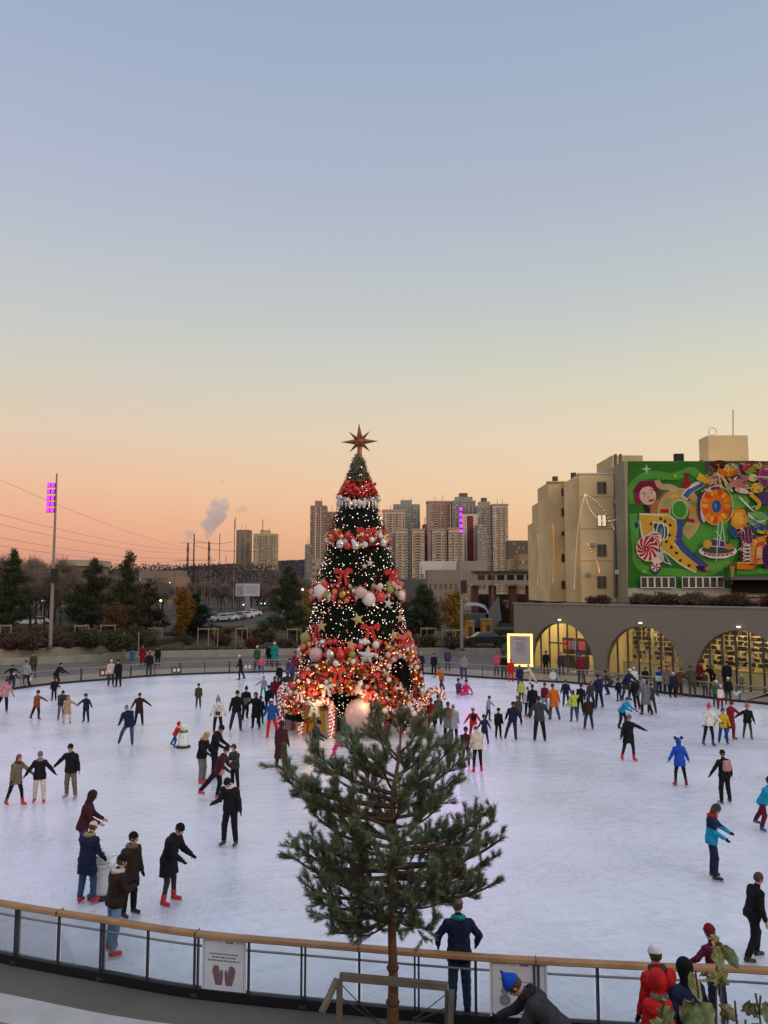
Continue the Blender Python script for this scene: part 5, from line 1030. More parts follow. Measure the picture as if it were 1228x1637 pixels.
# left bulging arch (cave front) and right doorway
AC = W(548, 1130, 36.6)     # centre of the arch mass
cz = np.sqrt(n5.uniform(0, 1, 17000)); zz = (1 - cz) * 12.8; ang = n5.uniform(0, 2 * np.pi, 17000); rad = np.array([prad(z) for z in zz]) * n5.uniform(.86, 1.03, 17000)
cen = np.stack([rad * np.cos(ang), rad * np.sin(ang), zz], 1); d = np.stack([np.cos(ang), np.sin(ang), n5.uniform(-.5, .6, 17000)], 1) + n5.normal(size=(17000, 3)) * .5; d /= np.linalg.norm(d, axis=1, keepdims=True)
cen = np.repeat(cen, 3, 0) + n5.normal(size=(51000, 3)) * .035; d = np.repeat(d, 3, 0) + n5.normal(size=(51000, 3)) * .45; d /= np.linalg.norm(d, axis=1, keepdims=True)
V, F = needles(cen, d, .16, .014, n5); rawmesh('needles', V, F, [leafmat('xmas_needles', (.014, .028, .016), .4, 3)], parent=tree)
# snow dusted tip
k_ = 1600; z_ = n5.uniform(11.5, 12.9, k_); a_ = n5.uniform(0, 6.283, k_); r_ = np.array([prad(z) for z in z_]) * 1.05
cen = np.stack([r_ * np.cos(a_), r_ * np.sin(a_), z_], 1); d = n5.normal(size=(k_, 3)); d /= np.linalg.norm(d, axis=1, keepdims=True); V, F = needles(cen, d, .14, .02, n5); rawmesh('frosted_tip', V, F, [leafmat('frosted', (.20, .20, .13), .4, 3)], parent=tree)
def surf(px, py, push=0.0):
    """point on the front surface of the tree seen through a pixel"""
    dd = ray(px, py); best = None
    for i in range(400):
        y = TY - 4.2 + i * .02; t_ = y / dd[1]; x = dd[0] * t_; z = CZ + dd[2] * t_
        if math.hypot(x - TX, y - TY) <= prad(z) + push: return Vector((x, y, z))
    return None
def surf_az(z, az, push=0): r_ = prad(z) + push; return Vector((TX + r_ * math.sin(az), TY - r_ * math.cos(az), z))
# bulbs: one string of lights
def bulbs(n_, zr, col, r_, label, push=.03, azr=2.0):
    mb = MB(); 
    for k in range(n_):
        z = zr[0] + (zr[1] - zr[0]) * (1 - math.sqrt(r5.random())); p = surf_az(z, r5.uniform(-azr, azr), push + r5.uniform(-.03, .05)) - Vector((TX, TY, 0)); q = r_ * r5.uniform(.7, 1.3)
        mb.add([(p.x + q, p.y, p.z), (p.x - q, p.y, p.z), (p.x, p.y + q, p.z), (p.x, p.y - q, p.z), (p.x, p.y, p.z + q), (p.x, p.y, p.z - q)], [(0, 2, 4), (2, 1, 4), (1, 3, 4), (3, 0, 4), (2, 0, 5), (1, 2, 5), (3, 1, 5), (0, 3, 5)])
    o = mb.build('string_lights', col, loc=(TX, TY, 0)); tag(o, label, 'string lights', kind='stuff'); return o
bulbs(1000, (0.6, 12.9), M('bulb_white', (1, .84, .72), emit=2.2), .024, 'tiny white string light bulbs spread over the christmas tree')
bulbs(300, (0.4, 11.2), M('bulb_amber', (1, .58, .28), emit=2.0), .022, 'tiny amber string light bulbs spread over the christmas tree')
bulbs(380, (2.0, 8.6), M('bulb_pink', (1, .3, .3), emit=1.6), .022, 'tiny pink string light bulbs on the lower christmas tree')
# shared ornament meshes
def mk(fn, name, mat, smooth=True):
    o = fn().build(name, mat, smooth=smooth); me = o.data; bpy.data.objects.remove(o); return me
orn = {}
OM = {'red': M('ornament_red', (.50, .015, .015), .2, .1, 3, coat=.5), 'gold': M('ornament_gold', (.62, .36, .10), .25, .1, 3, metal=.7), 'white': M('ornament_white', (.62, .56, .52), .35, .08, 3), 'silver': M('ornament_silver', (.6, .58, .56), .2, .05, 3, metal=.7), 'green': M('ornament_green', (.2, .24, .06), .3, .1, 3), 'pink': M('ornament_pink', (.50, .33, .30), .35, .1, 3), 'orange': M('ornament_orange', (.65, .14, .02), .3, .1, 3)}
cap = M('ornament_cap', (.5, .4, .2), .3, metal=.8)
def bauble_mesh(c):
    key = ('b', c)
    if key not in orn:
        mb = MB(); mb.ball((0, 0, 0), 1, 12); mb.mat(1).lathe([(.2, .95), (.2, 1.15), (.05, 1.2)], n=8); o = mb.build('bauble', [OM[c], cap], smooth=True); orn[key] = o.data; bpy.data.objects.remove(o)
    return orn[key]
def place(me, name, p, sc_, rot, label, cat, grp=None):
    o = bpy.data.objects.new(name, me); C.objects.link(o); o.location = p; o.scale = sc_ if isinstance(sc_, tuple) else (sc_,) * 3; o.rotation_euler = rot; tag(o, label, cat, grp); return o
def starmesh(n_, r0, r1, th, col, key):
    if key not in orn:
        mb = MB(); P = []
        for k in range(2 * n_): a = math.pi * k / n_ + math.pi / 2; rr = (r0 if k % 2 == 0 else r1); P.append((rr * math.cos(a), 0, rr * math.sin(a)))
        V = P + [(0, -th, 0), (0, th, 0)]; m_ = 2 * n_; mb.add(V, [(k, (k + 1) % m_, m_) for k in range(m_)] + [((k + 1) % m_, k, m_ + 1) for k in range(m_)]); o = mb.build('star', col); orn[key] = o.data; bpy.data.objects.remove(o)
    return orn[key]
def bowmesh(key, mat):
    if key not in orn:
        mb = MB()
        for s in (-1, 1):
            L_ = [(0, -.05, 0), (s * .35, -.22, .28), (s * .62, -.1, .22), (s * .62, .02, -.05), (s * .35, -.02, -.08)]; n_ = 5
            mb.add([(x, y - .08, z + .0) for x, y, z in L_] + [(x, y + .1, z) for x, y, z in L_], [tuple(range(5)), tuple(range(5, 10))[::-1]] + [(i, (i + 1) % 5, 5 + (i + 1) % 5, 5 + i) for i in range(5)])
            mb.add([(s * .02, -.1, -.02), (s * .18, -.14, -.05), (s * .45, -.1, -.85), (s * .25, -.08, -.78), (s * .18, -.12, -.92)], [(0, 1, 2, 3, 4)])
            mb.add([(s * .02, -.02, -.02), (s * .18, -.04, -.05), (s * .45, -.05, -.85), (s * .25, -.03, -.78), (s * .18, -.05, -.92)], [(4, 3, 2, 1, 0)])
        mb.ball((0, -.12, 0), .13, 8); o = mb.build('bow', mat); orn[key] = o.data; bpy.data.objects.remove(o)
    return orn[key]
redrib = M('red_ribbon', (.55, .02, .015), .45, .2, 4)
# the bands of ornaments: z of band, count, colours
bands = [(11.15, .35, 26, 'top'), (10.55, .14, 16, 'upper white'), (8.75, .34, 52, 'second'), (6.25, .4, 74, 'third'), (3.7, .5, 84, 'lowest')]
colw = {'top': ['red', 'red', 'orange', 'red'], 'upper white': ['silver', 'white', 'silver'], 'second': ['red', 'red', 'gold', 'white', 'silver', 'pink', 'gold'], 'third': ['red', 'gold', 'white', 'pink', 'green', 'red', 'orange'], 'lowest': ['red', 'orange', 'gold', 'white', 'pink', 'red', 'silver']}
nb_ = 0
for zc, dz, cnt, nm in bands:
    for k in range(cnt):
        az = -2.0 + 4.0 * (k + r5.random() * .6) / cnt; z = zc + r5.uniform(-dz, dz) - .12 * math.cos(az * 3); c = r5.choice(colw[nm]); s_ = r5.uniform(.09, .2) * (.72 + .28 * (1 - zc / 13)) * (1.0 if nm != 'top' else .8)
        place(bauble_mesh(c), 'bauble', surf_az(z, az, s_ * .5), s_, (0, 0, r5.random() * 6), '%s round bauble in the %s band of ornaments on the christmas tree' % (c, nm), 'bauble', '%s baubles of the %s band' % (c, nm)); nb_ += 1
    # garland behind the band
    V_, F_ = leafquads(np.array([surf_az(zc + r5.gauss(0, dz * .6) - .12 * math.cos(a * 3), a, r5.uniform(-.05, .12)) for a in [r5.uniform(-3.1, 3.1) for _ in range(1500 if nm != 'upper white' else 500)]]) - np.array([TX, TY, 0]), .045, n5)
    gc = {'top': (.5, .03, .02), 'upper white': (.7, .68, .62), 'second': (.50, .09, .05), 'third': (.50, .07, .045), 'lowest': (.52, .06, .035)}[nm]
    g_ = rawmesh('garland', V_, F_, [M('garland_' + nm, gc, .5, .5, 5)], loc=(TX, TY, 0)); tag(g_, 'leafy %s garland ring round the christmas tree, %s band' % ('white' if nm == 'upper white' else 'red', nm), 'garland')
for k in range(16):
    az = -1.9 + 3.8 * k / 15; place(bauble_mesh('silver'), 'icicle_ornament', surf_az(10.42, az, .05), (.06, .06, .26), (r5.uniform(-.2, .2), 0, 0), 'bright silver icicle hanging in the upper white band of the tree', 'ornament', 'silver icicles in the upper white band')
for px, py, s_ in ((560, 777, .45), (594, 775, .45), (586, 850, .75), (538, 853, .5), (549, 915, .7), (625, 917, .7), (592, 1004, .7), (508, 1003, .5), (631, 925, .4), (545, 1043, .8), (649, 1030, .7), (520, 1060, .5)):
    p = surf(px, py, .12)
    if p: place(bowmesh('bow', redrib), 'bow', p, s_, (0, 0, math.atan2(p.x - TX, -(p.y - TY)) * .8), 'red ribbon bow on the tree, %s' % ('near its top' if py < 800 else 'in the second band' if py < 900 else 'in the third band' if py < 940 else 'above the lowest band' if py < 1010 else 'in the lowest band'), 'bow', 'red ribbon bows %d' % (py // 90))
big = [(513, 945, 'white', .36, 'big white bauble at the left edge of the third band'), (590, 958, 'white', .34, 'big white bauble in the centre of the third band'), (576, 947, 'pink', .28, 'big pinkish bauble left of the centre white one, third band'), (608, 955, 'red', .26, 'big red bauble right of the centre white one, third band'), (519, 935, 'red', .22, 'big red bauble at upper left of the third band'), (641, 952, 'white', .24, 'big white bauble at the right edge of the third band'), (623, 943, 'green', .2, 'olive green bauble right in the third band'), (506, 1047, 'pink', .36, 'big pale pink bauble low at the left of the tree'), (529, 1047, 'silver', .24, 'pale blue silver bauble left of the red long one'), (545, 1048, 'red', .24, 'long red bauble low on the left of the tree'), (563, 1047, 'green', .2, 'dull green bauble left of the big silver star'), (583, 1026, 'white', .17, 'white bauble above the big silver star'), (601, 1031, 'white', .19, 'white bauble above right of the big silver star'), (631, 1040, 'white', .2, 'white bauble near the right garland arch'), (657, 1032, 'white', .17, 'white bauble at the right edge, low on the tree'), (609, 1063, 'pink', .16, 'small pink bauble low, right of the big silver star'), (569, 873, 'silver', .22, 'silver bauble under the middle bow, second band'), (545, 870, 'silver', .24, 'silver bauble at left of the second band'), (613, 868, 'silver', .22, 'silver bauble at right of the second band'), (556, 873, 'red', .2, 'red bauble at left of the second band'), (490, 1020, 'green', .3, 'olive green bauble sticking out at the left edge of the tree')]
for px, py, c, s_, lab in big:
    p = surf(px, py, .14) or surf(px + (12 if px < 570 else -12), py, .2)
    if p: place(bauble_mesh(c), 'large_bauble', p, (s_ * .9, s_ * .9, s_ * (1.25 if 'long' in lab else .95)), (0, 0, 0), lab, 'bauble')
st_s = M('star_silver', (.5, .48, .45), .4, .1, 3); st_g = M('star_gold', (.42, .30, .12), .4, .1, 3)
for px, py, r_, c, n_, lab in ((587, 1049, .50, 's', 5, 'big silver star low in the front of the christmas tree'), (572, 990, .33, 'g', 5, 'gold star in the middle above the bow, lower tree'), (514, 1001, .33, 'g', 5, 'gold star at the lower left of the tree'), (528, 955, .28, 's', 5, 'silver star at left under the third band'), (621, 965, .28, 's', 5, 'silver star at right under the third band'), (640, 988, .28, 'g', 5, 'gold star at the right edge of the tree'), (561, 1031, .30, 'g', 5, 'gold star left above the big silver star'), (630, 1016, .30, 'g', 5, 'gold star at right above the garland arch'), (548, 1063, .26, 's', 5, 'silver star under the left red bauble'), (592, 900, .2, 's', 5, 'small silver star above the third band'), (583, 905, .16, 's', 5, 'smallest silver star above the third band')):
    p = surf(px, py, .2)
    if p: place(starmesh(n_, 1, .4, .16, st_s if c == 's' else st_g, 'st' + c), 'star_ornament', p, r_, (0, r5.uniform(-.3, .3), math.atan2(p.x - TX, -(p.y - TY)) * .7), lab, 'star')
# star on the tip: eight tapering rays, two lengths
ts_ = empty('tree_top_star', (W(575, 706, TY)[0], TY, Z_(706, TY)), 0, 'large copper coloured eight pointed star on the tip of the tree', 'star'); cop = M('copper_star', (.22, .075, .02), .35, .25, 4, metal=.35)
def rayspike(L_, a, bs=.12, y=0):
    dr = Vector((math.cos(a), y, math.sin(a))).normalized(); s1 = Vector((-math.sin(a), 0, math.cos(a))) * bs; s2 = Vector((0, bs, 0)); b0_ = dr * .05
    return MB().add([b0_ + s1, b0_ + s2, b0_ - s1, b0_ - s2, dr * L_], [(0, 1, 4), (1, 2, 4), (2, 3, 4), (3, 0, 4), (3, 2, 1, 0)])
for k in range(8):
    L_ = .93 if k % 2 == 0 else .74; rayspike(L_, k * math.pi / 4 + .03, .17 if k % 2 == 0 else .12).build('ray', cop, ts_)
for a, y in ((1.2, -1.3), (2.4, -1.2), (4.0, -1.3), (5.4, -1.2), (1.9, 1.2), (4.7, 1.2)): rayspike(.55, a, .12, y).build('short_ray', cop, ts_)
MB().ball((0, 0, 0), .25, 12).build('centre', cop, ts_, smooth=True); MB().path([(0, 0, -1.1), (0, 0, -.1)], [.14, .10], 8).build('stem', cop, ts_)
# ---- flowered arch canopy at front left and garlanded doorway at right
def garland_path(P, rad_, n_, cols, label, size=.06):
    Q = catmull([tuple(p) for p in P], 8); o = Vector(Q[0]); c = []
    for _ in range(n_):
        q = r5.choice(Q); a = r5.uniform(0, 6.28); rr = rad_ * math.sqrt(r5.random()); c.append((q[0] - o.x + rr * math.cos(a), q[1] - o.y + rr * .8 * r5.uniform(-1, 1), q[2] - o.z + rr * math.sin(a)))
    V, F = leafquads(np.array(c), size, n5); mi = [r5.randrange(len(cols)) for _ in range(len(F))]
    g = rawmesh('flower_garland', V, F, cols, mi, loc=o); tag(g, label, 'garland'); return Q
gc_ = [M('petal_red', (.5, .02, .015), .5, .3, 5), M('petal_red'), M('petal_red'), M('petal_orange', (.62, .15, .02), .5, .3, 5), M('petal_gold', (.62, .36, .06), .5, .3, 5), M('petal_cream', (.55, .45, .34), .5, .2, 5), M('leaf_dark', (.02, .04, .015), .7, .3, 5)]
def AP(px, py, Y): return Vector(W(px, py, Y))
arcs = [([AP(466, 1128, 36.2), AP(474, 1100, 36), AP(500, 1078, 35.9), AP(540, 1068, 35.9), AP(585, 1072, 35.9), AP(620, 1090, 36), AP(642, 1118, 36.1), AP(655, 1150, 36.2)], .40, 2300, 'thick red and orange flower garland arching over the gifts at front left'),
        ([AP(478, 1128, 36.0), AP(492, 1105, 35.8), AP(525, 1095, 35.7), AP(570, 1100, 35.7), AP(605, 1115, 35.8), AP(640, 1150, 36)], .34, 1700, 'second inner red flower garland under the arch at front left'),
        ([AP(608, 1100, 36.2), AP(612, 1070, 36.2), AP(625, 1048, 36.3), AP(645, 1040, 36.5), AP(662, 1060, 36.9), AP(668, 1090, 37.2), AP(672, 1125, 37.4)], .26, 1500, 'golden flower garland framing the dark doorway at the right of the tree')]
for P, rd_, n_, lab in arcs:
    Q = garland_path(P, rd_, n_, gc_, lab)
    mb = MB()
    for k in range(int(n_ * .026)):
        q = r5.choice(Q); a = r5.uniform(0, 6.28); mb.ball((q[0] + rd_ * math.cos(a) * r5.random(), q[1] - rd_ * .7, q[2] + rd_ * math.sin(a) * r5.random()), .028, 5)
    o = mb.build('arch_lights', M('arch_bulb', (1, .52, .2), emit=2.2)); tag(o, 'warm bulbs twinkling in the %s' % ('outer arch garland' if 'thick' in lab else 'inner arch garland' if 'second' in lab else 'doorway garland'), 'string lights', kind='stuff')
    for k in range(int(n_ / 38)):
        q = Q[int(r5.random() * (len(Q) - 1))]; c = r5.choice(['red', 'gold', 'white', 'white', 'silver', 'red', 'red', 'pink']); a = r5.uniform(0, 6.28); s_ = r5.uniform(.06, .135)
        place(bauble_mesh(c), 'bauble', (q[0] + rd_ * .7 * math.cos(a), q[1] - rd_ * .75, q[2] + rd_ * .8 * math.sin(a)), s_, (0, 0, 0), '%s round bauble tucked in the %s' % (c, 'outer arch garland' if 'thick' in lab else 'inner arch garland' if 'second' in lab else 'doorway garland'), 'bauble', c + ' baubles in the ' + lab[:30])
# dark arch behind garlands, and a black column painting the doorway's inner shade
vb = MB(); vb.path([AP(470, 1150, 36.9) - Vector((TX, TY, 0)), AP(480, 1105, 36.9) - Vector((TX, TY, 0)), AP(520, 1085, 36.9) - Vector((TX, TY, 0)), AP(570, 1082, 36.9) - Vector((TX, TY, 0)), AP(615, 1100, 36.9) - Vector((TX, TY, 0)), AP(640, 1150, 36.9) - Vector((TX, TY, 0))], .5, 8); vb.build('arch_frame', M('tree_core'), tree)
dr_ = MB(); dr_.path([AP(640, 1160, 37.2) - Vector((TX, TY, 0)), AP(641, 1068, 37.2) - Vector((TX, TY, 0))], .38, 12); dr_.build('doorway_shade', M('doorway_shade_black', (.006, .005, .006), .9), tree)
for px, py, s_ in ((503, 1138, .62), (540, 1085, .55), (479, 1120, .4), (522, 1110, .5), (590, 1120, .45)):
    mt = redrib if px in (540, 590) else M('silver_ribbon', (.35, .36, .36), .4, .2, 4); place(bowmesh('bow' if mt is redrib else 'sbow', mt), 'bow', AP(px, py - 12, 35.3), s_, (0, 0, r5.uniform(-.3, .3)), '%s ribbon bow on the flower arch at pixel side %s' % ('red' if mt is redrib else 'silver grey', 'left') if False else ('%s ribbon bow %s' % ('red' if mt is redrib else 'silver grey', {503: 'hanging above the yellow gifts', 540: 'at the crest of the arch', 479: 'at the left foot of the arch', 522: 'in the middle of the arch', 590: 'above the giant pink bauble'}[px])), 'bow')
# giant bauble, gifts, candy canes
place(bauble_mesh('pink'), 'giant_bauble', AP(578, 1143, 35.7), .74, (0, 0, 0), 'giant pale pink bauble lying under the tree arch', 'bauble')
def gift(px, py, w_, h_, Y, col, rib, label, rz=.2):
    p = G(px, py, 0); rt_ = empty('gift_box', (p[0], p[1], 0), rz, label, 'gift box'); a = w_ / 2
    MB().box(-a, a, -a, a, 0, h_ * .82).build('box', col, rt_); MB().box(-a * 1.06, a * 1.06, -a * 1.06, a * 1.06, h_ * .82 + .003, h_).build('lid', col, rt_)
    mb = MB(); mb.box(-.06, .06, -a * 1.1, a * 1.1, 0.01, h_ + .02); mb.build('ribbon', rib, rt_); MB().box(-a * 1.1, a * 1.1, -.055, .055, 0.01, h_ + .024).build('ribbon', rib, rt_)
    o = bpy.data.objects.new('ribbon_bow', bowmesh('bow', redrib)); C.objects.link(o); o.parent = rt_; o.location = (0, 0, h_ + .12); o.scale = (.35, .35, .25)
yl = M('yellow_gift', (.62, .40, .02), .5, .1, 2); ywarm = M('yellow_gift_lit', (.65, .42, .03), .5, .1, 2); bluem = M('blue_gift', (.04, .16, .36), .5, .1, 2); wh_r = M('white_ribbon', (.7, .65, .55), .5); grn_ = M('green_gift', (.06, .09, .015), .6, .1, 2)
gift(503, 1166, .95, 1.25, 0, yl, wh_r, 'tall yellow gift box under the left arch'); gift(487, 1171, .6, .45, 0, yl, redrib, 'small yellow gift box at the left front', .5); gift(525, 1169, .75, .95, 0, ywarm, wh_r, 'yellow gift box behind the right candy cane', -.1); gift(560, 1177, .62, .62, 0, bluem, wh_r, 'blue gift box with white ribbon beside the giant bauble', .4); gift(491, 1163, .45, .95, 0, grn_, redrib, 'dark green gift box between the yellow ones', .1); gift(610, 1176, .6, .6, 0, M('red_gift', (.4, .02, .02), .5), wh_r, 'red gift box behind the young pine', .1); gift(466, 1166, .55, .8, 0, M('silver_gift', (.28, .28, .26), .5), redrib, 'grey gift box at the left foot of the arch', .3)
cane_r = M('cane_red', (.55, .02, .02), .3, coat=.5); cane_w = M('cane_white', (.75, .68, .62), .3, coat=.5)
def cane(px, py, h_, label, s=1, flip=1):
    p = G(px, py, 0); rt_ = empty('candy_cane', p, r5.uniform(-.3, .3), label, 'candy cane'); P = [(0, 0, z) for z in np.linspace(0, h_ - .35, 12)] + [(flip * (.35 - .35 * math.cos(a)), 0, h_ - .35 + .35 * math.sin(a)) for a in np.linspace(.25, math.pi + .3, 9)]
    Q = catmull([tuple(map(float, q)) for q in P], 3); mb = MB(); b = 0; n_ = 10; r_ = .17
    for i, q in enumerate(Q):
        a = Vector(Q[max(i - 1, 0)]); e = Vector(Q[min(i + 1, len(Q) - 1)]); dd = (e - a).normalized(); u = Vector((0, 1, 0)); rr = dd.cross(u).normalized()
        for k in range(n_): t_ = 2 * math.pi * k / n_; mb.v.append(tuple(Vector(q) + (rr * math.cos(t_) + u * math.sin(t_)) * r_))
    for i in range(len(Q) - 1):
        for k in range(n_): mb.f.append((i * n_ + k, i * n_ + (k + 1) % n_, (i + 1) * n_ + (k + 1) % n_, (i + 1) * n_ + k)); mb.m.append(0 if ((i * 1.0 + k * .8) % 4) < 2 else 1)
    mb.build('cane', [cane_r, cane_w], rt_, smooth=True); mb = MB()
    for i in range(0, len(Q), 2): mb.ball((Q[i][0] + r5.uniform(-.1, .1), -.15, Q[i][2]), .024, 5)
    mb.build('cane_lights', M('cane_bulb', (1, .6, .45), emit=2), rt_)['kind'] = 'stuff'
cane(448, 1168, 2.0, 'candy cane furthest left, behind the maroon coated skater'); cane(481, 1173, 1.55, 'candy cane at the left of the yellow gifts'); cane(530, 1180, 1.6, 'candy cane right of the yellow gifts', flip=-1); cane(603, 1175, 1.6, 'candy cane right of the blue gift, above the young pine', flip=-1); cane(684, 1162, 1.7, 'candy cane at the right foot of the tree'); cane(645, 1172, 1.4, 'candy cane half hidden by the top of the young pine', flip=1)
lo_ = empty('lollipop', G(660, 1163, 0), 0, 'round red and white peppermint lollipop at the right foot of the tree', 'lollipop')
MB().path([(0, 0, 0), (0, 0, 1.1)], .04, 6).build('stick', cane_w, lo_); mb = MB()
for k in range(12):
    a0_, a1_ = k * math.pi / 6, (k + 1) * math.pi / 6; mb.mat(k % 2); c3 = [(0, y, 1.3) for y in (-.09, .09)]; q = [(.42 * math.cos(a), y, 1.3 + .42 * math.sin(a)) for y in (-.09, .09) for a in (a0_, a1_)]
    mb.add([c3[0], q[0], q[1], c3[1], q[2], q[3]], [(0, 1, 2), (3, 5, 4), (1, 4, 5, 2)])
mb.build('candy_disc', [cane_r, cane_w], lo_)
# warm glow of the arch lamps on the gifts (lit lamps in the photo)
for x, e in ((505, 45), (585, 25)):
    lt = bpy.data.lights.new('arch_lamp', 'POINT'); lt.energy = e; lt.color = (1, .62, .25); lt.shadow_soft_size = .2; lo2 = bpy.data.objects.new('arch_lamp', lt); C.objects.link(lo2); lo2.location = AP(x, 1118, 34.9)
tb_ = MB().lathe([(1.6, 0.004), (1.6, .22), (1.5, .26)], n=32).build('tree_platform', M('platform_grey', (.18, .16, .15), .8, .1), loc=(TX, TY, 0)); tag(tb_, 'low round grey platform carrying the christmas tree', 'platform')
# ================================================================ people
COL = dict(black=(.011, .011, .013), navy=(.012, .018, .045), olive=(.06, .055, .03), grey=(.13, .13, .14), dgrey=(.04, .04, .043), lgrey=(.26, .27, .30), white=(.62, .58, .55), cream=(.55, .46, .36), beige=(.36, .25, .16), brown=(.075, .04, .022), dbrown=(.03, .018, .013), maroon=(.055, .016, .022), red=(.50, .016, .016), dred=(.16, .012, .018), pink=(.52, .08, .15), rose=(.45, .22, .22), hotpink=(.60, .03, .16), orange=(.50, .12, .02), rust=(.20, .07, .025), yellow=(.50, .33, .02), lime=(.42, .46, .06), green=(.03, .10, .05), teal=(.01, .22, .20), cyan=(.01, .26, .42), blue=(.012, .06, .22), royal=(.012, .07, .42), purple=(.07, .04, .13), jeans=(.035, .07, .13), ljeans=(.14, .24, .34), djeans=(.018, .03, .06), khaki=(.15, .12, .08), plaid=(.2, .2, .22), blonde=(.36, .22, .09), hbrown=(.07, .032, .015), hblack=(.012, .009, .008), redhair=(.18, .05, .02), fur=(.30, .22, .13), wine=(.10, .012, .03), bgreen=(.04, .28, .07))
def cloth(c, kind='c'):
    rough = {'c': .9, 'p': .78, 'j': .85, 's': .35, 'h': .7}[kind]; return M('%s_%s' % ({'c': 'wool', 'p': 'padded_nylon', 'j': 'denim_weave', 's': 'boot_leather', 'h': 'hair'}[kind], c), COL[c], rough, .25, 9, .5, bscale=35)
skin = M('skin', (.50, .27, .19), .55, .08, 15); lips = M('lips', (.32, .09, .08), .5, .05); eyem = M('eye_dark', (.02, .015, .012), .2, .05); blade_m = M('skate_blade', (.45, .46, .48), .3, .05, metal=.8); sole_m = M('sole', (.03, .03, .03), .6)
def nrm(v): v = np.array(v, float); return v / (np.linalg.norm(v) + 1e-9)
def dirv(f, s, side): f = math.radians(f); s = math.radians(s); return np.array([side * math.sin(s), -math.sin(f) * math.cos(s), -math.cos(f) * math.cos(s)])
# pose: lean, sway, L(fwd,side,knee), R, LA(fwd,side,elbow,inward), RA, head(pitch,yaw)
PO = {
 'stand': dict(),
 'still': dict(L=(0, 5, 3), R=(0, 5, 3), LA=(4, 8, 12), RA=(4, 8, 12)),
 'glide': dict(lean=8, L=(14, 7, 18), R=(-10, 8, 16), LA=(15, 16, 20), RA=(-8, 16, 18)),
 'glide2': dict(lean=8, L=(-10, 8, 16), R=(14, 7, 18), LA=(-8, 16, 18), RA=(15, 16, 20)),
 'stride': dict(lean=15, L=(26, 8, 30), R=(-24, 14, 10), LA=(-15, 25, 20), RA=(25, 22, 25)),
 'stride2': dict(lean=15, R=(26, 8, 30), L=(-24, 14, 10), RA=(-15, 25, 20), LA=(25, 22, 25)),
 'spread': dict(lean=6, L=(6, 10, 12), R=(-4, 12, 12), LA=(5, 58, 8), RA=(5, 52, 8)),
 'down': dict(lean=4, L=(4, 9, 8), R=(-4, 9, 8), LA=(5, 32, 6), RA=(5, 32, 6)),
 'armL': dict(lean=5, L=(6, 8, 12), R=(-6, 8, 10), LA=(8, 55, 8), RA=(5, 14, 15)),
 'armR': dict(lean=5, L=(6, 8, 12), R=(-6, 8, 10), RA=(8, 55, 8), LA=(5, 14, 15)),
 'push': dict(lean=28, L=(-28, 6, 8), R=(18, 6, 34), LA=(62, 8, 14), RA=(62, 8, 14), head=(-10, 0)),
 'pocket': dict(lean=3, L=(3, 8, 5), R=(-2, 8, 5), LA=(-8, 20, 48, 28), RA=(-8, 20, 48, 28)),
 'folded': dict(lean=5, L=(3, 8, 8), R=(-4, 8, 6), LA=(18, 14, 78, 42), RA=(18, 14, 78, 42)),
 'look': dict(lean=14, L=(4, 6, 10), R=(10, 6, 14), LA=(22, 8, 38, 12), RA=(18, 8, 42, 12), head=(28, 0)),
 'bend': dict(lean=58, L=(18, 8, 30), R=(4, 8, 22), LA=(40, 12, 20), RA=(45, 10, 25), head=(-15, 0)),
 'crouch': dict(lean=40, L=(55, 10, 78), R=(50, 12, 74), LA=(40, 14, 40), RA=(45, 10, 35), head=(-20, 0)),
 'sit': dict(lean=-5, L=(84, 10, 8), R=(80, 16, 30), LA=(-25, 25, 10), RA=(20, 18, 40), head=(0, 0)),
 'wide': dict(lean=6, L=(2, 20, 4), R=(2, 20, 4), LA=(6, 22, 20), RA=(6, 22, 20)),
 'wave': dict(lean=3, L=(2, 8, 6), R=(-2, 8, 6), RA=(60, 45, 60), LA=(8, 20, 20)),
 'backleg': dict(lean=22, L=(8, 4, 14), R=(-34, 16, 6), LA=(15, 14, 30), RA=(20, 12, 40)),
 'lean_rail': dict(lean=12, L=(-3, 5, 2), R=(-3, 6, 4), LA=(12, 42, 38, 28), RA=(12, 42, 38, 28), head=(8, 0)),
 'lean_left': dict(lean=6, sway=14, L=(4, 4, 8), R=(2, 24, 4), LA=(5, 20, 20), RA=(5, 26, 16)),
 'lean_right': dict(lean=6, sway=-14, R=(4, 4, 8), L=(2, 24, 4), LA=(5, 26, 16), RA=(5, 20, 20)),
}
NPEOPLE = [0]
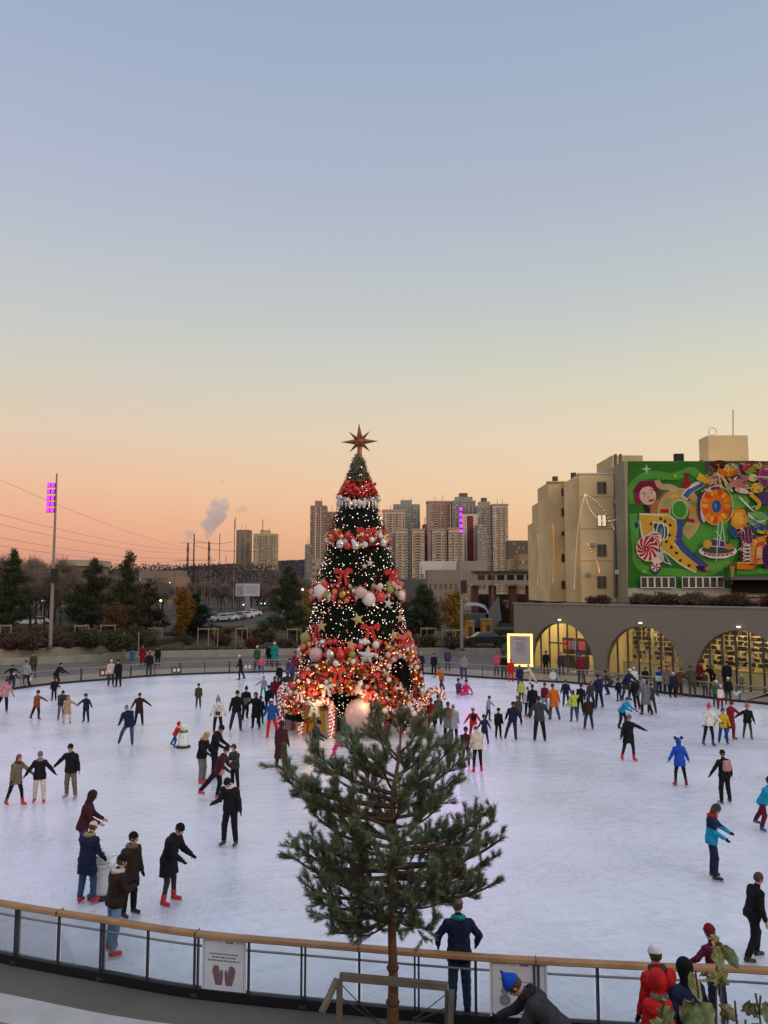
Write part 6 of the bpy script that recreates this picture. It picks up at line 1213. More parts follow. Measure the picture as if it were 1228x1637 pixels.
def person(x, T_, F_, face, pose, top, legs, head, label, coat=.12, skate='black', fine=None, puff=0, kind='c', hair='hbrown', long=False, pompom=False, hood=False, scarf=None, fur=None, glove=None, z0=0.0, base_h=None, skates=True, group=None, female=False, hatcol=None, over=None, legk='j', bag=None, bagcol=None, child=None, faceup=None, skirt=0, upper=None):
    p = G(x, F_, z0); Yd = p[1]; ztop = W(x, T_, Yd)[2] - z0; P = dict(lean=4, sway=0, L=(3, 7, 6), R=(-3, 7, 6), LA=(4, 10, 14), RA=(4, 10, 14), head=(6, 0)); P.update(PO[pose]); P.update(over or {})
    K = lambda q, n_=4: (list(q) + [0] * n_)[:n_]
    HS = 1.0
    if glove is None and NPEOPLE[0] % 4: glove = 'black'
    # --- skeleton (metres for a 1.75 m figure, hips at origin)
    ln, sw = math.radians(P['lean']), math.radians(P['sway']); up = nrm((math.sin(sw), -math.sin(ln), math.cos(ln) * math.cos(sw))); rt_ = nrm(np.array([1, 0, 0]) - up * up[0]); fw = np.cross(rt_, up) * 1.0
    fw = fw if fw[1] < 0 else -fw
    def FK(hs):
        J = {}; J['pel'] = np.zeros(3)
        for s_, nm in ((1, 'L'), (-1, 'R')):
            f, sd, kn, _ = K(P[nm]); h_ = np.array([.09 * s_, 0, -.02]); k_ = h_ + dirv(f, sd, s_) * .44; a_ = k_ + dirv(f - kn, sd * .6, s_) * .42; J['hip' + nm], J['kne' + nm], J['ank' + nm] = h_, k_, a_
            toe_dir = nrm(dirv(90 + (f - kn) * (.25 if P['lean'] > -2 else .2), 0, 0) * np.array([1, 1, .4]) + np.array([s_ * .15, 0, 0])) if pose != 'sit' else nrm((s_ * .3, -.35, .9)); J['toe' + nm] = toe_dir
            sh = up * .475 + rt_ * s_ * (.165 if female else .185); f, sd, el, inn = K(P[nm + 'A']); e_ = sh + dirv(f, sd, s_) * .285; fd = dirv(f + el, sd - inn, s_); w_ = e_ + fd * .25; J['sh' + nm], J['el' + nm], J['wr' + nm], J['hd' + nm] = sh, e_, w_, fd
        nb = up * .53; hp, hy = math.radians(P['head'][0]), math.radians(P['head'][1]); hu = nrm(up * .55 + np.array([0, 0, .45])); hr = nrm(np.array([math.cos(hy), math.sin(hy), 0])); hf = nrm(np.cross(hr, hu)); hf = hf if hf @ (np.array([math.sin(hy), -math.cos(hy), 0])) > 0 else -hf
        hu2 = nrm(hu * math.cos(hp) + hf * math.sin(hp)); hf2 = nrm(hf * math.cos(hp) - hu * math.sin(hp)); J['nb'] = nb; J['hc'] = nb + hu2 * (.075 + .115 * hs) + hf2 * .02; J['hu'], J['hf'], J['hr'] = hu2, hf2, hr
        return J
    J = FK(1)
    sole = min(J['ankL'][2], J['ankR'][2]) - (.13 if skates else .09)
    if pose == 'sit': sole = -.13
    top_z = J['hc'][2] + .125 + (.02 if head != 'bare' else 0) - sole; s = ztop / top_z
    if base_h: s = base_h / 1.75
    isch = child if child is not None else s < .80
    if isch: HS = 1.22; J = FK(HS); top_z = J['hc'][2] + .125 * HS + .02 - sole; s = (base_h / 1.75) if base_h else ztop / top_z
    s = min(max(s, .42), 1.12)
    if fine is None: fine = .010 if F_ > 1285 else (.0135 if F_ > 1150 else .018)
    h = fine / s
    cn = dict(cloth=0)
    for k_ in J:
        if k_[:3] in ('hip', 'kne', 'ank') or k_[:2] in ('sh', 'el', 'wr') or k_ in ('pel', 'nb', 'hc'): J[k_] = J[k_] - np.array([0, 0, sole])
    allp = np.array([J[k_] for k_ in J if k_[:3] in ('hip', 'kne', 'ank') or k_[:2] in ('sh', 'el', 'wr') or k_ in ('pel', 'nb', 'hc')])
    root = empty('person', (p[0], p[1], z0), math.radians(face), label, 'person', group)
    def emit(F, name, mats, mif=None, smooth=True, parent=None):
        v, f = F.mesh()
        if not len(f): return None
        mi = mif(v[f].mean(1)) if mif else None; return rawmesh(name, v * s, f, mats, mi, parent or root, smooth)
    hc, hu, hf, hr = J['hc'], J['hu'], J['hf'], J['hr']; RH = (hr, hf, hu); HP = lambda r, f, u: hc + (hr * r + hf * f + hu * u) * HS
    # --- body: one continuous surface
    F = Field(allp.min(0) - .2, allp.max(0) + .2, h); c = F.cone; pel, nb = J['pel'], J['nb']
    for sg in (1, -1):
        c(pel + rt_ * sg * .07, up * .30 + pel + rt_ * sg * .055, .095, .09, .05); c(pel + up * .30 + rt_ * sg * .055, pel + up * .44 + rt_ * sg * .08, .09, .085, .05)
    for nm, sg in (('L', 1), ('R', -1)):
        c(J['hip' + nm], J['kne' + nm], .082, .055, .04); c(J['kne' + nm], J['ank' + nm], .052, .036, .02); foot = J['ank' + nm] - np.array([0, 0, .04]); c(foot, foot + J['toe' + nm] * .15, .036, .03, .02)
        c(J['sh' + nm] - up * .01, J['el' + nm], .05, .04, .03); c(J['el' + nm], J['wr' + nm], .039, .027, .015)
        hd = J['hd' + nm]; sdv = nrm(np.cross(hd, np.array([sg * 1.0, .2, 0]))); nv = nrm(np.cross(hd, sdv)); w_ = J['wr' + nm]; q = w_ + hd * .06
        c(w_, q, .024, .030, .01); c(q - sdv * .018, q + sdv * .02, .022, .022, .008)
        if h < .016:
            for i_, (o_, l_) in enumerate(((-.028, .052), (-.009, .066), (.010, .062), (.029, .048))):
                b_ = w_ + hd * .085 + sdv * o_; m_ = b_ + hd * l_ * .55; t_ = m_ + nrm(hd * .75 + nv * sg * -.6) * l_ * .5; c(b_, m_, .0098, .009, .003); c(m_, t_, .009, .008, .002)
            b_ = w_ + hd * .03 - sdv * .025; c(b_, b_ + nrm(hd * .6 - sdv * .8) * .05, .012, .0095, .004)
        else: c(q, q + nrm(hd + nv * sg * -.3) * .07, .028, .018, .01); c(w_ + hd * .03 - sdv * .02, w_ + hd * .07 - sdv * .055, .013, .011, .005)
    c(pel + up * .47, hc - hu * .06, .058, .05, .03)
    F.ell(hc + hu * .02 * HS - hf * .008, (.076 * HS, .094 * HS, .105 * HS), RH, .02); F.ell(hc - hu * .055 * HS + hf * .022, (.054 * HS, .062 * HS, .062 * HS), RH, .03)
    c(HP(0, .082, .012), HP(0, .103, -.026), .010, .015, .008)
    for sg in (1, -1): F.ell(HP(sg * .078, -.005, -.012), (.012, .02, .03), RH, .008)
    if h < .014:
        for sg in (1, -1): F.cut_ell(HP(sg * .031, .098, .012), (.017, .016, .011), RH)
        c(HP(-.03, .084, .032), HP(.03, .084, .032), .010, .010, .012); c(HP(-.018, .088, -.052), HP(.018, .088, -.052), .009, .009, .006)
    gcol = cloth(glove or 'black'); hpos = [J['wrL'], J['wrR']]; gl = glove is not None; eyes = [HP(sg * .031, .088, .012) for sg in (1, -1)]; mo = HP(0, .095, -.052)
    def bm(cn_):
        mi = np.zeros(len(cn_), int)
        if gl:
            for k_, nm in ((0, 'L'), (1, 'R')): mi[((cn_ - hpos[k_]) @ J['hd' + nm] > -.01) & (np.linalg.norm(cn_ - hpos[k_], axis=1) < .24)] = 1
        for e_ in eyes: mi[np.linalg.norm(cn_ - e_, axis=1) < .015 + .2 * h] = 2
        dm = cn_ - mo; mi[(abs(dm @ hu) < .008 + .2 * h) & (abs(dm @ hr) < .026) & (np.linalg.norm(dm, axis=1) < .035)] = 3
        return mi
    emit(F, 'body', [skin, gcol, eyem, lips], bm)
    # --- trousers
    F = Field(allp.min(0) - .2, np.maximum(allp.max(0), 0)[0:3] * 0 + allp.max(0) + .1, h); c = F.cone; slim = legk in ('l',); t1, t2, t3 = (.094, .064, .048) if slim else (.104, .080, .066)
    c(pel - rt_ * .06 + up * .08, pel + rt_ * .06 + up * .08, .118, .118, .03); c(pel - rt_ * .05, pel + rt_ * .05, .125, .125, .03)
    for nm in 'LR':
        c(J['hip' + nm], J['kne' + nm], t1, t2, .03); c(J['kne' + nm], J['ank' + nm] + (J['kne' + nm] - J['ank' + nm]) * .12, t2, t3, .02)
    X, Y, Z = F.grid(); F.a += (.0045 * np.sin(Z * 46 + 5 * np.sin(X * 17)) * np.sin(Y * 31 + X * 13)).astype(np.float32)
    F.cut(pel + up * .16, up); emit(F, 'trousers', [cloth(legs, 'j' if legk != 'l' else 'c')])
    # --- jacket or coat
    F = Field(allp.min(0) - .28, allp.max(0) + .2, h); c = F.cone; g_ = .012 + puff * .02; wd = .065 if female else .075; ch = pel + up * .40; wa = pel + up * .18
    c(ch - rt_ * .095, ch + rt_ * .095, .115 + g_, .115 + g_, .03); c(J['shL'] - up * .03, J['shR'] - up * .03, .072 + g_, .072 + g_, .04)
    for sg in (1, -1): c(ch + rt_ * sg * .07, wa + rt_ * sg * (wd - .015), .12 + g_, .108 + g_, .04); c(wa + rt_ * sg * (wd - .015), pel + rt_ * sg * .065, .108 + g_, .128 + g_, .05)
    mean = nrm((J['kneL'] + J['kneR']) / 2 - pel) if pose not in ('sit', 'crouch') else -up
    dn = nrm(mean * .8 - up * .2) if coat > .2 else -up; he = pel + dn * coat; wide_ = .065 + (.035 + .04 * min(1, abs(P['L'][0] - P['R'][0]) / 40)) * min(1, coat / .4)
    for sg in (1, -1): c(pel + rt_ * sg * .065, he + rt_ * sg * wide_ + dn * .1, .128 + g_, .125 + g_ + .04 * min(1, coat / .5) + skirt, .05)
    for nm in 'LR': c(J['sh' + nm] - up * .02, J['el' + nm], .062 + g_, .052 + g_, .035); c(J['el' + nm], J['wr' + nm] + J['hd' + nm] * -.015, .052 + g_, .040 + g_ * .7, .02)
    c(pel + up * .48, nb + hu * .045 + hf * .01, .085, .068, .03)
    X, Y, Z = F.grid()
    if puff: F.a += (.007 * np.abs(np.sin((Z * up[2] + Y * up[1] + X * up[0]) * 33))).astype(np.float32)
    F.a += (.0055 * np.sin(Z * 37 + 4 * np.sin(X * 15 + Y * 9)) * np.sin(X * 27 + Y * 21 + 1)).astype(np.float32)
    F.cut(he, dn); 
    topn = 'coat' if coat > .25 else 'jacket'; um = cloth(upper or top, 'p'); emit(F, topn, [cloth(top, 'p' if (puff or kind == 'p') else 'c'), um], (lambda c_: ((c_ - pel) @ up > .27).astype(int)) if upper else None)
    # --- hair, hat or hood
    R0 = hc + hu * .02 * HS - hf * .01
    if not hood:
        F = Field(hc - .35, hc + .25, h); hm = cloth(hair, 'h'); F.ell(R0, (.087 * HS, .104 * HS, .117 * HS), RH, 0)
        F.cut_ell(HP(0, .085, -.035), (.066 * HS, .07 * HS, .092 * HS), RH); 
        if not long: F.cut(hc - hu * .055 * HS, -hu)
        else:
            for sg in (1, -1): F.cone(HP(sg * .068, -.015, -.02), HP(sg * .085, -.005, -.13) - up * .10, .032, .028, .03)
            F.cone(HP(0, -.06, -.02), HP(0, -.085, -.14) - up * .12, .068, .055, .05)
        emit(F, 'hair', [hm])
    if head not in ('bare', 'hood'):
        F = Field(hc - .25, hc + .33, h); F.ell(R0 + hu * .006, (.096 * HS, .113 * HS, .128 * HS), RH, 0); F.cut(hc + hu * .032 * HS + hf * .05, nrm(-hu - hf * .12)); 
        F.ell(hc + hu * .045 * HS - hf * .008, (.103 * HS, .119 * HS, .026 * HS), RH, .006)
        if head == 'peak': F.cone(R0 + hu * .09, R0 + hu * .20 - hf * .03, .05, .012, .05)
        emit(F, 'hat', [cloth(hatcol or head)])
        if pompom: F = Field(hc - .1, hc + .36, h); F.ell(R0 + hu * .155 * HS, (.045,) * 3, None, 0); emit(F, 'pompom', [cloth(pompom if isinstance(pompom, str) else (hatcol or head))])
    if head == 'hood' or hood:
        F = Field(hc - .3, hc + .3, h); F.ell(R0 - hf * .012, (.108 * HS, .125 * HS, .138 * HS), RH, 0); F.cone(hc - hu * .1 * HS - hf * .03, nb - hf * .02, .085, .095, .05); F.cut_ell(HP(0, .10, -.01), (.070 * HS, .10 * HS, .098 * HS), RH); emit(F, 'hood', [cloth(hatcol or top, 'p' if puff else 'c')])
    else:
        if coat and not scarf and not fur and kind != 'n': F = Field(nb - .2, nb + .2, h); F.cone(nb - rt_ * .045 - fw * .06, nb + rt_ * .045 - fw * .06, .052, .052, .02); F.cone(nb - rt_ * .07 - fw * .03, nb - rt_ * .06 + fw * .03, .035, .03, .02); F.cone(nb + rt_ * .07 - fw * .03, nb + rt_ * .06 + fw * .03, .035, .03, .02); emit(F, 'collar', [cloth(top, 'p' if puff else 'c')])
    for cc_, nm_, rr_ in ((scarf, 'scarf', .042), (fur, 'fur_collar', .048)):
        if cc_:
            F = Field(nb - .3, nb + .25, h); pts = [nb + up * .02 + (rt_ * math.cos(a) + fw * math.sin(a)) * np.array([.085]) for a in np.linspace(0, 2 * math.pi, 9)]
            for a_, b_ in zip(pts, pts[1:]): F.cone(a_, b_, rr_, rr_, .02)
            if nm_ == 'fur_collar' or True: X, Y, Z = F.grid(); F.a += (.006 * np.sin(X * 90) * np.sin(Y * 85) * np.sin(Z * 95)).astype(np.float32)
            emit(F, nm_, [cloth(cc_)])
    # --- skates / shoes
    for nm in 'LR':
        a_ = J['ank' + nm]; td = J['toe' + nm]; dwn = np.array([0, 0, -1.0]); dwn = nrm(dwn - td * (dwn @ td)); sk = a_ + (J['kne' + nm] - a_) * .26; F = Field(np.minimum(a_, sk) - .26, np.maximum(a_, sk) + .26, min(h, .014)); heel = a_ + dwn * .035 - td * .02; toe = a_ + dwn * .045 + td * .155
        F.cone(heel, toe, .048, .040, .02); F.cone(a_ + dwn * .02, sk if skates else a_ + (sk - a_) * .5, .055, .064, .03); F.cut(a_ + dwn * .079, dwn)
        o = emit(F, 'skate' if skates else 'shoe', [cloth(skate, 's')])
        if skates and o:
            b0_, b1_ = (heel - td * .05 + dwn * .06) * s, (toe + td * .05 + dwn * .05) * s; mb = MB(); sdv = np.cross(td, dwn); mb.beam(Vector(b0_), Vector(b1_), .006 * s, .032 * s, up=tuple(-dwn)); 
            for q in (.12, .45, .85): m_ = b0_ + (b1_ - b0_) * q; mb.beam(Vector(m_ - dwn * .03 * s), Vector(m_), .016 * s, .04 * s, up=tuple(td))
            mb.build('blade', blade_m, o)
    rz_ = math.radians(face); Rm = np.array([[math.cos(rz_), -math.sin(rz_), 0], [math.sin(rz_), math.cos(rz_), 0], [0, 0, 1]])
    if bag:
        side = {'back': -1, 'front': 1}.get(bag, 1)
        if bag == 'back':
            ctr = pel + up * .34 - fw * .20; b_ = empty('backpack', tuple(np.array([p[0], p[1], z0]) + Rm @ (ctr * s)), math.radians(face), '%s backpack worn by the %s' % (bagcol, label), 'backpack'); b_['label'] = BAGLAB.get(label, b_['label']); F = Field((-.25, -.2, -.3), (.25, .2, .3), .014 / s); F.cone((-.07, 0, -.12), (-.07, 0, .12), .085, .075, .05); F.cone((.07, 0, -.12), (.07, 0, .12), .085, .075, .05); v, f = F.mesh(); rawmesh('pack', v * s, f, [cloth(bagcol, 'p')], parent=b_, smooth=True); F = Field((-.25, -.2, -.3), (.25, .25, .3), .014 / s); F.cone((-.06, .075, -.1), (.06, .075, -.1), .06, .06, .02); v, f = F.mesh(); rawmesh('front_pocket', v * s, f, [cloth(bagcol, 'p')], parent=b_, smooth=True); b_.rotation_euler = (-ln * .9, 0, math.radians(face))
        else:
            ctr = pel + up * .02 + fw * .17; b_ = empty('shoulder_bag', tuple(np.array([p[0], p[1], z0]) + Rm @ (ctr * s)), math.radians(face), BAGLAB.get(label, '%s shoulder bag of the %s' % (bagcol, label)), 'bag'); MB().box(-.12 * s, .12 * s, -.05 * s, .04 * s, -.09 * s, .08 * s).build('pouch', cloth(bagcol, 's'), b_); MB().path([(-.11 * s, .0, .08 * s), (.02 * s, -.01, .3 * s), (.14 * s, .06 * s, .52 * s)], .01, 4).build('strap', cloth(bagcol, 's'), b_)
    NPEOPLE[0] += 1; return root, J, s, Rm
BAGLAB = {}
BAGLAB.update({'person in a black jacket with a pink backpack skating away at right': 'salmon pink backpack on the skater in black at right', 'person in a grey blue coat with an orange backpack, arms round a friend': 'orange backpack on the grey blue coated skater', 'person in a red jacket with a black backpack, seen from behind': 'small black backpack on the red jacketed skater', 'person in a white jacket with a black bag standing alone left of the tree': 'black bag at the waist of the white jacketed skater', 'person in a maroon jacket leaning left with one red skate kicked back': 'rose coloured bag at the hip of the maroon leaning skater'})
D_ = dict
PPL = [
 # nearest on the left
 (131, 1264, 1384, 100, 'look', 'maroon', 'jeans', 'hood', 'person in a hooded maroon jacket and jeans, behind the navy coated one', D_(hatcol='dbrown', over=D_(head=(12, 20)), skate='grey')),
 (137, 1316, 1446, 160, 'look', 'navy', 'jeans', 'cream', 'person in navy coat, cream hat and jeans holding a white skating aid', D_(coat=.30, puff=.5, fur='fur', skate='red', hatcol='cream', over=D_(lean=6, LA=(30, 18, 50), RA=(10, 8, 30)))),
 (181, 1367, 1526, 130, 'folded', 'dbrown', 'ljeans', 'black', 'person in a dark leather jacket with cream collar and pale jeans at the railing', D_(kind='p', fur='cream', skate='red', coat=.10, over=D_(head=(15, 0)))),
 (206, 1329, 1466, 60, 'still', 'dbrown', 'black', 'black', 'person in a long dark brown parka and black beanie, left foreground', D_(coat=.26, puff=.4, fur='khaki', skate='black', over=D_(lean=3, head=(5, 30), RA=(14, 12, 14)))),
 (268, 1314, 1446, 75, 'look', 'black', 'dgrey', 'black', 'person in a long black puffer coat and red skates leaning forward', D_(coat=.34, puff=.9, skate='red', glove='black', over=D_(lean=16, head=(22, 0), L=(6, 10, 8), R=(8, 8, 18)), legk='l', pompom=False)),
 (368, 1240, 1353, 340, 'look', 'black', 'black', 'black', 'person all in black looking down at the ice left of the young pine', D_(coat=.12, puff=.4, over=D_(lean=6, head=(35, 0), LA=(2, 18, 10), RA=(20, 12, 60)), skate='dgrey', scarf='white')),
 # trio holding hands
 (24, 1205, 1288, 60, 'armL', 'khaki', 'black', 'bare', 'person with long brown hair in a tan coat, left one of the hand holding trio', D_(coat=.22, long=True, hair='redhair', skate='red', female=True, legk='l', scarf='brown', over=D_(LA=(28, 34, 4), lean=8, L=(18, 6, 10), R=(-14, 8, 8)))),
 (62, 1200, 1284, 15, 'down', 'black', 'cream', 'grey', 'person in a black jacket and cream trousers, middle of the hand holding trio', D_(coat=.14, puff=.5, scarf='plaid', skate='red', female=True, over=D_(LA=(10, 40, 8), RA=(8, 34, 8), L=(14, 8, 6), R=(-4, 6, 8)))),
 (112, 1188, 1278, 350, 'down', 'black', 'khaki', 'black', 'person in a black jacket and olive trousers, right one of the hand holding trio', D_(coat=.10, puff=.3, skate='lgrey', over=D_(RA=(5, 44, 4), LA=(8, 22, 14)))),
 # group around x 320-380
 (322, 1169, 1253, 70, 'look', 'black', 'grey', 'bare', 'blonde person in a black jacket with grey trousers and red skates', D_(hair='blonde', coat=.12, skate='red', fur='fur', long=True, female=True, over=D_(lean=8))),
 (341, 1158, 1243, 80, 'look', 'black', 'black', 'black', 'person all in black walking beside the blonde skater', D_(skate='dred')),
 (347, 1192, 1279, 80, 'backleg', 'maroon', 'black', 'black', 'person in a maroon jacket leaning left with one red skate kicked back', D_(skate='red', bag='front', bagcol='rose', over=D_(lean=24, R=(-38, 6, 4), L=(6, 4, 20)))),
 (375, 1188, 1262, 330, 'folded', 'dgrey', 'black', 'bare', 'dark haired person in a dark jacket held by the maroon leaning skater', D_(hair='hblack')),
 (348, 1112, 1172, 10, 'pocket', 'white', 'black', 'lgrey', 'person in a white jacket with a black bag standing alone left of the tree', D_(coat=.16, skate='dred', female=True, long=True, bag='front', bagcol='black', pompom=True, over=D_(LA=(3, 20, 14), RA=(3, 20, 14)))),
 (317, 1092, 1132, 15, 'still', 'olive', 'dgrey', 'dbrown', 'child in an olive jacket standing alone on the pale ice left of the tree', D_(child=True)),
 (280, 1153, 1195, 70, 'push', 'red', 'blue', 'hood', 'child in a red snowsuit pushing the snowman skating aid', D_(child=True, hatcol='red', skate='blue', scarf='white')),
 (378, 1103, 1169, 20, 'glide', 'black', 'djeans', 'black', 'person in black jacket and dark jeans, leftmost of the trio left of the tree', D_(over=D_(R=(-6, 14, 6)))),
 (392, 1097, 1152, 30, 'glide2', 'khaki', 'black', 'black', 'person in a black and gold jacket behind the group left of the tree', D_(puff=.4, pompom=True, upper='black')),
 (409, 1106, 1166, 350, 'down', 'black', 'black', 'hood', 'person in a long black coat reaching to a friend left of the tree', D_(coat=.42, hatcol='dgrey', skate='maroon', over=D_(RA=(15, 42, 4)))),
 (385, 1047, 1087, 275, 'glide', 'black', 'navy', 'white', 'person with a white hat and black jacket skating along the far railing', D_()),
 (411, 1032, 1070, 0, 'still', 'green', 'dgrey', 'white', 'onlooker in a green coat and cream hood beyond the far railing', D_(skates=False, z0=-.012)),
 (418, 1048, 1078, 10, 'glide', 'pink', 'blue', 'pink', 'child in a pink jacket at the far railing left of the tree', D_(child=True)),
 (439, 1024, 1066, 0, 'still', 'teal', 'dgrey', 'white', 'onlooker in a long teal coat beyond the far railing', D_(skates=False, coat=.5, z0=-.012)),
 (430, 1030, 1064, 0, 'still', 'black', 'black', 'black', 'onlooker in black left of the teal coated one', D_(skates=False, z0=-.012)),
 (473, 1041, 1086, 200, 'stand', 'dred', 'purple', 'dbrown', 'person in dark wine clothes at the far railing just left of the tree', D_()),
 (421, 1080, 1117, 20, 'armR', 'lgrey', 'teal', 'rose', 'child in a pale grey jacket left of the red coated one', D_(child=True)),
 (439, 1081, 1132, 10, 'still', 'dred', 'navy', 'hood', 'person in a deep red hooded jacket near the leftmost candy cane', D_(hatcol='dred', coat=.2)),
 (429, 1095, 1142, 30, 'stand', 'navy', 'navy', 'navy', 'person in navy standing before the red hooded one', D_()),
 (459, 1072, 1131, 190, 'spread', 'dgrey', 'djeans', 'grey', 'person in a dark jacket with bent spread arms left of the tree', D_(over=D_(LA=(0, 40, 50, 40), RA=(0, 40, 50, 40)), puff=.4)),
 (434, 1117, 1181, 200, 'wide', 'blue', 'red', 'white', 'person in a blue jacket and bright red trousers left of the tree', D_(over=D_(L=(4, 8, 4), R=(-4, 18, 6)), skate='red')),
 (449, 1152, 1231, 170, 'stand', 'maroon', 'black', 'hood', 'person in a long maroon hooded coat left of the gifts', D_(coat=.56, hatcol='maroon', skate='red', female=True)),
 (504, 1151, 1222, 80, 'look', 'dgrey', 'black', 'black', 'person in a dark coat standing right before the yellow gifts', D_(coat=.2, over=D_(lean=3))),
 (535, 1179, 1219, 70, 'push', 'hotpink', 'pink', 'hotpink', 'child in a hot pink suit right of the dark coated one by the gifts', D_(child=True)),
 (575, 1296, 1412, 200, 'spread', 'black', 'black', 'black', 'person in black hidden behind the young pine', D_(skate='red', over=D_(L=(-20, 20, 40)))),
 # far left
 (6, 1085, 1140, 30, 'lean_left', 'rose', 'black', 'dred', 'person in a rose pink jacket cut by the left frame edge', D_(skate='red', over=D_(sway=8))),
 (17, 1070, 1103, 60, 'bend', 'navy', 'purple', 'navy', 'person bending low in navy and white at far left', D_(scarf='white', over=D_(lean=40))),
 (19, 1062, 1099, 10, 'spread', 'black', 'black', 'dgrey', 'person in black with spread arms by the railing at far left', D_()),
 (42, 1055, 1100, 350, 'spread', 'lgrey', 'black', 'dgrey', 'person in a pale grey jacket by the railing at far left', D_(over=D_(RA=(5, 40, 10), LA=(5, 24, 30)))),
 (53, 1042, 1083, 0, 'still', 'olive', 'dgrey', 'dgrey', 'onlooker in olive beyond the railing at far left', D_(skates=False, z0=-.012)),
 (89, 1059, 1100, 80, 'bend', 'black', 'dbrown', 'black', 'person in black bent over by the far railing at left', D_(over=D_(lean=35))),
 (86, 1082, 1120, 0, 'still', 'black', 'black', 'dgrey', 'child in black in front of the bent skater at left', D_(child=True)),
 (58, 1103, 1151, 60, 'armL', 'rust', 'black', 'dbrown', 'person in a rust brown coat with one arm stretched right', D_(coat=.2, female=True, over=D_(R=(-18, 10, 4), L=(8, 4, 10), LA=(30, 50, 0)))),
 (97, 1103, 1151, 40, 'look', 'dgrey', 'grey', 'black', 'person in a dark jacket and grey trousers beside the beige coated one', D_(skate='dred')),
 (107, 1110, 1157, 30, 'armL', 'beige', 'cream', 'bare', 'person with reddish hair in a beige coat and red skates at left', D_(coat=.36, hair='redhair', skate='red', female=True, long=True)),
 (137, 1108, 1155, 350, 'down', 'navy', 'black', 'navy', 'person in a navy jacket with hands apart, right of the beige coated one', D_(over=D_(RA=(8, 48, 4)))),
 (177, 1054, 1098, 20, 'still', 'cream', 'djeans', 'white', 'person in a cream jacket and jeans by the far railing', D_(skate='red')),
 (189, 1054, 1099, 350, 'still', 'black', 'black', 'black', 'person in a long dark coat beside the cream jacketed one at the far railing', D_(coat=.3, skate='dred')),
 (238, 1041, 1082, 180, 'still', 'black', 'dgrey', 'red', 'person in black with a red and white hat at the far railing', D_(pompom='white')),
 (228, 1030, 1066, 0, 'still', 'dred', 'black', 'black', 'onlooker in a long dark red coat beyond the far railing', D_(skates=False, coat=.5, z0=-.012)),
 (252, 1033, 1066, 0, 'still', 'black', 'black', 'black', 'onlooker in black right of the dark red coated one', D_(skates=False, z0=-.012)),
 (222, 1107, 1160, 20, 'down', 'dbrown', 'black', 'black', 'person in a dark brown coat behind the man in the blue jacket at left', D_(over=D_(LA=(10, 50, 4), RA=(10, 30, 4)), coat=.3)),
 (206, 1126, 1192, 15, 'lean_left', 'navy', 'jeans', 'bare', 'person with grey hair in a round navy jacket and jeans gliding at left', D_(hair='grey', coat=.16, puff=.6, over=D_(sway=-12, lean=12, R=(-4, 28, 4), L=(6, 4, 14), LA=(-20, 8, 30), RA=(-10, 16, 60)))),
 # right of the tree, far
 (706, 1066, 1106, 300, 'stride', 'orange', 'dgrey', 'brown', 'person in an orange jacket striding right of the tree', D_(coat=.2)),
 (734, 1084, 1109, 40, 'sit', 'purple', 'hotpink', 'purple', 'child in purple sitting on the ice right of the tree', D_(child=True)),
 (745, 1086, 1110, 320, 'sit', 'hotpink', 'pink', 'maroon', 'child in pink sitting on the ice right of the purple one', D_(child=True)),
 (742, 1045, 1087, 10, 'still', 'plaid', 'purple', 'bare', 'person in a checked jacket near the lamp post at the far railing', D_(hair='hbrown')),
 (673, 1042, 1080, 10, 'stand', 'navy', 'navy', 'lgrey', 'person in navy close to the right edge of the tree', D_()),
 (694, 1044, 1080, 0, 'still', 'black', 'black', 'dbrown', 'dark dressed person behind the orange jacketed one', D_()),
 (716, 1036, 1072, 0, 'still', 'purple', 'dgrey', 'bare', 'onlooker in lavender beyond the railing right of the tree', D_(skates=False, z0=-.012, hair='hblack')),
 (794, 1042, 1080, 20, 'still', 'pink', 'dgrey', 'red', 'onlooker in a faded red jacket left of the glowing board', D_(skates=False, z0=-.012)),
 (806, 1045, 1085, 350, 'still', 'black', 'black', 'black', 'person in black just left of the bright red one', D_()),
 (817, 1053, 1090, 0, 'still', 'red', 'red', 'red', 'person in bright red below the glowing board', D_(coat=.25)),
 (832, 1063, 1105, 200, 'stand', 'navy', 'purple', 'navy', 'person in navy right of the bright red one', D_()),
 (834, 1085, 1126, 10, 'still', 'lime', 'dgrey', 'dbrown', 'child in a yellow green jacket below the glowing board', D_(child=True)),
 (850, 1062, 1094, 280, 'push', 'cream', 'cream', 'cream', 'child in a cream snowsuit by the railing right of the glowing board', D_(child=True)),
 (781, 1112, 1153, 60, 'armL', 'lgrey', 'dgrey', 'dgrey', 'child in a grey hoodie stretching an arm', D_(child=True, over=D_(LA=(30, 40, 0)))),
 (797, 1131, 1181, 10, 'still', 'black', 'black', 'black', 'child in black next to the navy jacketed skater', D_(child=True, legk='c')),
 (717, 1122, 1186, 185, 'stand', 'grey', 'black', 'dgrey', 'person in a grey blue coat with an orange backpack, arms round a friend', D_(coat=.34, bag='back', bagcol='rust')),
 (725, 1126, 1186, 175, 'stand', 'lgrey', 'black', 'lgrey', 'person in a pale grey coat hugged by the one with the orange backpack', D_(coat=.34)),
 (757, 1130, 1184, 185, 'down', 'red', 'red', 'white', 'person in a red jacket with a black backpack, seen from behind', D_(bag='back', bagcol='black', hatcol='cream')),
 (775, 1142, 1190, 200, 'down', 'navy', 'djeans', 'navy', 'child in a navy coat right of the red jacketed one', D_(child=True, coat=.3)),
 (764, 1160, 1236, 190, 'look', 'cream', 'black', 'cream', 'person in a cream jacket, black trousers and red skates right of the young pine', D_(skate='red', female=True, legk='l', over=D_(head=(35, 0), lean=8, LA=(5, 10, 10)), coat=.1)),
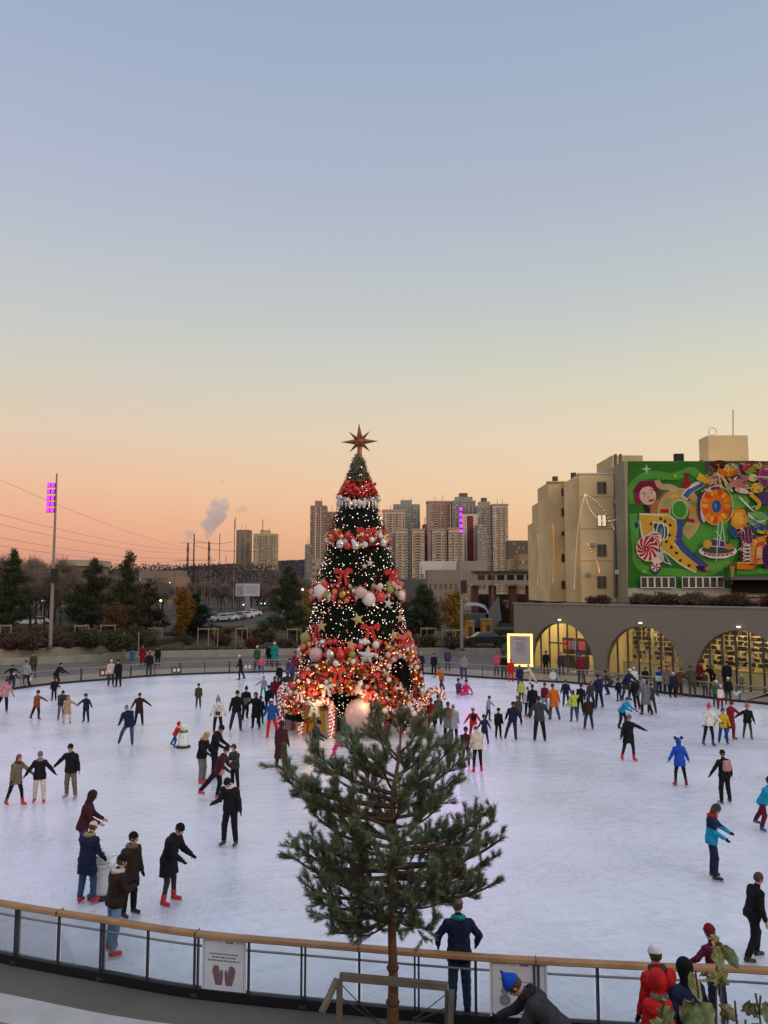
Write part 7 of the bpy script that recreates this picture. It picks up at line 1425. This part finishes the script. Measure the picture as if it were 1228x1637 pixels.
 (745, 1162, 1225, 170, 'still', 'maroon', 'olive', 'dbrown', 'person in a wine jacket and olive trousers touching the tip of the young pine', D_(legk='c')),
 (820, 1122, 1184, 160, 'wide', 'navy', 'djeans', 'black', 'person in a navy jacket with legs apart right of the child in black', D_(over=D_(lean=12, R=(6, 4, 8), L=(-10, 20, 6)))),
 (829, 1112, 1160, 190, 'stand', 'olive', 'black', 'khaki', 'person in an olive jacket behind the navy jacketed one', D_(skate='red')),
 (852, 1094, 1150, 170, 'stand', 'black', 'black', 'hblack', 'person in a long black coat behind the big grey jacketed one', D_(coat=.36)),
 (863, 1113, 1186, 175, 'down', 'dgrey', 'black', 'bare', 'person in a wide dark grey jacket and black trousers in the right crowd', D_(hair='hblack', puff=.4, coat=.16)),
 (871, 1091, 1136, 10, 'stand', 'wine', 'ljeans', 'dred', 'person in a wine top and pale jeans left of the orange coated one', D_()),
 (886, 1093, 1152, 190, 'glide', 'orange', 'jeans', 'brown', 'person in a long orange coat and jeans in the right crowd', D_(coat=.30)),
 (918, 1103, 1154, 200, 'wave', 'lime', 'jeans', 'bare', 'person in a yellow green top raising one arm', D_(skate='red', hair='hbrown', long=True, female=True)),
 (942, 1113, 1167, 185, 'stand', 'dbrown', 'djeans', 'bare', 'person with long dark hair in a brown jacket and jeans in the right crowd', D_(long=True, hair='hblack', female=True, skate='red', over=D_(L=(-4, 16, 4)))),
 (928, 1093, 1145, 190, 'stand', 'black', 'black', 'brown', 'person in black leaning behind the yellow green topped one', D_(over=D_(sway=-10))),
 (930, 1044, 1093, 190, 'stand', 'dred', 'dgrey', 'blue', 'person in a dark red jacket with a blue hood by the railing', D_(kind='p')),
 (958, 1078, 1132, 195, 'stand', 'navy', 'navy', 'navy', 'person all in navy left of the crouching ones', D_(legk='c')),
 (978, 1072, 1112, 250, 'crouch', 'dgrey', 'navy', 'black', 'person in dark clothes crouching by the far railing at right', D_()),
 (1001, 1068, 1120, 30, 'bend', 'navy', 'dgrey', 'white', 'person with a white hat bending forward by the right railing', D_(over=D_(lean=35))),
 (1017, 1083, 1135, 190, 'stand', 'black', 'black', 'black', 'person in black with bright red skates by the right railing', D_(skate='red', coat=.2, over=D_(L=(-14, 4, 6)))),
 (1014, 1066, 1108, 350, 'still', 'white', 'dgrey', 'white', 'person in a white hooded jacket by the right railing', D_()),
 (1032, 1066, 1104, 0, 'still', 'black', 'black', 'black', 'onlooker in black behind the grey coated skater at right', D_(skates=False)),
 (1033, 1086, 1144, 200, 'glide', 'grey', 'black', 'bare', 'person with pale hair in a long grey coat at right', D_(hair='lgrey', coat=.42)),
 (1042, 1092, 1142, 160, 'stride', 'dgrey', 'dgrey', 'dgrey', 'person striding just behind the long grey coated one', D_()),
 (1054, 1066, 1110, 20, 'still', 'white', 'djeans', 'dgrey', 'person in a white and blue jacket at the right railing', D_(upper='blue')),
 (1067, 1063, 1112, 350, 'still', 'khaki', 'navy', 'brown', 'person in an ochre coat at the right railing', D_(coat=.3, scarf='red')),
 (1086, 1068, 1114, 130, 'lean_rail', 'brown', 'dbrown', 'brown', 'person in a taupe coat leaning on the right railing', D_(skate='red', coat=.2, over=D_(lean=24))),
 (1107, 1064, 1115, 180, 'lean_rail', 'olive', 'olive', 'dbrown', 'person in an olive coat facing the right railing', D_(coat=.2)),
 (1119, 1056, 1098, 20, 'still', 'dred', 'black', 'brown', 'onlooker in a dark red coat outside the right railing', D_(skates=False, coat=.3)),
 (1140, 1062, 1102, 300, 'lean_rail', 'black', 'black', 'black', 'onlooker in black leaning outside the right railing', D_(skates=False, over=D_(lean=40))),
 (1163, 1056, 1104, 340, 'still', 'black', 'black', 'black', 'big onlooker in black before the right arch', D_(skates=False, puff=.5)),
 (1186, 1078, 1106, 0, 'still', 'grey', 'dgrey', 'white', 'child onlooker in grey outside the right railing', D_(skates=False, child=True)),
 (1145, 1087, 1130, 10, 'still', 'green', 'dgrey', 'white', 'person in dark green with a white hat at the right railing', D_()),
 (1152, 1094, 1134, 20, 'stand', 'white', 'dred', 'white', 'child in a white jacket with red trousers at right', D_(child=True, scarf='red')),
 (1165, 1082, 1127, 350, 'still', 'black', 'dgrey', 'white', 'person in black with a white headband at right', D_(hair='hblack')),
 (1134, 1124, 1193, 10, 'armR', 'white', 'black', 'hotpink', 'person in a white jacket with a hot pink hat at right', D_(coat=.1, skate='blue', female=True, legk='l', pompom=True, over=D_(RA=(2, 16, 10), LA=(10, 34, 30)))),
 (1157, 1131, 1190, 350, 'armR', 'yellow', 'blue', 'bare', 'child in a yellow jacket and blue trousers at right', D_(child=True, legk='c', hair='dbrown', skate='blue', over=D_(RA=(10, 30, 30)))),
 (1169, 1120, 1183, 30, 'armL', 'dred', 'dred', 'dred', 'person in a red coat behind the child in yellow', D_(coat=.42, skate='dred')),
 (1196, 1124, 1182, 350, 'armR', 'black', 'dgrey', 'orange', 'child in a black jacket with an orange hat at right', D_(child=True, skate='dred', legk='l', pompom=True)),
 (995, 1113, 1165, 40, 'bend', 'cyan', 'navy', 'blue', 'person in a bright blue jacket bending forward at right', D_(over=D_(lean=38))),
 (1006, 1141, 1217, 10, 'spread', 'black', 'black', 'grey', 'person all in black with red skates spreading an arm at right', D_(skate='red', coat=.28, female=True, legk='l', over=D_(LA=(10, 62, 4), RA=(5, 24, 14)))),
 (1088, 1180, 1257, 185, 'down', 'royal', 'black', 'hood', 'person in a bright royal blue coat with a round eared hat at right', D_(coat=.22, hatcol='royal', skate='dred', female=True, puff=.5, legk='l', over=D_(LA=(3, 26, 8), RA=(3, 26, 8)))),
 (1160, 1199, 1285, 190, 'down', 'black', 'black', 'black', 'person in a black jacket with a pink backpack skating away at right', D_(bag='back', bagcol='rose', over=D_(R=(10, 10, 14), L=(-6, 12, 8), RA=(8, 20, 10)))),
 (1222, 1238, 1328, 30, 'push', 'cyan', 'wine', 'dgrey', 'child in turquoise jacket and wine trousers at the right frame edge', D_(child=True, skate='blue')),
 (1140, 1284, 1406, 70, 'look', 'cyan', 'navy', 'dgrey', 'person in a turquoise and navy jacket with a red hood at right', D_(skate='black', female=True, legk='c', scarf='red', pompom='lgrey', long=True, upper='navy', glove='black', over=D_(lean=4, head=(22, 0), LA=(38, 8, 20), RA=(10, 8, 50)))),
 (1206, 1395, 1537, 95, 'glide', 'black', 'black', 'bare', 'person in a black hoodie and black trousers cut by the right frame edge', D_(hair='hbrown', legk='c', coat=.1, over=D_(lean=12, L=(22, 5, 26), R=(-6, 6, 22)))),
 (690, 1116, 1168, 200, 'stand', 'dred', 'black', 'dred', 'person in a dark red coat at the right foot of the christmas tree', D_(coat=.3)),
 (701, 1110, 1160, 350, 'still', 'dbrown', 'black', 'hblack', 'person in dark brown close behind the dark red coated one', D_()),
 (668, 1120, 1172, 30, 'look', 'red', 'dgrey', 'white', 'person in red and white touching the tree at its right foot', D_()),
 (990, 1084, 1122, 200, 'still', 'black', 'navy', 'dgrey', 'child in black before the crouching skater at right', D_(child=True)),
 (1076, 1074, 1116, 20, 'stand', 'navy', 'black', 'white', 'person in navy with a white hat between the ochre and taupe coats', D_()),
 (945, 1088, 1134, 10, 'glide', 'dgrey', 'black', 'red', 'person in dark grey with a red hat left of the navy one', D_()),
 (905, 1086, 1130, 350, 'glide2', 'navy', 'djeans', 'dgrey', 'person in navy jeans behind the orange coated skater', D_()),
 (845, 1098, 1146, 190, 'stand', 'white', 'black', 'bare', 'person in a white top hidden behind the long black coat', D_(skate='red')),
 (463, 1052, 1094, 10, 'still', 'purple', 'navy', 'black', 'person in purple just behind the bent armed skater left of the tree', D_()),
 (447, 1060, 1100, 340, 'still', 'black', 'dgrey', 'dgrey', 'child in black near the far railing left of the tree', D_(child=True)),
 (416, 1112, 1158, 30, 'stand', 'djeans', 'black', 'dbrown', 'person in slate blue behind the long black coated skater', D_()),
 (1128, 1072, 1112, 200, 'still', 'dgrey', 'black', 'black', 'onlooker in dark grey outside the railing before the right arch', D_(skates=False)),
 (873, 1040, 1078, 10, 'still', 'black', 'black', 'dbrown', 'onlooker in black in front of the left arch', D_(skates=False)),
 (898, 1042, 1080, 340, 'still', 'dgrey', 'dgrey', 'bare', 'onlooker in grey right of centre of the left arch', D_(skates=False)),
 # at the near railing
 (1147, 1481, 1634, 200, 'lean_rail', 'wine', 'djeans', 'dred', 'person in a wine coloured jacket behind the near railing at lower right', D_(hatcol='dred', coat=.12, legk='c', over=D_(RA=(30, 30, 30), lean=8))),
 (735, 1440, 1622, 182, 'lean_rail', 'navy', 'jeans', 'grey', 'person in a navy jacket and grey hat leaning on the near railing', D_(coat=.13, scarf='teal', glove='black', skate='black', skates=True, over=D_(lean=8, L=(-2, 3, 3), R=(-2, 3, 3), LA=(4, 36, 34, 40), RA=(4, 36, 34, 40), head=(14, 0)))),
]
XT = []
# people outside the near railing, feet below the frame: (x, distance, top pixel, ...)
def outside(px, Y, T_, face, pose, top, legs, head, label, **k):
    F_ = 942 + 0; z0 = -.03
    # foot pixel for this distance
    d = (0 - CZ + z0) ; 
    lo_, hi_ = 1000, 3200
    for _ in range(50):
        m_ = (lo_ + hi_) / 2
        if G(px, m_, z0)[1] > Y: lo_ = m_
        else: hi_ = m_
    return person(px, T_, m_, face, pose, top, legs, head, label, z0=z0, skates=False, **k)
for r in PPL: person(*r[:9], **r[9])
outside(898, 10.6, 1560, 262, 'bend', 'dgrey', 'dgrey', 'peak', 'person in a grey coat and bright blue pointed hat bending at the bottom edge', fine=.010, hatcol='royal', coat=.3, over=D_(lean=44, head=(30, 0), L=(4, 6, 4), R=(10, 6, 8), LA=(24, 4, 30), RA=(38, 6, 22)), scarf='dbrown')
outside(1062, 11.25, 1516, 195, 'still', 'red', 'dgrey', 'white', 'person in a bright red coat and white knitted hat outside the near railing', fine=.010, coat=.34, fur='brown', over=D_(lean=8))
outside(1064, 10.8, 1556, 190, 'still', 'red', 'black', 'hood', 'child in a bright red hooded coat outside the near railing', fine=.010, coat=.26, child=True, fur='grey', puff=.4, over=D_(lean=8))
outside(1106, 10.9, 1534, 200, 'pocket', 'navy', 'djeans', 'hood', 'person in a black hooded jacket outside the near railing at lower right', fine=.010, hatcol='black', coat=.2, kind='p')
# round ears on the royal blue coated skater's hat
for o in [o for o in bpy.data.objects if o.get('label', '').startswith('person in a bright royal blue')]:
    hd = [c for c in o.children if c.name.startswith('hood')][0]; zt = max(v.co.z for v in hd.data.vertices); cy = sum(v.co.y for v in hd.data.vertices) / len(hd.data.vertices)
    for s in (-1, 1): MB().ball((s * .11, cy, zt - .005), .055, 10).build('hat_ear', cloth('dgrey'), o, smooth=True)
# ================================================================ skating aids
def aid(px, py, rz, h_, label, scarfc, bear):
    p = G(px, py); rt_ = empty('skating_aid', (p[0], p[1], 0), rz, label, 'skating aid'); q = h_ / 1.0; wm_ = M('white_plastic', (.68, .67, .66), .4, .05, 3)
    MB().lathe([(.30 * q, .02), (.31 * q, .05), (.27 * q, .08)], n=18).build('base', blackm, rt_)
    F = Field((-.4, -.35, .0), (.4, .35, 1.1 * q), .014); F.cone((0, 0, .17 * q), (0, 0, .50 * q), .23 * q, .19 * q, .05); F.ell((0, 0, .80 * q), (.155 * q, .15 * q, .155 * q), None, .05)
    if bear:
        for s in (-1, 1): F.ell((s * .12 * q, 0, .95 * q), (.05 * q, .03 * q, .05 * q), None, .02)
    F.cut((0, 0, .082 * q), (0, 0, -1)); v, f = F.mesh(); rawmesh('body', v, f, [wm_], parent=rt_, smooth=True)
    F = Field((-.3, -.3, .5 * q), (.3, .3, .8 * q), .014); pts = [(.15 * q * math.cos(a), .145 * q * math.sin(a), .655 * q) for a in np.linspace(0, 2 * math.pi, 12)]
    for a, b in zip(pts, pts[1:]): F.cone(a, b, .038, .038, .01)
    v, f = F.mesh(); rawmesh('scarf', v, f, [cloth(scarfc)], parent=rt_, smooth=True)
    for s in (-1, 1): MB().path([(s * .2 * q, .1 * q, .6 * q), (s * .24 * q, .24 * q, .74 * q), (s * .2 * q, .34 * q, .76 * q)], .02, 6).build('handle', wm_, rt_); MB().ball((s * .055 * q, -.14 * q, .85 * q), .016, 6).build('eye', blackm, rt_)
    MB().path([(0, -.14 * q, .80 * q), (0, -.22 * q, .79 * q)], [.025, .008], 6).build('nose', M('carrot', (.5, .16, .02), .6), rt_)
    for z in (.3, .45): MB().ball((0, -.205 * q, z * q), .02, 6).build('button', M('green_button', (.05, .3, .05), .5), rt_)
aid(293, 1195, R(10), .98, 'white snowman skating aid with green scarf pushed by the child in red', 'bgreen', False)
aid(163, 1434, R(-60), .98, 'white bear shaped skating aid between the two people at left front', 'white', True)
# ================================================================ young pine in front of the railing
PY = 11.6; px0 = W(627, 942, PY)[0]; pine = empty('pine_tree', (px0, PY, .25), 0, 'young pine with reddish trunk in the foreground, tied to a timber frame', 'tree'); r8 = random.Random(88); n8 = np.random.default_rng(88)
def PP(px, py, dy=0): q = W(px, py, PY + dy); return Vector((q[0] - px0, q[1] - PY, q[2] - .25))
tr_pts = [PP(628, 1632), PP(629, 1560), PP(627, 1500), PP(626, 1420), PP(630, 1340), PP(628, 1270), PP(638, 1210), PP(642, 1165)]
MB().path([tr_pts[0] - Vector((0, 0, .05))] + tr_pts, [.095, .082, .064, .058, .05, .042, .034, .022, .010], 12).build('trunk', M('red_pine_bark', (.17, .085, .045), .9, .35, 9, 1.0, bscale=45), pine, smooth=True)
for py, r_ in ((1547, .075), (1602, .085)): 
    q = PP(628, py); MB().lathe([(r_, -.03), (r_ + .012, 0), (r_, .03)], q, 12).build('tie_band', M('tie_cloth', (.10, .055, .035), .9), pine)
tips = [(442, 1222, -.2, 1345), (462, 1250, .3, 1350), (480, 1262, -.4, 1350), (500, 1195, .2, 1330), (516, 1225, -.3, 1320), (548, 1172, .1, 1300), (560, 1200, -.5, 1290), (592, 1142, 0, 1270), (598, 1165, .4, 1260), (640, 1152, .1, 1230), (672, 1160, -.2, 1240), (692, 1146, .1, 1280), (700, 1180, .4, 1290), (716, 1200, -.3, 1310), (738, 1212, .2, 1320), (728, 1245, -.4, 1330), (722, 1268, .5, 1340), (700, 1290, -.5, 1350), (770, 1302, .3, 1390), (752, 1318, -.2, 1390), (790, 1312, -.1, 1410), (806, 1338, .2, 1420), (790, 1370, .5, 1430), (760, 1365, -.5, 1420), (788, 1414, .1, 1430), (766, 1420, -.4, 1430), (742, 1400, .5, 1430), (708, 1440, -.2, 1450), (690, 1482, .2, 1462), (664, 1478, -.5, 1462), (640, 1488, .5, 1465), (604, 1480, -.3, 1465), (580, 1462, .4, 1460), (558, 1492, .1, 1465), (576, 1494, .3, 1470), (534, 1490, .0, 1465), (520, 1462, -.4, 1455), (500, 1436, .3, 1450), (486, 1412, -.2, 1445), (470, 1372, .1, 1430), (474, 1352, -.4, 1425), (492, 1335, .5, 1415), (500, 1300, -.2, 1400), (512, 1285, .4, 1390), (536, 1262, -.6, 1370), (580, 1230, .6, 1330), (610, 1210, -.6, 1310), (655, 1205, .6, 1300), (676, 1232, -.7, 1330), (690, 1330, .8, 1400), (560, 1330, -.8, 1400), (600, 1290, .8, 1370), (640, 1270, -.8, 1350), (575, 1400, .9, 1450), (620, 1380, -.9, 1440), (660, 1410, .9, 1450), (700, 1400, -.8, 1440), (540, 1395, .7, 1440), (640, 1340, -.9, 1420), (600, 1440, -.8, 1460), (660, 1445, -.7, 1462), (735, 1350, .7, 1420), (530, 1350, -.7, 1420), (585, 1260, .3, 1360), (660, 1260, .3, 1360), (645, 1440, .5, 1462), (560, 1430, -.3, 1455), (520, 1400, .2, 1445), (715, 1370, .1, 1430), (680, 1300, .2, 1390), (620, 1330, .4, 1400), (590, 1350, .2, 1420), (700, 1425, .3, 1450)]
br = MB(); nb_base = []; nb_dir = []; shoots = []
def tax(py):
    for a, b, pa, pb in zip(tr_pts, tr_pts[1:], (1632, 1560, 1500, 1420, 1340, 1270, 1210), (1560, 1500, 1420, 1340, 1270, 1210, 1165)):
        if pb <= py <= pa: return a.lerp(b, (pa - py) / (pa - pb))
    return tr_pts[-1]
for px, py, dy, pb in tips:
    a = tax(max(1170, min(1476, py + (pb - py) * .55 if pb > py else pb))); b = PP(px, py, dy * 1.05); L_ = (b - a).length; mid = a.lerp(b, .5) + Vector((0, 0, -.10 * L_)); Q = [Vector(q) for q in catmull([tuple(a), tuple(mid), tuple(a.lerp(b, .78) + Vector((0, 0, -.08 * L_))), tuple(b)], 5)]
    br.path(Q, [.022 * max(.5, L_) * (1 - .8 * i / (len(Q) - 1)) + .004 for i in range(len(Q))], 6)
    nside = int(4 + L_ * 7.5)
    shoots.append((Q[-3], Q[-1], 1.0))
    for k in range(nside):
        u = r8.uniform(.16, .98); i = min(len(Q) - 2, int(u * (len(Q) - 1))); q = Q[i].lerp(Q[i + 1], u * (len(Q) - 1) - i); dm = (Q[i + 1] - Q[i]).normalized(); v = Vector((r8.gauss(0, 1), r8.gauss(0, 1), r8.gauss(.35, .7))); v = (v - dm * v.dot(dm)).normalized()
        d_ = (dm * r8.uniform(.5, 1.1) + v * r8.uniform(.5, 1) + Vector((0, 0, .35))).normalized(); l_ = r8.uniform(.14, .34) * (1.15 - .4 * u); e = q + d_ * l_; e2 = e + Vector((0, 0, .05)); br.path([q, e, e2], [.006, .004, .002], 4); shoots.append((q.lerp(e, .15), e2, 1))
        for kk in range(2):
            if r8.random() < .75:
                q2 = q.lerp(e, r8.uniform(.3, .8)); d2 = (d_ + Vector((r8.gauss(0, .7), r8.gauss(0, .7), r8.uniform(0, .6)))).normalized(); shoots.append((q2, q2 + d2 * r8.uniform(.08, .18), 1))
br.build('branches', M('pine_twig', (.10, .065, .045), .9, .3, 8), pine)
groups = [[], [], []]
for a, b, w_ in shoots: groups[r8.choice((0, 0, 1, 1, 2))].append((a, b))
for gi, (gname, gcolr) in enumerate((('needle_tufts', (.16, .20, .115)), ('needle_tufts', (.11, .15, .08)), ('needle_tufts', (.165, .175, .085)))):
    B_ = []; Dd = []
    for a, b in groups[gi]:
        a = np.array(a); b = np.array(b); L_ = np.linalg.norm(b - a); ax = (b - a) / (L_ + 1e-9); n_ = int(46 + L_ * 400); u = n8.uniform(.0, 1, (n_, 1)); rv = n8.normal(size=(n_, 3)); rv -= (rv @ ax)[:, None] * ax; rv /= np.linalg.norm(rv, axis=1, keepdims=True); dd = ax * n8.uniform(.55, 1.15, (n_, 1)) + rv * .62; dd /= np.linalg.norm(dd, axis=1, keepdims=True); B_.append(a + (b - a) * u); Dd.append(dd)
    B_ = np.concatenate(B_); Dd = np.concatenate(Dd); V, F = needles(B_, Dd, n8.uniform(.045, .085, (len(B_), 1)), .0026, n8); rawmesh(gname, V, F, [M('pine_needles_%d' % gi, gcolr, .6, .3, 3)], parent=pine)
# ================================================================ big leaved shrub close to the viewer
SY = 4.9; c0 = W(1150, 1600, SY); sh = empty('broad_leaved_shrub', (c0[0], SY - .2, 3.4), 0, 'broad leaved shrub with drooping yellow green leaves at the lower right corner', 'shrub'); lm = [M('broad_leaf_%d' % i, c, .5, .35, 18, .4) for i, c in enumerate([(.19, .22, .055), (.24, .25, .07), (.12, .16, .04), (.30, .24, .12)])]
def SP(px, py, dy=0): q = W(px, py, SY + dy); return Vector((q[0] - c0[0], q[1] - SY + .2, q[2] - 3.4))
def leaf(p0, p1, wd, mi, dy=0):
    a = SP(*p0, dy); b = SP(*p1, dy - .08); n_ = 9; ax = (b - a); side = ax.cross(Vector((0, 1, .25))).normalized(); nn = side.cross(ax).normalized(); mb = MB(); L_ = ax.length; V = []
    for i in range(n_ + 1):
        t_ = i / n_; w_ = wd * (math.sin(math.pi * t_ ** .8) ** .8) * (1 + .09 * math.sin(i * 2.4)) * .5; c_ = a + ax * t_ + nn * L_ * .16 * math.sin(math.pi * t_); rip = .015 * math.sin(i * 1.9)
        V += [c_ - side * w_ + nn * (.30 * w_ + rip), c_ - side * w_ * .5 + nn * (.12 * w_), c_, c_ + side * w_ * .5 + nn * (.12 * w_), c_ + side * w_ + nn * (.30 * w_ - rip)]
    F = []
    for i in range(n_):
        for k in range(4): F.append((i * 5 + k, i * 5 + k + 1, i * 5 + k + 6, i * 5 + k + 5))
    mb.add(V, F); mb.mat(1).path([V[2 + 5 * i] - nn * .002 for i in range(n_ + 1)], [.003 - .002 * i / n_ for i in range(n_ + 1)], 4); o = mb.build('leaf', [lm[mi], M('leaf_vein', (.25, .25, .12), .6)], sh, smooth=True)
stemm = M('shrub_stem', (.12, .055, .035), .8)
for P in ([(1146, 1680), (1145, 1560), (1149, 1506)], [(1182, 1680), (1175, 1600)], [(1222, 1680), (1214, 1620), (1208, 1588)], [(1214, 1620), (1216, 1592)], [(1120, 1690), (1118, 1600), (1112, 1552)], [(1046, 1690), (1052, 1640), (1062, 1602)], [(1160, 1690), (1164, 1625), (1150, 1606)], [(1190, 1690), (1192, 1630)]):
    MB().path([SP(x, y) for x, y in P], .006, 5).build('stem', stemm, sh)
for l_ in [((1150, 1498), (1144, 1516), .07, 3), ((1148, 1512), (1156, 1550), .075, 0), ((1154, 1510), (1182, 1550), .07, 2), ((1160, 1516), (1150, 1534), .05, 1), ((1104, 1553), (1122, 1604), .065, 1), ((1118, 1560), (1138, 1562), .03, 3), ((1150, 1560), (1130, 1574), .05, 0), ((1140, 1556), (1165, 1575), .09, 1), ((1158, 1556), (1146, 1578), .07, 0), ((1094, 1606), (1120, 1650), .13, 2), ((1112, 1604), (1140, 1642), .14, 1), ((1088, 1628), (1110, 1600), .05, 3), ((1040, 1596), (1066, 1602), .03, 1), ((1050, 1612), (1078, 1640), .10, 1), ((1150, 1606), (1178, 1634), .07, 3), ((1150, 1622), (1176, 1632), .08, 3), ((1158, 1606), (1180, 1636), .05, 0), ((1186, 1610), (1216, 1624), .085, 2), ((1184, 1616), (1212, 1628), .06, 3), ((1224, 1600), (1232, 1640), .06, 2), ((1060, 1630), (1046, 1660), .08, 0), ((1196, 1640), (1222, 1665), .1, 1)]: leaf(*l_, dy=r8.uniform(-.25, .25))
smoke('steam_big', [(333, 864, 2.5), (333.5, 860, 4), (333, 855, 6), (336, 846, 9.5), (331, 838, 10.5), (342, 834, 13), (350, 825, 14), (339, 820, 10), (355, 812, 11), (345, 806, 10), (358, 801, 7), (363, 808, 6)], 1900, .04, 'big grey smoke plume rising from the middle chimney')
smoke('steam_small', [(299, 865, 2.5), (302, 859, 5), (305, 853, 7), (309, 850, 5), (300, 853, 5)], 1900, .04, 'small smoke puff at the left chimney')
smoke('steam_wisp', [(380, 818, 4), (386, 815, 6), (392, 814, 5), (389, 811, 4)], 1900, .03, 'small separate smoke wisp right of the big plume')
smoke('steam_wisp2', [(353, 768, 3), (356, 770, 4), (357, 773, 2)], 1900, .02, 'faint highest smoke wisp above the big plume')
